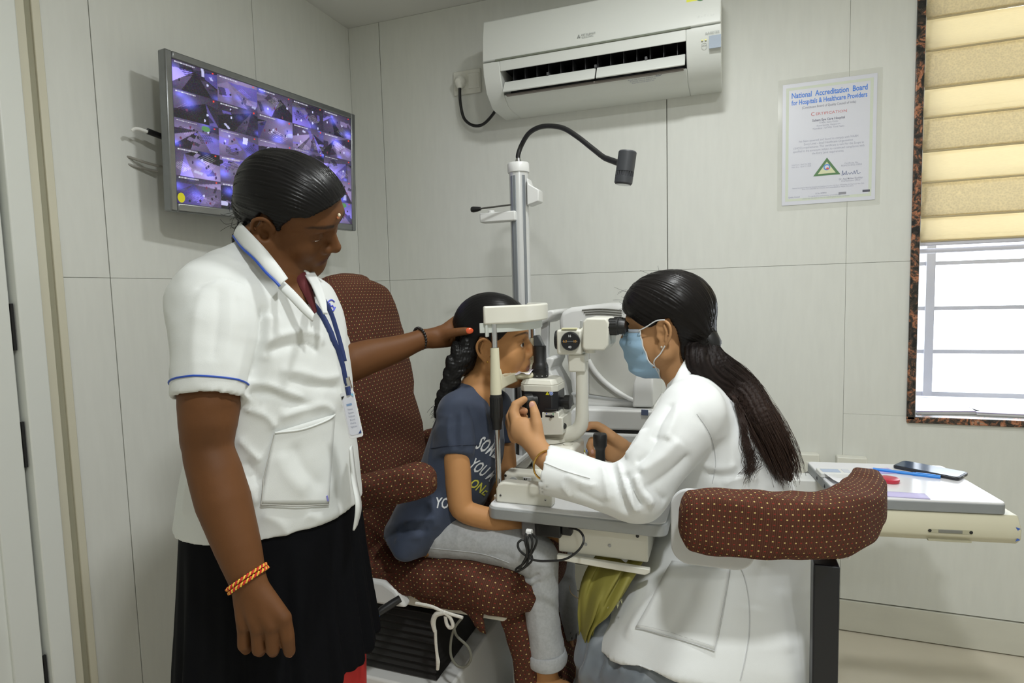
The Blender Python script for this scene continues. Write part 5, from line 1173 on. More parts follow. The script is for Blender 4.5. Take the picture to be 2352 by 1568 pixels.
def head_paint(v, T, skin, lip, brow=1.):
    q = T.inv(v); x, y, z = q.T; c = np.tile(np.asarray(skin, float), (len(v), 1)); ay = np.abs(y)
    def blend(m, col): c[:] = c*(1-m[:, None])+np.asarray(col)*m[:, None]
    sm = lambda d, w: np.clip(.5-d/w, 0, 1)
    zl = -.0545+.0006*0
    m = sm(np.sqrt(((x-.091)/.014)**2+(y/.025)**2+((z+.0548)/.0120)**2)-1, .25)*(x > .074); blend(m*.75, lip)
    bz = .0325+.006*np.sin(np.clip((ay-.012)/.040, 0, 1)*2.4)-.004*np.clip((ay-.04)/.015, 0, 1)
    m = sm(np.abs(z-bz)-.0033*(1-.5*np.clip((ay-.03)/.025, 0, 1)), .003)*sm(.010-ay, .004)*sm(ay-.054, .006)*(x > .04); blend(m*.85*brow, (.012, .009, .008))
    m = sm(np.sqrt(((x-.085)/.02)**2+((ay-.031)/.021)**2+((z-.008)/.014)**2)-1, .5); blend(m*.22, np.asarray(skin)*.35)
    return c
def eyes(par, T, gaze, nm='eyeball'):
    for s in (-1, 1):
        mb = MB(); R = frame(gaze)[2]; u, w, g = frame(gaze)
        mb.ball((0, 0, 0), .0127, np.stack([u, w, g], 1), 20, 22); V = mb.v[0]; ang = np.degrees(np.arccos(np.clip(V @ g/.0127, -1, 1)))
        col = np.tile((.62, .58, .54), (len(V), 1)); col[ang < 29] = (.030, .016, .010); col[ang < 12] = (.004, .004, .004)
        vv = T.all(V+np.array([.0742, s*.031, .0082])); mk(nm, vv, mb.f, mat('eye', (.5, .5, .5), .12, attr=True, spec=.6), par, col=col)
m_hair = None
def hair_material(name, col, brown=None):
    m = mat(name, col, .33, attr=True, spec=.14)
    return m
def strandify(v, F, T, knot, front, amp=.0012, freq=60, seed=0):
    """rake the hair surface with strand grooves running from the front towards the knot (local points)"""
    q = T.inv(v); a = unit(np.asarray(knot)-np.asarray(front)); u, w, a = frame(a, (0, 1, 0)); r = q-np.asarray(front); ph = np.arctan2(r @ w, r @ u); al = r @ a
    rg = np.random.default_rng(seed); g = np.zeros(len(v))
    for k in range(9):
        f = freq*rg.uniform(.35, 2.2); g += np.sin(ph*f+al*rg.uniform(-60, 60)+rg.uniform(0, 6))*rg.uniform(.4, 1)/(1+k*.25)
    n = vnormals(v, F); return v+n*(g*amp/2.2)[:, None]
def hair_cap(T, poly, ops, res=.0022, ear=(.004, 0.)):
    S_ = Solid(); ops(S_)
    S_.op(polysdf(poly), (-9, -9, -9), (9, 9, 9), .004, 'i')
    for s in (-1, 1): S_.el((-.008+ear[0], s*.083, .002+ear[1]), (.022, .014, .034), .004, mode='s')
    v, F = S_.mesh(res, pad=.012, smooth=1)
    return v, F
def camray(px, py):
    w = CF+CR*(px-1176)/FPX-CU*(py-784)/FPX; return unit(RZ @ w)
CAML = np.array([0, 0, ZC])
def onto(tree, px, py, lift=0., full=False, d=None):
    r = camray(px, py); h = tree.ray_cast(Vector(CAML), Vector(r), 6.)
    if h[0] is None and d == 'miss': return None
    if h[0] is None:
        p = Vector(P(px, py, d or 1.2)); h = tree.find_nearest(p)
    n = np.array(h[1]); 
    if n @ r > 0: n = -n
    p = np.array(h[0])+n*lift
    return (p, n) if full else p
def foldpx(v, F, lst, tree=None):
    tree = tree or bvh(v, F); return folds(v, F, [([onto(tree, x, y) for x, y in spline(np.array(p, float), 4)], w, a) for p, w, a in lst])
def patch(tree, quad, nu=14, nv=14, lift=.003, roll=0.):
    """a cloth patch lying on a surface, corners TL TR BR BL in photo coordinates"""
    q = np.asarray(quad, float); rows = []
    for j in np.linspace(0, 1, nv):
        rows.append(np.array([onto(tree, *((q[0]*(1-i)+q[1]*i)*(1-j)+(q[3]*(1-i)+q[2]*i)*j), lift=lift) for i in np.linspace(0, 1, nu)]))
    return rows
def line_on(tree, pts, r, nm, m_, par, lift=.001, n=6, seg=8):
    q = spline(np.array(pts, float), n); return MB().tube([onto(tree, x, y, lift) for x, y in q], r, seg).obj(nm, m_, par)
def word_on(tree, s, px, py, h, ang, m_, par, nm='lettering', lift=.0012, wid=None, shear=0., bold=.01):
    v, f = text_mesh(s, 1., shear=shear, bold=bold)
    if not len(v): return
    sc = h/.7; sx = sc if wid is None else wid/(v[:, 0].max()-v[:, 0].min()); a = math.radians(ang)
    x = v[:, 0]*sx; y = v[:, 1]*sc; X_ = px+x*math.cos(a)+y*math.sin(a); Y_ = py-(y*math.cos(a)-x*math.sin(a))
    pts = [onto(tree, a_, b_, lift, d='miss') for a_, b_ in zip(X_, Y_)]; ok = [p is not None for p in pts]; f = [q for q in f if all(ok[i] for i in q) and max(pts[i][1] for i in q)-min(pts[i][1] for i in q) < .02]; pts = [p if p is not None else np.array([-.1, 1.4, 1.]) for p in pts]; use = sorted({i for q in f for i in q}); mp_ = {i: j for j, i in enumerate(use)}; pts = [pts[i] for i in use]; f = [[mp_[i] for i in q] for q in f]
    if not f: return
    MB().add(np.array(pts), f).obj(nm, m_, par, smooth=False)
m_cloth = mat('white_cotton', (.66, .68, .665), .75, nscale=14, namp=.02, bump=.08, bscale=700, sheen=.1)
m_coat = mat('white_coat', (.78, .80, .80), .72, nscale=14, namp=.015, bump=.06, bscale=800, sheen=.1)
m_gold = mat('gold', (.72, .45, .12), .25, 1.0)
def skin_mat(n, rough=.55): return mat(n, (.5, .3, .2), rough, attr=True, spec=.2, nscale=60, namp=.05, bump=.05, bscale=900, sss=.0)
# ------------------------------------------------------------------ standing woman in the white uniform top
def nurse():
    T = TF(P(657, 481.5, 1.087), rot(2.2, 32, 37), 1.0)
    base = P(620, 1000, 1.08); base[2] = 0
    me = thing('person', 'standing person in white uniform top and black skirt, hand on the child being examined', 'person', base)
    skin, lip = np.array((.128, .053, .019)), np.array((.085, .034, .026))
    B = Solid(); head_ops(B, T, eye=.0019, lid=-.0034, fat=.016, ear=(.015, -.006), cran=(.004, .034, .084, .068, .064))
    c = lambda x, y, d: P(x, y, d)
    B.rc(T((.002, 0, -.045)), c(618, 660, 1.115), .043, .054, .02)
    B.rc(c(606, 655, 1.10), c(612, 720, 1.09), .07, .10, .03)
    B.stack([(c(612, 700, 1.09), .07, .10), (c(622, 830, 1.08), .085, .11), (c(628, 1000, 1.08), .085, .11), (c(612, 1180, 1.08), .10, .13)], (.87, -.5, 0), (.5, .87, 0), .03)
    # right arm hanging near the camera
    B.chain([c(512, 690, 1.0), c(490, 770, .962), c(481, 930, .935), c(478, 1025, .93), c(494, 1085, .925), c(513, 1150, .92), c(545, 1250, .91), c(568, 1325, .905)], [.052, .050, .0455, .0365, .0392, .0402, .0335, .0258], .012, n=3)
    B.el(c(438, 1018, .94), (.012, .012, .018), .02)
    kn = [c(561, 1436, .900), c(592, 1440, .892), c(624, 1436, .890), c(651, 1420, .894)]
    wr = [c(556, 1338, .906), c(564, 1338, .902), c(574, 1337, .901), c(584, 1336, .903)]
    for k, w_, r in zip(kn, wr, (.0112, .0120, .0122, .0120)): B.rc(w_, k, .0158, r, .008)
    B.el(c(596, 1395, .912), (.024, .014, .026), .012)
    for i, (k, mid, tip, r) in enumerate(((kn[0], c(560, 1480, .905), c(566, 1491, .930), .0094), (kn[1], c(594, 1490, .900), c(598, 1495, .928), .0100), (kn[2], c(627, 1490, .899), c(628, 1496, .928), .0102), (kn[3], c(660, 1462, .897), c(665, 1495, .908), .0106))):
        B.chain([k, mid, tip], [r*1.10, r, r*.84], .0015)
    B.chain([c(585, 1352, .925), c(622, 1400, .945), c(640, 1448, .950), c(645, 1475, .945)], [.014, .0125, .0105, .009], .006)
    # left arm reaching to the girl
    B.chain([c(690, 720, 1.27), c(740, 850, 1.30), c(790, 838, 1.285), c(850, 818, 1.312), c(905, 803, 1.345), c(968, 779, 1.385)], [.055, .046, .0425, .0378, .0310, .0215], .012, n=3)
    B.chain([c(968, 779, 1.385), c(1003, 772, 1.41), c(1030, 764, 1.435)], [.0205, .0225, .0235], .012)
    B.chain([c(995, 784, 1.40), c(1030, 783, 1.425), c(1045, 778, 1.44)], [.0165, .0155, .012], .010)
    for dy, dd in ((-14, .0), (-4, .012), (6, .02), (14, .026)):
        B.chain([c(1030, 760+dy*.8, 1.435+dd*.5), c(1047, 748+dy, 1.475+dd), c(1062, 742+dy, 1.525+dd), c(1085, 740+dy, 1.56)], [.0125, .0112, .010, .0088], .005)
    B.chain([c(1008, 775, 1.405), c(1032, 766, 1.392), c(1052, 762, 1.386), c(1070, 760, 1.384), c(1079, 761, 1.386)], [.0150, .0118, .0102, .0100, .0080], .006)
    # legs and feet
    for x, d in ((585, 1.04), (640, 1.14)):
        a = c(x, 1180, d); 
        B.chain([a, a*np.array([1, 1, 0])+np.array([0, 0, .48]), a*np.array([1, 1, 0])+np.array([0, 0, .09])], [.06, .05, .036], .02)
        g = a*np.array([1, 1, 0]); B.chain([g+np.array([-.04, .01, .03]), g+np.array([.06, -.03, .03]), g+np.array([.13, -.06, .018])], [.030, .032, .018], .01)
    hz = lambda p, m: [(p[i]-m, p[i]+m, .0026) for i in range(3)]
    h1, h2 = hz(T((.02, 0, 0)), .115), hz(c(605, 1440, .91), .055)
    v, F = B.mesh(.0055, zones=tuple([h1[i], h2[i]] if i != 1 else [h1[i], h2[i]] for i in range(3)), smooth=1)
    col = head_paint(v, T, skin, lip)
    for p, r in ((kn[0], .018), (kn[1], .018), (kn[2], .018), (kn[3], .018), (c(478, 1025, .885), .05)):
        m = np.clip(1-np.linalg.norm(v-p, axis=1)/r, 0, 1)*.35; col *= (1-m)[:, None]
    ms = skin_mat('skin_deep'); mk('body', v, F, ms, me, col=col, sharp=0)
    eyes(me, T, (.70, 0, -.70))
    # nails
    mo = mat('orange_varnish', (.72, .10, .03), .18, coat=.4)
    MB().ball(c(1078, 759.5, 1.3785), (.0095, .0030, .0072), rot(8, 0, 0) @ np.eye(3)).obj('thumb_nail', mo, me)
    MB().ball(c(665.5, 1503, .9125), (.0052, .004, .0042)).obj('finger_nail', mat('nail_pale', (.72, .33, .17), .25), me)
    # hair
    mh = hair_material('black_hair', (.012, .011, .011))
    poly = [(.125, .082), (.088, .078), (.066, .056), (.046, .050), (.030, .020), (.028, .002), (.020, .006), (.014, .028), (-.006, .030), (-.018, .000), (-.024, -.034), (-.050, -.080), (-.14, -.10), (-.17, .2), (.125, .2)]
    def ops(S_):
        S_.el((.002, 0, .035), (.094, .078, .073), .01); S_.el((.026, 0, .046), (.072, .070, .058), .02); S_.el((-.040, 0, .004), (.050, .060, .058), .02); S_.el((-.062, 0, -.030), (.030, .036, .040), .02)
    v, F = hair_cap(T, poly, ops, ear=(.015, -.006)); v = T.all(v); v = strandify(v, F, T, (-.085, 0, -.03), (.22, 0, .06), .0012, 75, 1)
    col = np.tile((.010, .0095, .0095), (len(v), 1)); mk('hair', v, F, mh, me, col=col, sharp=0)
    q = [T(p) for p in ((-.060, .02, -.03), (-.072, .03, -.07), (-.085, .035, -.12), (-.10, .04, -.18))]
    braid(me, q, [.022, .020, .018, .014], mh, 5)
    mb = MB(); rg = np.random.default_rng(3)
    for i in range(14):
        p0 = np.array([rg.uniform(-.078, -.04), -rg.uniform(.02, .05), rg.uniform(-.07, -.01)]); e = p0+np.array([rg.uniform(-.03, .0), -rg.uniform(0, .012), rg.uniform(-.045, .0)])
        mb.tube([T(p0), T((p0+e)/2+rg.normal(0, .004, 3)), T(e)], .0004, 4, n=3)
    mb.obj('loose_hair', mat('hair_wisp', (.012, .011, .011), .4), me, kind='stuff')
    # ear rings, bindi
    e0 = T((.010, -.0795, -.034)); er = c(605.5, 545, 1.0)
    er = e0+np.array([.0, -.004, -.004])
    MB().lathe([(0, 0), (.0048, .0), (.0052, .002), (.0030, .004), (0, .0045)], er, (-.1, -1, .1), 12).obj('ear_stud', m_gold, me)
    MB().prism([(0, .009), (.0035, .004), (.0055, -.006), (.0030, -.012), (-.0030, -.012), (-.0055, -.006), (-.0035, .004)], er+np.array([0, -.003, -.008]), (1, 0, 0), (0, 0, 1), (0, -1, 0), .0015).obj('ear_drop', m_gold, me, bevel=.0005)
    for k in (-.003, 0, .003): MB().ball(er+np.array([k, -.004, -.0235+abs(k)*.6]), .0016, None, 8, 6).obj('ear_bead', m_gold, me)
    MB().ball(T((-.0080, -.0865, -.012)), .0018, None, 8, 6).obj('ear_pin', mat('pearl', (.7, .7, .68), .2), me)
    MB().ball(T((.0955, -.002, .047)), (.003, .003, .003), None, 10, 8).obj('forehead_dot', mat('bindi', (.60, .22, .10), .3), me)
    MB().ball(T((.0958, -.0015, .0525)), (.0028, .0024, .0032), None, 10, 8).obj('forehead_stone', mat('bindi_stone', (.80, .70, .50), .15), me)
    MB().ball(T((.0945, -.0010, .030)), .0016, None, 8, 6).obj('black_dot', m_black, me)
    # ---------------- uniform top
    U = Solid(); u_, v_ = (.87, -.5, 0), (.5, .87, 0)
    zz = lambda px, z, d=1.08: np.array([*(P(px, 690, d)[:2]), z])
    a, b = c(481, 916, .933), c(488, 850, .947); axs = unit(a-b)
    U.chain([c(488, 690, 1.0), c(494, 760, .968), c(488, 850, .947), c(482, 925, .934)], [.061, .0655, .0590, .0558], .014)
    U.half(a, axs, .001, lo=a-.085, hi=a+np.array([.085, .085, .06]))
    U.rc(a-axs*.010, a+axs*.05, .0482, .0482, .001, 's')
    U.stack([(zz(620, 1.312), .054, .070), (zz(610, 1.298), .072, .105), (zz(603, 1.274), .094, .145), (zz(608, 1.219), .108, .160), (zz(615, 1.156), .116, .156), (zz(621, 1.093), .119, .152), (zz(618, 1.014), .121, .155), (zz(611, .951), .133, .164), (zz(603, .868), .143, .175)], u_, v_, .02, smooth=6)
    U.chain([c(572, 602, 1.085), c(530, 640, 1.04), c(488, 690, 1.0)], [.042, .055, .061], .03)
    U.chain([c(655, 640, 1.16), c(700, 700, 1.24), c(745, 800, 1.28)], [.045, .058, .055], .03)
    # open neck: a V cut at the front, and the slit at the front hem
    f_ = unit((.87, -.5, 0))
    n0 = c(668, 655, 1.09)
    U.el(T((-.018, 0, -.062)), (.062, .062, .055), .01, mode='s')
    U.chain([c(690, 640, 1.06), c(716, 690, 1.01), c(730, 728, .99)], [.040, .020, .003], .003, mode='s')
    U.chain([c(801, 1105, 1.0), c(806, 1165, 1.0), c(812, 1240, 1.0)], [.002, .007, .011], .003, mode='s')
    zb = .868; U.half((0, 0, zb+.004), (0, 0, -1), .001, lo=(-2, 0, .7), hi=(2, 3, zb+.05))
    v, F = U.mesh(.0042, smooth=1)
    tr = bvh(v, F)
    v = foldpx(v, F, [
        ([(604, 700), (601, 760), (588, 835), (566, 905)], .007, -.009), ([(618, 720), (616, 765), (604, 830)], .010, .006),
        ([(604, 792), (640, 772), (690, 762), (730, 772), (738, 795)], .008, .006), ([(600, 812), (650, 796), (700, 790), (730, 806)], .009, -.006),
        ([(566, 880), (610, 882), (660, 900), (700, 915)], .006, .006), ([(564, 905), (620, 905), (670, 925), (720, 930)], .009, -.006), ([(560, 935), (610, 955), (632, 985)], .007, .006),
        ([(640, 850), (690, 855), (740, 868), (780, 862)], .010, .005), ([(660, 870), (720, 885), (780, 890)], .010, -.005),
        ([(548, 1005), (580, 1040), (598, 1060)], .008, .006), ([(560, 1060), (585, 1085), (600, 1110)], .008, -.005), ([(545, 1090), (570, 1120), (590, 1160)], .010, .005),
        ([(470, 660), (452, 720), (446, 800), (450, 890)], .012, .003), ([(500, 655), (500, 730), (488, 830)], .011, -.003), ([(540, 655), (560, 730), (558, 800), (535, 890)], .011, .003), ([(525, 660), (530, 740), (515, 850)], .009, .002),
        ([(450, 665), (480, 645), (520, 640), (560, 655)], .004, -.003),
        ([(640, 1040), (660, 1090), (700, 1130)], .012, .005), ([(670, 1020), (700, 1080), (740, 1120)], .012, -.005), ([(700, 1180), (740, 1190), (780, 1170)], .012, .004), ([(600, 1180), (640, 1200), (660, 1230)], .012, .004),
        ([(740, 720), (760, 790), (772, 860), (785, 940)], .010, .004), ([(446, 1080), (430, 1130), (425, 1190)], .012, .006), ([(640, 960), (680, 945), (740, 930), (770, 950)], .009, .006)], tr)
    v = crumple(v, F, .0020, .08, 3)
    top = mk('uniform_top', v, F, m_cloth, me, sharp=0)
    tr = bvh(v, F)
    # pocket, logo, seams
    rows = patch(tr, [(629, 992), (766, 950), (752, 1156), (598, 1155)], 20, 20, .0035)
    MB().loft(rows, cap=False, closed=False).obj('pocket', m_cloth, top, solid=.002)
    line_on(tr, [(630, 992), (690, 985), (745, 965), (766, 948)], .0016, 'pocket_hem', m_cloth, top, .005)
    line_on(tr, [(629, 996), (612, 1070), (598, 1155)], .0008, 'stitch', mat('stitch_grey', (.45, .45, .42), .8), top, .0045); line_on(tr, [(599, 1157), (680, 1160), (752, 1158)], .0009, 'stitch', MATS['stitch_grey'], top, .0045)
    line_on(tr, [(746, 1138), (749, 1150)], .0016, 'ink_stain', mat('ink_stain', (.25, .25, .62), .6), top, .005)
    m_pipe = mat('blue_piping', (.02, .075, .42), .5)
    ring = []
    for an in np.linspace(0, 2*math.pi, 40, endpoint=False):
        uu, ww, aa = frame(axs); d = math.cos(an)*uu+math.sin(an)*ww; o = a-axs*.022
        h = tr.ray_cast(Vector(o+d*.075), Vector(-d), .12); ring.append(np.array(h[0])+d*.0006 if h[0] and abs((np.array(h[0])-o) @ d-.0565) < .006 else o+d*.0565)
    ring = np.array(ring); MB().tube(ring, .0016, 8, closed=True).obj('sleeve_piping', m_pipe, top)
    # collar
    tp = [c(553, 512, 1.050), c(574, 533, 1.018), c(597, 558, 1.000), c(620, 585, .995), c(641, 612, .988), c(661, 640, .986)]
    bt = [c(537, 542, 1.065), c(556, 568, 1.015), c(585, 595, .990), c(612, 626, .977), c(632, 645, .974), c(643, 657, .975)]
    tp2 = [c(553, 512, 1.050), c(580, 508, 1.15), c(605, 515, 1.20), c(640, 540, 1.22), c(690, 590, 1.18), c(712, 630, 1.12)]; bt2 = [c(537, 542, 1.065), c(560, 550, 1.18), c(585, 560, 1.23), c(640, 590, 1.25), c(705, 640, 1.20), c(735, 672, 1.13)]
    def ribbon(A_, B_, nm, m_, par, th=.003, k=5, bulge=.0):
        A_, B_ = spline(A_, 8), spline(B_, 8); MB().loft([A_*(1-t)+B_*t+np.array([0, -bulge*math.sin(t*math.pi), 0]) for t in np.linspace(0, 1, k)], cap=False, closed=False).obj(nm, m_, par, solid=th)
    ribbon(tp, bt, 'collar', m_cloth, top, bulge=.004); ribbon(tp2, bt2, 'collar', m_cloth, top)
    MB().tube([q+np.array([0, -.0015, 0]) for q in bt], .0022, 8, n=8).obj('collar_piping', m_pipe, top)
    ribbon([c(697, 628, 1.10), c(715, 655, 1.05), c(730, 690, 1.01), c(742, 720, .985)], [c(722, 625, 1.12), c(738, 655, 1.06), c(748, 688, 1.02), c(752, 720, .985)], 'lapel', m_cloth, top)
    ribbon([c(652, 646, 1.0), c(675, 668, .99), c(700, 695, .98), c(722, 722, .975)], [c(640, 662, .99), c(668, 690, .98), c(695, 718, .972), c(718, 738, .972)], 'lapel', m_cloth, top, bulge=.003)
    MB().loft([spline([c(672, 630, 1.08), c(700, 680, 1.045), c(722, 720, 1.01)], 6), spline([c(700, 622, 1.10), c(718, 670, 1.06), c(728, 715, 1.02)], 6)], cap=False, closed=False).obj('inner_neckline', mat('dark_red_cloth', (.10, .012, .015), .8), top, solid=.002)
    mb = MB(); th = np.linspace(.3, 5.6, 20); o = (760, 702)
    mb.tube([onto(tr, o[0]+9*math.cos(t), o[1]+13*math.sin(t), .001) for t in th], .0013, 6); mb.obj('chest_emblem', mat('emblem_ink', (.08, .10, .62), .6), top)
    mb = MB(); mb.tube([onto(tr, o[0]-4+9*t, o[1]-6+13*t+4*math.sin(t*6), .001) for t in np.linspace(0, 1, 9)], .0011, 6); mb.obj('chest_emblem', MATS['emblem_ink'], top)
    # front flap beyond the slit
    fl = [spline([c(803, 1030, 1.03), c(808, 1100, 1.02), c(818, 1160, 1.0), c(812, 1218, 1.0)], 8), spline([c(808, 1020, 1.06), c(818, 1100, 1.06), c(829, 1160, 1.05), c(820, 1205, 1.05)], 8)]
    MB().loft(fl, cap=False, closed=False).obj('front_flap', m_cloth, top, solid=.003)
    # ---------------- skirt and under trousers
    K = Solid(); K.stack([(zz(606, .93), .122, .150), (zz(606, .87), .136, .166), (zz(603, .76), .144, .174), (zz(602, .57), .162, .192)], u_, v_, .02)
    K.half((0, 0, .585), (0, 0, -1), .001, lo=(-2, 0, .5), hi=(2, 3, .60))
    v, F = K.mesh(.006)
    ph = np.arctan2(v[:, 1]-zz(615, 0)[1], v[:, 0]-zz(615, 0)[0]); v = v+vnormals(v, F)*((.0045*np.sin(ph*17)+.003*np.sin(ph*29+1))*np.clip((.88-v[:, 2])/.25, 0, 1))[:, None]
    mk('skirt', v, F, mat('black_cloth', (.0032, .0034, .0046), .85, spec=.10), me, sharp=0)
    Rr = Solid()
    for x, d in ((560, 1.03), (700, 1.10)):
        a_ = zz(x, .58, d); Rr.chain([a_, a_*np.array([1, 1, 0])+np.array([0, 0, .12])], [.080, .062], .02)
    v, F = Rr.mesh(.008); mk('trousers', v, F, mat('red_cloth', (.52, .018, .016), .7), me, sharp=0)
    # ---------------- lanyard, card, bracelets
    m_lan = mat('navy_ribbon', (.018, .035, .135), .55)
    def lany(pts, d, nm='lanyard'):
        q = spline(np.array(pts, float), 6); ce = []
        for i, (x, y) in enumerate(q): p, n = onto(tr, x, y, .003, True); ce.append(p)
        ce = np.array(ce); T_ = np.gradient(ce, axis=0); V = camray(720, 750); s_ = np.cross(T_, V); s_ /= np.linalg.norm(s_, axis=1)[:, None]
        MB().loft([ce-s_*d, ce+s_*d], cap=False, closed=False).obj(nm, m_lan, me, solid=.0014)
    lany([(703, 633), (720, 660), (742, 692), (757, 720), (770, 760), (781, 800), (788, 830)], .0042)
    lany([(668, 652), (695, 672), (715, 697), (740, 730), (757, 765), (772, 805), (783, 840), (789, 870), (794, 885)], .0048)
    MB().tube([onto(tr, 790, 866, .006), onto(tr, 796, 892, .007)], .0042, 10).obj('lanyard_clip', m_steel, me)
    kA, kB = onto(tr, 796, 890, .008, d=1.0), None
    quad = [np.array(q, float) for q in ((785, 905), (817, 898), (829, 993), (801, 1012))]
    dk = .975
    pc = [P(*q, dk) for q in quad]; ax = unit(pc[1]-pc[0]); az_ = unit(np.cross(ax, pc[0]-pc[3])); ay = np.cross(az_, ax); ctr = sum(pc)/4; w_, h_ = np.linalg.norm(pc[1]-pc[0]), np.linalg.norm(pc[0]-pc[3])
    if az_[1] > 0: az_ = -az_
    cd = MB().prism(rrect(w_, h_, .004), ctr, ax, ay, az_, .0014).obj('identity_card', mat('card_plastic', (.74, .75, .78), .25), me, bevel=.0004)
    f = ctr+az_*.0018
    MB().prism(rrect(w_*.80, h_*.80, .004), f-ay*h_*.03, ax, ay, az_, .0003).obj('card_print', mat('card_paper', (.66, .68, .76), .4), cd, smooth=False)
    mb = MB(); f2 = f+az_*.0006
    mb.box(f2+ay*h_*.22, (w_*.38, h_*.045, .0002), np.stack([ax, ay, az_], 1)); mb.obj('card_heading', mat('card_blue', (.22, .34, .55), .5), cd)
    mb = MB()
    for k, t in enumerate(('Name', 'Department', 'Employee', 'Blood', 'Mobile', 'Signature')): text(mb, t, h_*.06, f2+ay*h_*(.12-.075*k), ax, ay, width=w_*(.34+.05*(k % 3)))
    mb.obj('card_text', mat('card_ink', (.40, .42, .52), .5), cd, smooth=False)
    for sx, sy, m_ in ((-.42, .42, m_black), (.42, .44, mat('card_cyan', (.2, .5, .75), .4)), (.42, -.42, mat('card_navy', (.02, .05, .2), .4))): MB().prism([(0, 0), (-sx*.012, 0), (0, -sy*.014)], f2+ax*w_*sx+ay*h_*sy, ax, ay, az_, .0002).obj('card_corner', m_, cd, smooth=False)
    MB().tube([pc[0]*.5+pc[1]*.5+ay*.010, pc[0]*.5+pc[1]*.5-ay*.004], .0045, 10).obj('card_loop', m_lan, me)
    # thread bracelet on the near wrist and beads on the far one
    wc, wx = c(569, 1328, .905), unit(c(578, 1370, .902)-c(560, 1280, .908))
    wx = unit(wx+np.array([.35, 0, .1])); u, w, _ = frame(wx)
    for j, off in enumerate((-.003, .003)):
        for k, m_ in enumerate((mat('red_thread', (.55, .02, .015), .7), mat('yellow_thread', (.80, .50, .06), .6))):
            an = np.linspace(0, 2*math.pi, 90, endpoint=False); r = .0305+.0014*np.cos(an*22+k*math.pi+j)
            MB().tube(wc+wx*off+(r*np.cos(an))[:, None]*u+(r*np.sin(an))[:, None]*w+wx*(.0016*np.sin(an*22+k*math.pi+j))[:, None], .0015, 6, closed=True).obj('thread_bracelet', m_, me)
    wc, wx = c(964, 777, 1.383), unit(c(985, 775, 1.40)-c(935, 795, 1.36)); wx = unit(wx+np.array([0, 0, -.15])); u, w, _ = frame(wx)
    bd = mat('black_beads', (.015, .013, .012), .25)
    for k in range(24):
        an = 2*math.pi*k/24; MB().ball(wc+.0245*(math.cos(an)*u+math.sin(an)*w), .0037, None, 10, 7).obj('bead', bd, me)
def braid(par, pts, rad, m_, n, name='braid'):
    p = spline(pts, 12); r = np.interp(np.linspace(0, len(rad)-1, len(p)), range(len(rad)), rad); T_ = np.gradient(p, axis=0); T_ /= np.linalg.norm(T_, axis=1)[:, None]
    S_ = Solid(); L = np.concatenate([[0], np.cumsum(np.linalg.norm(np.diff(p, axis=0), axis=1))]); s = 0.; k = 0
    S_.chain(p, r*.55, .004)
    while s < L[-1]:
        i = int(np.searchsorted(L, s)); i = min(i, len(p)-1); sx = np.cross(T_[i], camray(1000, 800)); sx = unit(sx); ss = 1 if k % 2 else -1
        ax = unit(T_[i]*.9+sx*ss*-.62); u, w, a = frame(ax); S_.el(p[i]+sx*ss*r[i]*.40, (r[i]*.60, r[i]*.60, r[i]*1.25), .0045, R=np.stack([u, w, a], 1)); s += r[i]*.66; k += 1
    v, F = S_.mesh(.0018, pad=.008); rg = np.random.default_rng(2); nv = vnormals(v, F); g = sum(np.sin(v @ unit(rg.normal(size=3))*rg.uniform(900, 1600)) for _ in range(4)); v = v+nv*(g*.00022)[:, None]
    mk(name, v, F, m_, par, col=np.tile((.010, .0095, .0095), (len(v), 1)), sharp=0)
nurse()
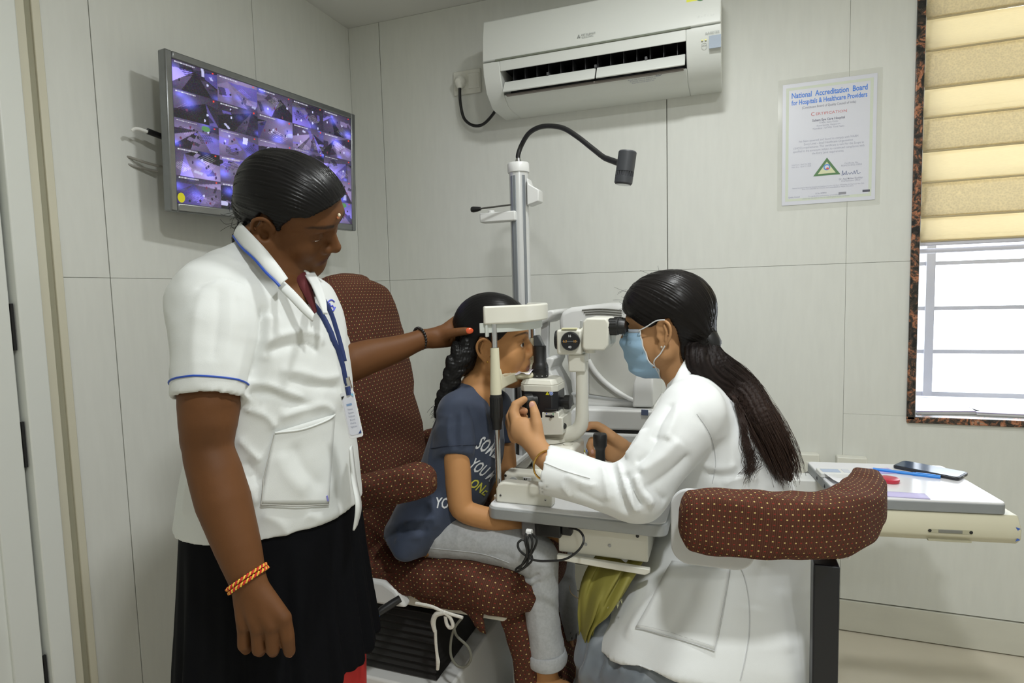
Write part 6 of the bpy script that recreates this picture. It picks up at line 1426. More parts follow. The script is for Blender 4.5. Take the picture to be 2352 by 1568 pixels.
# ------------------------------------------------------------------ seated girl at the chin rest
def girl():
    c = P
    T = TF(c(1129, 792, 1.458), rot(-7, 1, 7), .95)
    base = c(960, 1240, 1.40); base[2] = 0
    me = thing('person', 'seated child in a dark blue printed shirt and grey trousers facing the slit lamp', 'person', base)
    skin, lip = np.array((.47, .235, .095)), np.array((.25, .11, .085))
    B = Solid(); head_ops(B, T, eye=.0072, lid=.0006, fat=.003)
    B.rc(T((-.012, 0, -.040)), c(1098, 905, 1.44), .040, .043, .02)
    B.chain([c(1095, 915, 1.44), c(1060, 1000, 1.43), c(1010, 1120, 1.42), c(965, 1225, 1.42)], [.045, .055, .052, .050], .03, n=2)
    B.chain([c(1045, 965, 1.375), c(1050, 1050, 1.355), c(1055, 1140, 1.34), c(1066, 1172, 1.335), c(1120, 1190, 1.33), c(1190, 1202, 1.345), c(1240, 1210, 1.36)], [.036, .0315, .0285, .0255, .0245, .0195, .0165], .012, n=4)
    B.chain([c(1240, 1210, 1.36), c(1275, 1222, 1.38), c(1300, 1240, 1.385)], [.017, .018, .010], .008)
    for k in range(4): B.chain([c(1268+k*4, 1212+k*8, 1.37+.012*k), c(1292+k*2, 1228+k*6, 1.375+.012*k), c(1300, 1246+k*4, 1.38+.012*k)], [.0085, .008, .0065], .004)
    B.chain([c(1145, 945, 1.57), c(1156, 1020, 1.585), c(1162, 1085, 1.575), c(1140, 1140, 1.54), c(1185, 1195, 1.47), c(1245, 1215, 1.44)], [.036, .030, .027, .0235, .020, .016], .012, n=4)
    hip, kn, an = c(965, 1235, 1.385), c(1232, 1262, 1.335), c(1255, 1545, 1.335)
    B.chain([hip, kn, an, an+np.array([.0, 0, -.03])], [.040, .034, .026, .026], .02)
    B.chain([an+np.array([-.015, 0, -.03]), an+np.array([.04, -.015, -.04]), an+np.array([.11, -.04, -.055])], [.025, .026, .016], .012)
    hip2, kn2, an2 = c(990, 1235, 1.50), c(1278, 1290, 1.50), c(1297, 1500, 1.50)
    B.chain([hip2, kn2, an2, an2+np.array([0, 0, -.05])], [.045, .030, .024, .024], .02)
    B.chain([an2+np.array([-.01, 0, -.05]), an2+np.array([.05, -.02, -.06]), an2+np.array([.11, -.04, -.075])], [.024, .025, .016], .012)
    h = T((.02, 0, 0)); z = [[(h[i]-.11, h[i]+.11, .0025)] for i in range(3)]
    v, F = B.mesh(.0055, zones=tuple(z), smooth=1)
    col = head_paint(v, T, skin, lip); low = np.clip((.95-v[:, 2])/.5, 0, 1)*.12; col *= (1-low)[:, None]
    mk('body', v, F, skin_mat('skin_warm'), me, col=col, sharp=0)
    eyes(me, T, (.97, -.22, .05))
    MB().ball(T((.001, -.0790, -.0255)), .0026, None, 10, 8).obj('ear_stud', m_gold, me)
    mh = hair_material('black_hair', (.012, .011, .011))
    poly = [(.125, .085), (.094, .082), (.070, .060), (.052, .048), (.034, .030), (.020, .022), (.010, .016), (.002, .034), (-.016, .037), (-.029, .012), (-.031, -.022), (-.040, -.062), (-.10, -.085), (-.17, -.05), (-.17, .2), (.125, .2)]
    def ops(S_):
        S_.el((-.004, 0, .048), (.095, .080, .088), .01); S_.el((.020, 0, .055), (.078, .071, .066), .02); S_.el((-.050, 0, .005), (.046, .058, .058), .02)
        S_.chain([(-.050, -.048, .0), (-.062, -.056, -.030), (-.070, -.056, -.048)], [.030, .028, .020], .02)
    v, F = hair_cap(T, poly, ops); v = T.all(v); v = strandify(v, F, T, (-.085, -.03, -.03), (.18, 0, .10), .0007, 75, 4)
    col = np.tile((.0085, .008, .008), (len(v), 1)); q = T.inv(v); d = np.abs(q[:, 1]-.004) ; part = (d < .0013) & (q[:, 2] > .10) & (q[:, 0] < -.018) & (q[:, 0] > -.075); col[part] = (.20, .12, .08)
    mk('hair', v, F, mh, me, col=col, sharp=0)
    pts = [c(1079, 790, 1.405), c(1060, 812, 1.395), c(1048, 838, 1.39), c(1040, 862, 1.39), c(1031, 886, 1.39), c(1019, 910, 1.39), c(1008, 936, 1.395), c(1002, 956, 1.40)]
    braid(me, pts, [.027, .0245, .0225, .0205, .0185, .0155, .011, .005], mh, 8)
    mb = MB(); rg = np.random.default_rng(8)
    for i in range(70):
        p0 = c(1088+rg.uniform(-8, 8), 838+rg.uniform(-8, 10), 1.43); e = p0+np.array([rg.uniform(-.022, .012), 0, rg.uniform(-.032, -.008)]); mb.tube([p0, (p0+e)/2+rg.normal(0, .003, 3), e], .00035, 4, n=3)
    for i in range(30):
        p0 = c(1012+rg.uniform(-5, 5), 930+rg.uniform(-10, 10), 1.395); e = p0+np.array([rg.uniform(-.03, .0), 0, rg.uniform(-.035, -.01)]); mb.tube([p0, (p0+e)/2+rg.normal(0, .003, 3), e], .00035, 4, n=3)
    mb.obj('loose_hair', mat('hair_wisp', (.012, .011, .011), .4), me, kind='stuff')
    # ---------------- shirt
    U = Solid()
    # sleeves first, cut open, then the trunk
    a, b = c(1048, 1042, 1.36), c(1045, 965, 1.378); ax = unit(a-b)
    U.chain([c(1052, 950, 1.385), c(1047, 985, 1.372), c(1049, 1062, 1.36)], [.040, .0445, .0405], .012); U.half(a, ax, .001, lo=a-.075, hi=a+.075); U.rc(a-ax*.012, a+ax*.05, .0345, .0345, .001, 's')
    a2, b2 = c(1160, 1010, 1.585), c(1145, 950, 1.575); ax2 = unit(a2-b2)
    U.chain([c(1135, 930, 1.555), c(1150, 960, 1.575), c(1162, 1020, 1.59)], [.040, .042, .040], .012); U.half(a2, ax2, .001, lo=a2-.065, hi=a2+.065); U.rc(a2-ax2*.012, a2+ax2*.05, .0335, .0335, .001, 's')
    st = [(c(1095, 895, 1.45), .040, .050), (c(1090, 915, 1.45), .055, .085), (c(1088, 945, 1.455), .073, .120), (c(1079, 1000, 1.455), .088, .118), (c(1061, 1060, 1.45), .092, .112), (c(1034, 1125, 1.445), .088, .115), (c(990, 1190, 1.44), .084, .130), (c(955, 1232, 1.44), .068, .125)]
    wv = unit(st[0][0]-st[-1][0]); vv = unit(np.array([.25, .97, 0])-wv*(np.array([.25, .97, 0]) @ wv)); uu = np.cross(vv, wv)
    U.stack(st, uu, vv, .02); U.chain([c(1085, 915, 1.43), c(1052, 945, 1.39)], [.036, .042], .025); U.chain([c(1100, 912, 1.48), c(1135, 932, 1.545)], [.036, .040], .025)
    U.el(c(945, 1224, 1.42), (.043, .12, .040), .03)
    U.el(T((.01, 0, -.112))+np.array([.0, 0, -.012]), (.050, .055, .030), .006, mode='s')
    v, F = U.mesh(.0042, smooth=1); tr = bvh(v, F)
    v = foldpx(v, F, [([(1075, 930), (1090, 970), (1095, 1020), (1090, 1060)], .007, -.006), ([(1035, 950), (1030, 990), (1035, 1030)], .007, .004), ([(1060, 945), (1062, 985), (1060, 1030)], .006, .004), ([(1048, 950), (1046, 990), (1048, 1030)], .006, -.003),
        ([(1000, 980), (990, 1040), (985, 1100)], .010, .004), ([(930, 1205), (965, 1195), (1000, 1190)], .008, .006), ([(915, 1220), (950, 1215), (985, 1218)], .008, -.005), ([(905, 1245), (940, 1235), (970, 1232)], .008, .005), ([(985, 1150), (1000, 1180), (995, 1215)], .008, .005), ([(1110, 930), (1120, 980), (1118, 1010)], .007, .003)], tr)
    m_t = mat('navy_cotton', (.030, .042, .075), .8, nscale=40, namp=.12, bump=.08, bscale=600, sheen=.15)
    v = crumple(v, F, .0022, .06, 21)
    sh = mk('shirt', v, F, m_t, me, sharp=0); tr = bvh(v, F)
    ring = []; uu_, ww_, _ = frame(ax)
    for an_ in np.linspace(0, 2*math.pi, 36, endpoint=False):
        d = math.cos(an_)*uu_+math.sin(an_)*ww_; o = a-ax*.016; h_ = tr.ray_cast(Vector(o+d*.075), Vector(-d), .1); ring.append(np.array(h_[0])+d*.0003 if h_[0] else o+d*.041)
    MB().tube(np.array(ring), .0011, 6, closed=True).obj('sleeve_seam', mat('navy_seam', (.022, .030, .055), .8), sh)
    m_pr = mat('shirt_print', (.62, .64, .66), .7); m_py = mat('shirt_print_yellow', (.62, .60, .08), .7)
    word_on(tr, 'SOME', 1119, 1027, 33, 27, m_pr, sh, wid=56, shear=.35, bold=.02)
    word_on(tr, 'YOU MI', 1108, 1080, 28, 33, m_pr, sh, wid=66, shear=.35, bold=.02)
    word_on(tr, 'ONE', 1099, 1118, 22, 33, m_py, sh, wid=44, shear=.2, bold=.02)
    word_on(tr, 'YO', 1014, 1156, 24, 3, m_pr, sh, wid=30, shear=.25, bold=.02)
    # ---------------- trousers
    K = Solid()
    K.chain([c(970, 1224, 1.41), c(1015, 1226, 1.385), c(1110, 1240, 1.36), c(1205, 1262, 1.338), c(1234, 1285, 1.334)], [.054, .055, .0475, .050, .046], .015, n=4)
    K.chain([c(1234, 1285, 1.334), c(1240, 1340, 1.333), c(1245, 1410, 1.333), c(1254, 1480, 1.334), c(1259, 1524, 1.335)], [.046, .040, .0375, .0385, .0395], .012, n=3)
    a3 = c(1258, 1517, 1.335); ax3 = unit(c(1261, 1540, 1.335)-c(1252, 1460, 1.334)); K.half(a3, ax3, .001, lo=a3-.06, hi=a3+.06); K.rc(a3-ax3*.015, a3+ax3*.05, .033, .033, .001, 's')
    K.chain([c(1000, 1222, 1.47), c(1100, 1250, 1.50), c(1262, 1285, 1.505), c(1282, 1300, 1.505)], [.050, .050, .042, .040], .015, n=4)
    K.chain([c(1282, 1300, 1.505), c(1296, 1380, 1.50), c(1300, 1462, 1.50)], [.040, .033, .034], .012, n=3)
    a4 = c(1300, 1456, 1.50); K.half(a4, (0, 0, -1), .001, lo=a4-np.array([.04, .05, .06]), hi=a4+.05); K.rc(a4+np.array([0, 0, .012]), a4-np.array([0, 0, .05]), .0285, None, .001, 's')
    v, F = K.mesh(.0042, smooth=1); tr = bvh(v, F)
    v = foldpx(v, F, [([(1196, 1322), (1215, 1330), (1240, 1318)], .006, -.006), ([(1196, 1345), (1216, 1348), (1245, 1335)], .006, -.005), ([(1200, 1333), (1225, 1338)], .005, .004), ([(1120, 1275), (1150, 1272), (1180, 1285)], .006, -.003), ([(1040, 1200), (1070, 1225), (1100, 1240)], .008, .003), ([(1225, 1370), (1235, 1430), (1240, 1490)], .008, .002)], tr)
    v = crumple(v, F, .0025, .055, 31)
    tw = mk('trousers', v, F, mat('grey_marl', (.40, .41, .42), .85, nscale=180, namp=.22, bump=.1, bscale=700, sheen=.1), me, sharp=0); tr = bvh(v, F)
    u5, w5, _ = frame(ax3); an = np.linspace(0, 2*math.pi, 40, endpoint=False)
    cu = MB(); rs = [(.0395, -.024), (.0425, -.021), (.0432, -.008), (.0425, .003), (.0395, .006)]
    cu.loft([np.array([a3+ax3*hh+(r+.0012*math.sin(3*t+hh*200))*(math.cos(t)*u5+math.sin(t)*w5) for t in np.append(an, an[0])]) for r, hh in rs], cap=False, closed=False); cu.obj('rolled_cuff', MATS['grey_marl'], tw, solid=.003, sharp=0)
    line_on(tr, [(965, 1256), (1030, 1262), (1110, 1272), (1170, 1292)], .0007, 'side_seam', mat('pale_seam', (.52, .53, .54), .8), tw, .0006)
girl()
# ------------------------------------------------------------------ seated examiner in the white coat
def doctor():
    c = P
    T = TF(c(1540, 757, 1.35), rot(151, 1, -5), 1.0)
    base = c(1700, 1380, 1.33); base[2] = 0
    me = thing('person', 'seated person in a long white coat and blue mask working the slit lamp', 'person', base)
    skin, lip = np.array((.49, .265, .125)), np.array((.36, .15, .12))
    B = Solid(); head_ops(B, T, eye=.0050, fat=.002)
    B.rc(T((-.016, 0, -.040)), c(1592, 905, 1.34), .047, .054, .02)
    B.chain([c(1605, 935, 1.34), c(1660, 1080, 1.33), c(1710, 1280, 1.33)], [.055, .06, .07], .03)
    # near (left) arm, forearm on the table edge, hand on the round knob
    B.chain([c(1585, 975, 1.20), c(1520, 1065, 1.18), c(1460, 1135, 1.175), c(1360, 1110, 1.20), c(1270, 1066, 1.245), c(1243, 1040, 1.278)], [.045, .040, .034, .032, .0235, .0215], .012, n=4)
    B.chain([c(1246, 1043, 1.272), c(1222, 1014, 1.300), c(1200, 985, 1.322)], [.0215, .0235, .0215], .012, n=3)
    B.el(c(1204, 990, 1.318), (.030, .018, .030), .014)
    B.chain([c(1236, 1010, 1.295), c(1233, 975, 1.300), c(1229, 950, 1.308), c(1223, 928, 1.322)], [.0150, .0125, .0108, .0082], .008)
    B.chain([c(1188, 975, 1.325), c(1180, 948, 1.335), c(1184, 930, 1.340), c(1204, 917, 1.343)], [.0145, .0118, .0105, .0082], .006)
    B.chain([c(1182, 985, 1.335), c(1172, 958, 1.350), c(1180, 938, 1.358), c(1205, 944, 1.352)], [.0140, .0112, .0100, .0080], .005)
    B.chain([c(1179, 995, 1.340), c(1170, 970, 1.362), c(1182, 955, 1.372), c(1206, 958, 1.362)], [.0130, .0105, .0095, .0075], .005)
    B.chain([c(1182, 1006, 1.338), c(1174, 986, 1.365), c(1186, 974, 1.378), c(1203, 975, 1.372)], [.0120, .0095, .0085, .0068], .005)
    # far (right) arm and hand round the joystick
    B.chain([c(1690, 985, 1.46), c(1600, 1090, 1.47), c(1500, 1075, 1.46), c(1448, 1042, 1.452)], [.045, .036, .030, .0225], .012, n=4)
    B.chain([c(1448, 1042, 1.452), c(1425, 1030, 1.452), c(1405, 1022, 1.456)], [.0225, .0255, .0225], .012)
    B.el(c(1415, 1042, 1.452), (.028, .020, .024), .012)
    B.chain([c(1430, 1022, 1.435), c(1410, 1006, 1.432), c(1396, 994, 1.438), c(1384, 984, 1.445), c(1372, 977, 1.448), c(1357, 976, 1.447), c(1347, 983, 1.445)], [.0165, .0135, .0122, .0108, .0100, .0092, .0078], .006)
    B.chain([c(1405, 1030, 1.462), c(1380, 1012, 1.485), c(1360, 1012, 1.478), c(1355, 1024, 1.462), c(1360, 1040, 1.452)], [.0120, .0108, .0102, .0096, .0082], .005)
    B.chain([c(1405, 1046, 1.462), c(1380, 1040, 1.490), c(1358, 1042, 1.476), c(1357, 1052, 1.458), c(1364, 1058, 1.450)], [.0115, .0105, .0098, .0090, .0078], .005)
    B.chain([c(1408, 1056, 1.460), c(1384, 1056, 1.490), c(1364, 1058, 1.474), c(1368, 1064, 1.458)], [.0105, .0095, .0088, .0075], .005)
    # legs
    for hp, kn, ft in ((c(1690, 1400, 1.29), c(1430, 1465, 1.32), (.0, 0)), (c(1720, 1390, 1.42), c(1450, 1440, 1.40), (0, 0))):
        f = kn*np.array([1, 1, 0])+np.array([.03, 0, .08]); B.chain([hp, kn, f], [.055, .045, .036], .02); B.chain([f+np.array([.02, .0, -.045]), f+np.array([-.08, .04, -.05]), f+np.array([-.14, .07, -.06])], [.030, .028, .018], .012)
    h, g1, g2 = T((.02, 0, 0)), c(1205, 970, 1.33), c(1390, 1020, 1.46)
    z = [[(h[i]-.11, h[i]+.11, .0026), (g1[i]-.045, g1[i]+.045, .0026), (g2[i]-.05, g2[i]+.05, .0026)] for i in range(3)]
    v, F = B.mesh(.0055, zones=tuple(z), smooth=1)
    v0, F0 = v, F
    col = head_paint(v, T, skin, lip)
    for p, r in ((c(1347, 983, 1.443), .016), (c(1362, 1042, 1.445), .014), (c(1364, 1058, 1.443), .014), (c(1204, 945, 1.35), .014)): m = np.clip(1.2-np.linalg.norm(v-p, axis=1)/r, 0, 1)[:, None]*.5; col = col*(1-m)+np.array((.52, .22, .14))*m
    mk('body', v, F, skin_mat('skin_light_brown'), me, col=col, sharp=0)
    eyes(me, T, (1, 0, 0))
    nl = mat('nail_pink', (.68, .38, .30), .25)
    MB().ball(c(1222, 931, 1.3115), (.0065, .0026, .0088), rot(0, 0, 0)).obj('thumb_nail', nl, me)
    MB().ball(c(1360.5, 1037, 1.4445), (.0042, .0024, .0055)).obj('finger_nail', nl, me); MB().ball(c(1365, 1055, 1.4435), (.0038, .0022, .0045)).obj('finger_nail', nl, me)
    # ---------------- hair
    mh = hair_material('black_hair', (.012, .011, .011))
    poly = [(.125, .068), (.103, .052), (.090, .044), (.072, .038), (.056, .026), (.042, .018), (.026, .016), (.014, .022), (.002, .034), (-.018, .036), (-.030, .010), (-.032, -.030), (-.042, -.085), (-.10, -.10), (-.17, -.05), (-.17, .22), (.125, .22)]
    tie = c(1627, 784, 1.305)
    tl = T.inv(tie[None])[0]
    def ops(S_):
        S_.el((-.004, 0, .050), (.098, .084, .085), .01); S_.el((.024, 0, .052), (.080, .077, .070), .02); S_.el((-.046, 0, .010), (.049, .062, .058), .02)
        S_.chain([(-.060, .0, -.010), tuple(tl)], [.040, .022], .02); S_.chain([(-.040, .040, -.045), (-.065, .028, -.052), tuple(tl+np.array([0, 0, -.010]))], [.022, .026, .020], .015)
    v, F = hair_cap(T, poly, ops); v = T.all(v); v = strandify(v, F, T, tl, (.15, -.02, .13), .0011, 60, 9)
    rg = np.random.default_rng(5); col = np.tile((.011, .0095, .009), (len(v), 1)); mk('hair', v, F, mh, me, col=col, sharp=0)
    R = np.stack(frame(c(1652, 830, 1.30)-tie), 1)
    MB().lathe([(0, -.016), (.021, -.016), (.0235, -.010), (.0235, .010), (.021, .016), (0, .016)], c(1629, 784, 1.300), R[:, 2]).obj('hair_tie', mat('tie_black', (.008, .008, .009), .45), me)
    MB().tube([c(1636, 770, 1.283), c(1645, 780, 1.283), c(1643, 796, 1.285)], .0025, 8, n=4).obj('tie_clasp', mat('tie_gloss', (.02, .02, .02), .1), me)
    mb = MB()
    for i in range(90):
        th = rg.uniform(-1.0, 1.2); r0 = np.array([.096*math.cos(th)*rg.uniform(.9, 1)+.0, rg.uniform(-.05, .06), .05+.088*math.sin(th)]); e = r0*rg.uniform(1.06, 1.16)+rg.normal(0, .008, 3)-np.array([0, 0, .012]); mb.tube([T(r0), T((r0+e)/2+rg.normal(0, .003, 3)), T(e)], .00026, 4, n=3)
    mb.obj('loose_hair', mat('hair_wisp', (.012, .011, .011), .4), me, kind='stuff')
    MB().tube([c(1546, 733, 1.262), c(1556, 732, 1.266), c(1561, 727, 1.268), c(1560, 736, 1.268)], .0016, 6, n=3).obj('hair_pin', mat('tie_gloss', (.02, .02, .02), .1), me)
    MB().ball(T((.0005, .0785, -.0255)), .0030, None, 10, 8).obj('ear_stud', mat('pearl_stud', (.7, .62, .5), .15, .3), me)
    # glasses seen edge-on
    gl = MB(); mgl = mat('thin_frame', (.5, .5, .48), .2, .9)
    an = np.linspace(0, 2*math.pi, 28, endpoint=False)
    gl.tube([T((.1005-.010*abs(math.cos(t))*(math.cos(t) > 0), .033+.023*math.cos(t), .010+.017*math.sin(t))) for t in an], .0009, 6, closed=True); gl.obj('lens_rim', mgl, me)
    gl = MB(); gl.tube([T((.1005, -.033+.023*math.cos(t), .010+.017*math.sin(t))) for t in an], .0009, 6, closed=True); gl.obj('lens_rim', mgl, me)
    # ---------------- mask
    mm = mat('mask_blue', (.36, .56, .76), .75, nscale=30, namp=.05, bump=.1, bscale=300)
    btree = bvh(v0, F0); rows = []
    def surf(z, fi):
        d = T.R @ np.array([math.cos(fi), math.sin(fi), 0]); o = T((.02, 0, z)); h = btree.ray_cast(Vector(o+d*.2), Vector(-d), .2)
        return np.linalg.norm(np.array(h[0])-o) if h[0] else .07
    zs_ = np.interp(np.linspace(0, 1, 34), np.linspace(0, 1, 5), (.008, -.024, -.056, -.088, -.112)); fis = np.linspace(-1, 1, 41)
    wmax = np.interp(np.linspace(0, 1, 34), (0, .25, .5, .62, .75, 1), (1.12, 1.22, 1.30, 1.42, 1.62, 1.50))
    RR = np.array([[surf(z, s*w)+.0040+.004*max(0, i-20)/13 for s in fis] for i, (z, w) in enumerate(zip(zs_, wmax))])
    for j, s in enumerate(fis):                              # the cloth spans tight from the nose to the chin
        w = max(0., 1-(s/.62)**2); i0, i1 = 8, 29; line = np.interp(np.arange(34), (i0, i1), (RR[i0, j], RR[i1, j])); RR[i0:i1, j] = np.maximum(RR[i0:i1, j], line[i0:i1]*w+RR[i0:i1, j]*(1-w)+.004*w)
    for _ in range(3): RR[1:-1, 1:-1] = np.maximum(RR[1:-1, 1:-1]-.002, (RR[:-2, 1:-1]+RR[2:, 1:-1]+RR[1:-1, :-2]+RR[1:-1, 2:])/4)
    for i, (z, w) in enumerate(zip(zs_, wmax)):
        pl = .0016*math.sin(i/33*math.pi*8) if 5 < i < 30 else 0
        rows.append(np.array([T((.02+(r+pl)*math.cos(s*w), (r+pl)*math.sin(s*w), z+.004*s*s)) for r, s in zip(RR[i], fis)]))
    mk_ = MB().loft(rows, cap=False, closed=False).obj('face_mask', mm, me, solid=.0012, sharp=0)
    mw = mat('mask_white', (.75, .78, .80), .7)
    R_ = np.array(rows)
    MB().tube(R_[:, -1], .0016, 6).obj('mask_edge', mw, mk_); MB().tube(R_[:, 0], .0016, 6).obj('mask_edge', mw, mk_)
    MB().loft([rows[0], rows[1], rows[2]], cap=False, closed=False).obj('nose_strip', mat('mask_grey', (.46, .52, .60), .7), mk_, solid=.0018)
    MB().tube([R_[1, -1], T((.050, .0760, .010)), T((.030, .0810, .020)), T((.008, .0850, .0325)), T((-.012, .091, .035))], .0013, 6, n=5).obj('ear_loop', mw, mk_)
    MB().tube([R_[29, -1], T((.020, .0765, -.060)), T((.004, .0800, -.040)), T((-.008, .085, -.022))], .0013, 6, n=5).obj('ear_loop', mw, mk_)
    # ---------------- coat
    U = Solid()
    # near sleeve
    a, b = c(1250, 1079, 1.212), c(1330, 1098, 1.198); ax = unit(a-b)
    U.chain([c(1236, 1075, 1.216), c(1290, 1088, 1.205), c(1360, 1108, 1.19), c(1430, 1128, 1.178), c(1466, 1128, 1.172)], [.0505, .0490, .0485, .0495, .052], .012, n=3); U.half(a, ax, .001, lo=a-np.array([.06, .07, .08]), hi=a+np.array([.035, .07, .08])); U.rc(a-ax*.010, a+ax*.05, .0430, .0430, .001, 's')
    U.chain([c(1466, 1128, 1.172), c(1500, 1075, 1.172), c(1545, 1010, 1.18), c(1588, 955, 1.20)], [.054, .058, .062, .064], .025, n=3)
    # far sleeve
    U.chain([c(1690, 975, 1.46), c(1600, 1095, 1.475), c(1520, 1085, 1.47), c(1462, 1058, 1.458)], [.06, .055, .048, .042], .015, n=3)
    st = [(c(1578, 872, 1.34), .046, .056), (c(1592, 895, 1.34), .066, .088), (c(1607, 925, 1.34), .092, .135), (c(1626, 975, 1.338), .112, .165), (c(1655, 1050, 1.335), .120, .165), (c(1682, 1130, 1.33), .124, .160), (c(1700, 1210, 1.33), .136, .162), (c(1712, 1300, 1.33), .150, .172), (c(1716, 1380, 1.33), .155, .18)]
    wv = unit(st[0][0]-st[-1][0]); vv = unit(np.array([.49, .87, 0])-wv*(np.array([.49, .87, 0]) @ wv)); uu = np.cross(vv, wv)
    U.stack(st, uu, vv, .03); U.chain([c(1600, 900, 1.31), c(1592, 945, 1.23)], [.055, .062], .03); U.chain([c(1625, 915, 1.38), c(1680, 960, 1.45)], [.055, .062], .03)
    # the skirt of the coat falling over the lap
    zz = lambda px, z, d: np.array([*(c(px, 1300, d)[:2]), z])
    U.stack([(zz(1706, .74, 1.32), .150, .170), (zz(1668, .645, 1.30), .198, .190), (zz(1642, .575, 1.285), .220, .205), (zz(1618, .51, 1.275), .236, .212), (zz(1604, .36, 1.265), .255, .22)], (1, 0, 0), (0, 1, 0), .04, n=2.4)
    hemn = unit(np.cross(c(1604, 1578, 1.07)-c(1368, 1494, 1.24), c(1862, 1545, 1.26)-c(1368, 1494, 1.24)))
    if hemn[2] > 0: hemn = -hemn
    U.half(c(1368, 1494, 1.24), hemn, .001, lo=(-.2, .7, .1), hi=(1.2, 2., .62))
    U.el(T((-.01, 0, -.125)), (.055, .050, .045), .006, mode='s')
    v, F = U.mesh(.0045, smooth=1); tr = bvh(v, F)
    ph = np.arctan2(v[:, 1]-1.27, v[:, 0]-zz(1640, 0, 1.28)[0]); w_ = np.clip((.68-v[:, 2])/.22, 0, 1); v = v+vnormals(v, F)*((.006*np.sin(ph*9+.6)+.004*np.sin(ph*15+2))*w_)[:, None]
    v = foldpx(v, F, [([(1560, 1010), (1520, 1050), (1470, 1085)], .014, .008), ([(1585, 1040), (1540, 1085), (1490, 1120)], .012, -.008), ([(1480, 985), (1465, 1020), (1440, 1050)], .010, .008), ([(1510, 1000), (1490, 1040), (1460, 1065)], .008, -.007),
        ([(1400, 1062), (1412, 1095), (1425, 1140), (1440, 1180)], .007, -.011), ([(1418, 1060), (1432, 1100), (1450, 1150), (1466, 1175)], .006, .009), ([(1436, 1085), (1450, 1120), (1475, 1165)], .006, -.010), ([(1460, 1090), (1470, 1125), (1500, 1160)], .008, .008), ([(1480, 1110), (1510, 1135), (1530, 1150)], .008, -.006),
        ([(1380, 1066), (1390, 1100), (1398, 1150)], .008, .007), ([(1300, 1090), (1340, 1110), (1370, 1115)], .008, .005), ([(1320, 1125), (1350, 1140), (1390, 1160)], .009, -.004), ([(1290, 1110), (1310, 1140)], .006, .004),
        ([(1545, 925), (1520, 965), (1500, 1010)], .008, -.007), ([(1560, 930), (1545, 975), (1530, 1010)], .010, .006), ([(1600, 950), (1632, 1000), (1642, 1060), (1632, 1110)], .006, -.005), ([(1610, 1060), (1640, 1075), (1690, 1070)], .010, .006), ([(1620, 1085), (1660, 1095), (1700, 1090)], .010, -.006), ([(1660, 1110), (1700, 1095), (1740, 1100)], .010, .006),
        ([(1700, 930), (1715, 990), (1722, 1050)], .014, .005), ([(1560, 1290), (1530, 1340), (1480, 1400), (1440, 1470)], .018, .008), ([(1600, 1340), (1570, 1400), (1540, 1460)], .016, -.006), ([(1640, 1310), (1620, 1350), (1600, 1370)], .014, .006), ([(1790, 1350), (1800, 1420), (1810, 1500)], .016, .003), ([(1760, 1290), (1740, 1340), (1735, 1400)], .016, -.003)], tr)
    v = crumple(v, F, .0032, .085, 41, mask=np.clip((v[:, 2]-.55)/.25, .35, 1))
    ct = mk('coat', v, F, m_coat, me, sharp=0); tr = bvh(v, F)
    m_st = mat('coat_seam', (.55, .56, .57), .8)
    line_on(tr, [(1688, 1285), (1708, 1320), (1720, 1380), (1721, 1450), (1712, 1510), (1700, 1562)], .0011, 'back_seam', m_st, ct, .0004)
    rows = patch(tr, [(1545, 1290), (1677, 1304), (1641, 1493), (1460, 1441)], 16, 16, .0026)
    MB().loft(rows, cap=False, closed=False).obj('pocket', m_coat, ct, solid=.0016)
    line_on(tr, [(1460, 1442), (1500, 1450), (1560, 1468), (1641, 1494)], .0008, 'stitch', m_st, ct, .0032); line_on(tr, [(1677, 1304), (1660, 1400), (1641, 1493)], .0006, 'stitch', m_st, ct, .0032); line_on(tr, [(1464, 1434), (1505, 1443), (1562, 1460), (1640, 1484)], .0004, 'stitch', m_st, ct, .0032)
    line_on(tr, [(1600, 950), (1632, 1000), (1644, 1060), (1636, 1110)], .0007, 'shoulder_seam', m_st, ct, .0003)
    # turned back cuff edge and collar
    line_on(tr, [(1250, 1062), (1300, 1082), (1355, 1098)], .0012, 'cuff_fold', m_coat, ct, .001)
    tp = [c(1573, 826, 1.275), c(1560, 848, 1.262), c(1550, 868, 1.258), c(1541, 887, 1.262)]; bt = [c(1600, 838, 1.28), c(1586, 862, 1.255), c(1570, 885, 1.245), c(1552, 905, 1.245)]
    A_, B_ = spline(tp, 6), spline(bt, 6); MB().loft([A_*(1-t)+B_*t+np.array([0, -.003*math.sin(t*3.1), 0]) for t in np.linspace(0, 1, 5)], cap=False, closed=False).obj('collar', m_coat, ct, solid=.003)
    A_, B_ = spline([tp[0], c(1600, 815, 1.33), c(1610, 812, 1.40)], 6), spline([bt[0], c(1640, 850, 1.36), c(1645, 855, 1.43)], 6); MB().loft([A_*(1-t)+B_*t for t in np.linspace(0, 1, 5)], cap=False, closed=False).obj('collar', m_coat, ct, solid=.003)
    # pony tail: a tapering mass and many separate hairs over it
    rg = np.random.default_rng(5)
    def over(x, y, lift, dmax): p = onto(tr, x, y, lift, d=dmax); q = P(x, y, dmax); return p if p[1] < q[1] else q
    core = [c(1628, 792, 1.295), c(1650, 840, 1.275), over(1688, 905, .022, 1.275), over(1722, 965, .022, 1.28), over(1752, 1020, .022, 1.29), over(1778, 1065, .018, 1.30), over(1796, 1100, .012, 1.31)]
    wd = [.022, .042, .046, .044, .036, .024, .010]
    wds = [.022, .044, .048, .048, .046, .042, .036]
    S_ = Solid(); S_.chain(core, [w*.62 for w in wd], .02, n=4)
    S_.chain([c(1592, 805, 1.285), c(1606, 838, 1.265), c(1640, 880, 1.262), c(1680, 925, 1.262)], [.020, .026, .024, .016], .015, n=3)
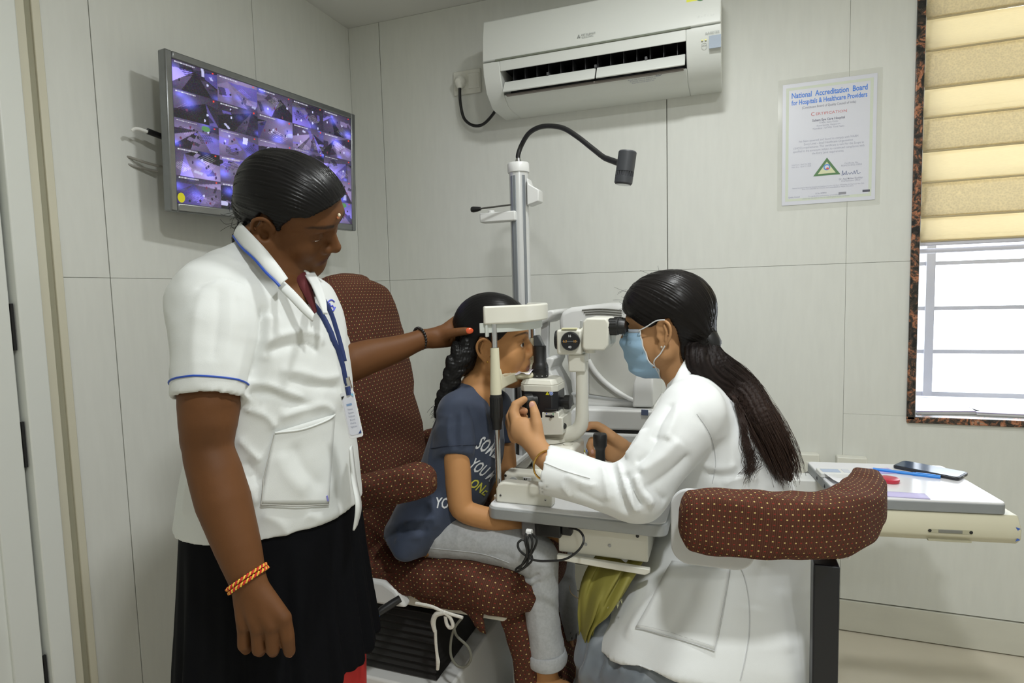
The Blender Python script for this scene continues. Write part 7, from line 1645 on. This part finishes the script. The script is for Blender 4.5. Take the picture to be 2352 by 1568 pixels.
    v, F = S_.mesh(.003, pad=.012); cp = spline(core, 10); T_ = np.gradient(cp, axis=0); T_ /= np.linalg.norm(T_, axis=1)[:, None]
    idx = np.argmin(((v[:, None, :]-cp[None])**2).sum(2), 1); dv = v-cp[idx]; sx = np.cross(T_[idx], np.array([0, -1., 0])); a_ = np.einsum('ij,ij->i', dv, sx); b_ = dv[:, 1]
    ang = np.arctan2(b_, a_); t_ = idx/len(cp); g = sum(np.sin(ang*f+t_*q+p) for f, q, p in ((21, 9, 1), (34, -14, 2), (55, 8, 3), (13, 5, 0)))
    v = v+vnormals(v, F)*(g*.0011)[:, None]; col = np.array((.013, .010, .0095))*(1-t_[:, None])+np.array((.060, .034, .025))*t_[:, None]**1.5; col *= (1+.25*np.sin(ang*30+t_*10))[:, None]
    mk('ponytail', v, F, mat('ponytail_hair', (.012, .011, .011), .55, attr=True, spec=.12), me, col=col, sharp=0)
    mb = MB(); cols = []
    side = np.cross(np.array([0, -1., 0]), T_); side /= np.linalg.norm(side, axis=1)[:, None]
    wdi = np.interp(np.linspace(0, len(wd)-1, len(cp)), range(len(wds)), wds)
    for i in range(900):
        an = rg.uniform(0, 2*math.pi); rr = math.sqrt(rg.uniform(.25, 1)); fly = rg.uniform() < .2; t1 = rg.uniform(.72, 1.0); k = np.linspace(0, t1*(len(cp)-1), 11).astype(int); ph = rg.uniform(0, 6)
        spread = 1.0+(rg.uniform(.1, .75) if fly else 0)*np.linspace(0, 1, 11)**1.5
        q = cp[k]+side[k]*(wdi[k]*.72*rr*math.cos(an)*spread)[:, None]+np.array([0, 1, 0])*(wdi[k]*.62*rr*math.sin(an)*spread)[:, None]
        q += (side[k]*np.sin(np.linspace(0, 5, 11)+ph)[:, None]*.003+np.array([0, 0, -1])*np.linspace(0, 1, 11)[:, None]**3*rg.uniform(-.006, .022))
        n0 = mb.n; mb.tube(q, np.linspace(.00065, .00028, 11) if not fly else .0003, 4); f = np.repeat(np.linspace(0, 1, 11), 4)[:, None]; br = rg.uniform(.6, 1.5)
        cols.append((np.array((.012, .0095, .009))*(1-f)+np.array((.085, .052, .040))*f**1.4)*br)
    for i in range(90):                                     # the lock that has slipped forward
        q = np.array([onto(tr, 1676+rg.normal(0, 4), 915, .012), onto(tr, 1697+rg.normal(0, 5), 965, .010), onto(tr, 1711+rg.normal(0, 7), 1020, .008), onto(tr, 1722+rg.normal(0, 9), 1060+rg.normal(0, 6), .007), onto(tr, 1716+rg.normal(0, 8), 1086+rg.normal(0, 9), .007)]); mb.tube(q, .00035, 4, n=4); m_ = (len(q)-1)*4+1; cols.append(np.tile(np.array((.03, .018, .014)), (m_*4, 1)))
    col = np.concatenate(cols); mb.obj('ponytail_strands', mh, me, col=col[:mb.n], kind='stuff', sharp=0)
    # bangle
    wc, wx = c(1254, 1057, 1.255), unit(c(1240, 1040, 1.278)-c(1275, 1072, 1.24)); wx = unit(wx+np.array([.25, 0, -.35])); u, w, _ = frame(wx); an = np.linspace(0, 2*math.pi, 48, endpoint=False)
    MB().tube(wc-wx*.004+np.array([.001, -.004, -.008])+.0315*(np.cos(an)[:, None]*u+np.sin(an)[:, None]*w), .0021, 8, closed=True).obj('bangle', m_gold, me)
    # ---------------- satin trousers and the yellow-green shawl
    K = Solid()
    K.chain([c(1690, 1420, 1.33), c(1540, 1450, 1.32), c(1430, 1455, 1.31), c(1396, 1468, 1.31)], [.07, .066, .062, .058], .03, n=3)
    k0 = c(1398, 1472, 1.31); K.chain([k0, k0+np.array([.0, 0, -.14]), k0*np.array([1, 1, 0])+np.array([.02, 0, .10])], [.060, .078, .085], .03, n=3)
    K.chain([c(1385, 1530, 1.27), c(1480, 1560, 1.19), c(1620, 1600, 1.17)], [.055, .058, .06], .03); K.chain([c(1720, 1410, 1.42), c(1440, 1440, 1.39), c(1420, 1470, 1.39)], [.09, .08, .07], .03); k1 = c(1420, 1480, 1.39); K.chain([k1, k1*np.array([1, 1, 0])+np.array([0, 0, .10])], [.07, .085], .03)
    v, F = K.mesh(.005); tr = bvh(v, F)
    v = foldpx(v, F, [([(1400, 1420), (1360, 1480), (1335, 1560)], .010, .008), ([(1430, 1440), (1390, 1500), (1370, 1565)], .010, -.008), ([(1380, 1505), (1420, 1500), (1470, 1520)], .010, .009), ([(1395, 1530), (1440, 1525), (1480, 1545)], .010, -.008), ([(1440, 1500), (1425, 1545)], .008, .007), ([(1480, 1510), (1520, 1540), (1540, 1560)], .010, .007), ([(1350, 1470), (1335, 1520), (1320, 1560)], .008, -.006)], tr)
    v = crumple(v, F, .006, .06, 51)
    mk('trousers', v, F, mat('blue_grey_satin', (.16, .182, .208), .38, nscale=8, namp=.06, sheen=.2, spec=.6), me, sharp=0)
    ms = mat('lime_gauze', (.26, .235, .045), .6, nscale=20, namp=.12, stretch=(1, 1, .3))
    rows = []
    L_ = [(1376, 1266, 1.33), (1350, 1300, 1.31), (1332, 1345, 1.30), (1326, 1400, 1.30), (1330, 1450, 1.30), (1332, 1500, 1.31), (1338, 1530, 1.32)]; R_ = [(1490, 1266, 1.27), (1470, 1310, 1.25), (1440, 1360, 1.235), (1410, 1392, 1.235), (1368, 1430, 1.25), (1352, 1500, 1.29), (1346, 1530, 1.31)]
    Lp, Rp = spline([c(*q) for q in L_], 5), spline([c(*q) for q in R_], 5)
    for i in range(len(Lp)):
        t = np.linspace(0, 1, 26)[:, None]; w = np.linalg.norm(Rp[i]-Lp[i]); rows.append(Lp[i]*(1-t)+Rp[i]*t+np.array([0, -1, 0])*(np.sin(t*math.pi)*w*.35+.010*np.sin(t*17+i*.13)*min(1, w*10)+.005*np.sin(t*31-i*.2)*min(1, w*10)))
    MB().loft(rows, cap=False, closed=False).obj('shawl', ms, me, solid=.0012, sharp=0)
    mb = MB()
    q = spline([c(1396, 1394, 1.222), c(1412, 1384, 1.218), c(1430, 1374, 1.215)], 6)
    for i in range(len(q)-1): mb.tube([q[i], q[i]+np.array([.002*math.sin(i*2.), -.002, -.010-.004*math.sin(i*1.7)])], .0006, 5)
    mb.obj('fringe', mat('fringe_pale', (.5, .5, .3), .8), me, kind='stuff')
    k = c(1330, 1375, 1.31); MB().tube([k, c(1312, 1362, 1.32), c(1308, 1345, 1.33)], .0008, 5, n=4).obj('loose_thread', mat('thread_brown', (.2, .13, .06), .8), me)
doctor()
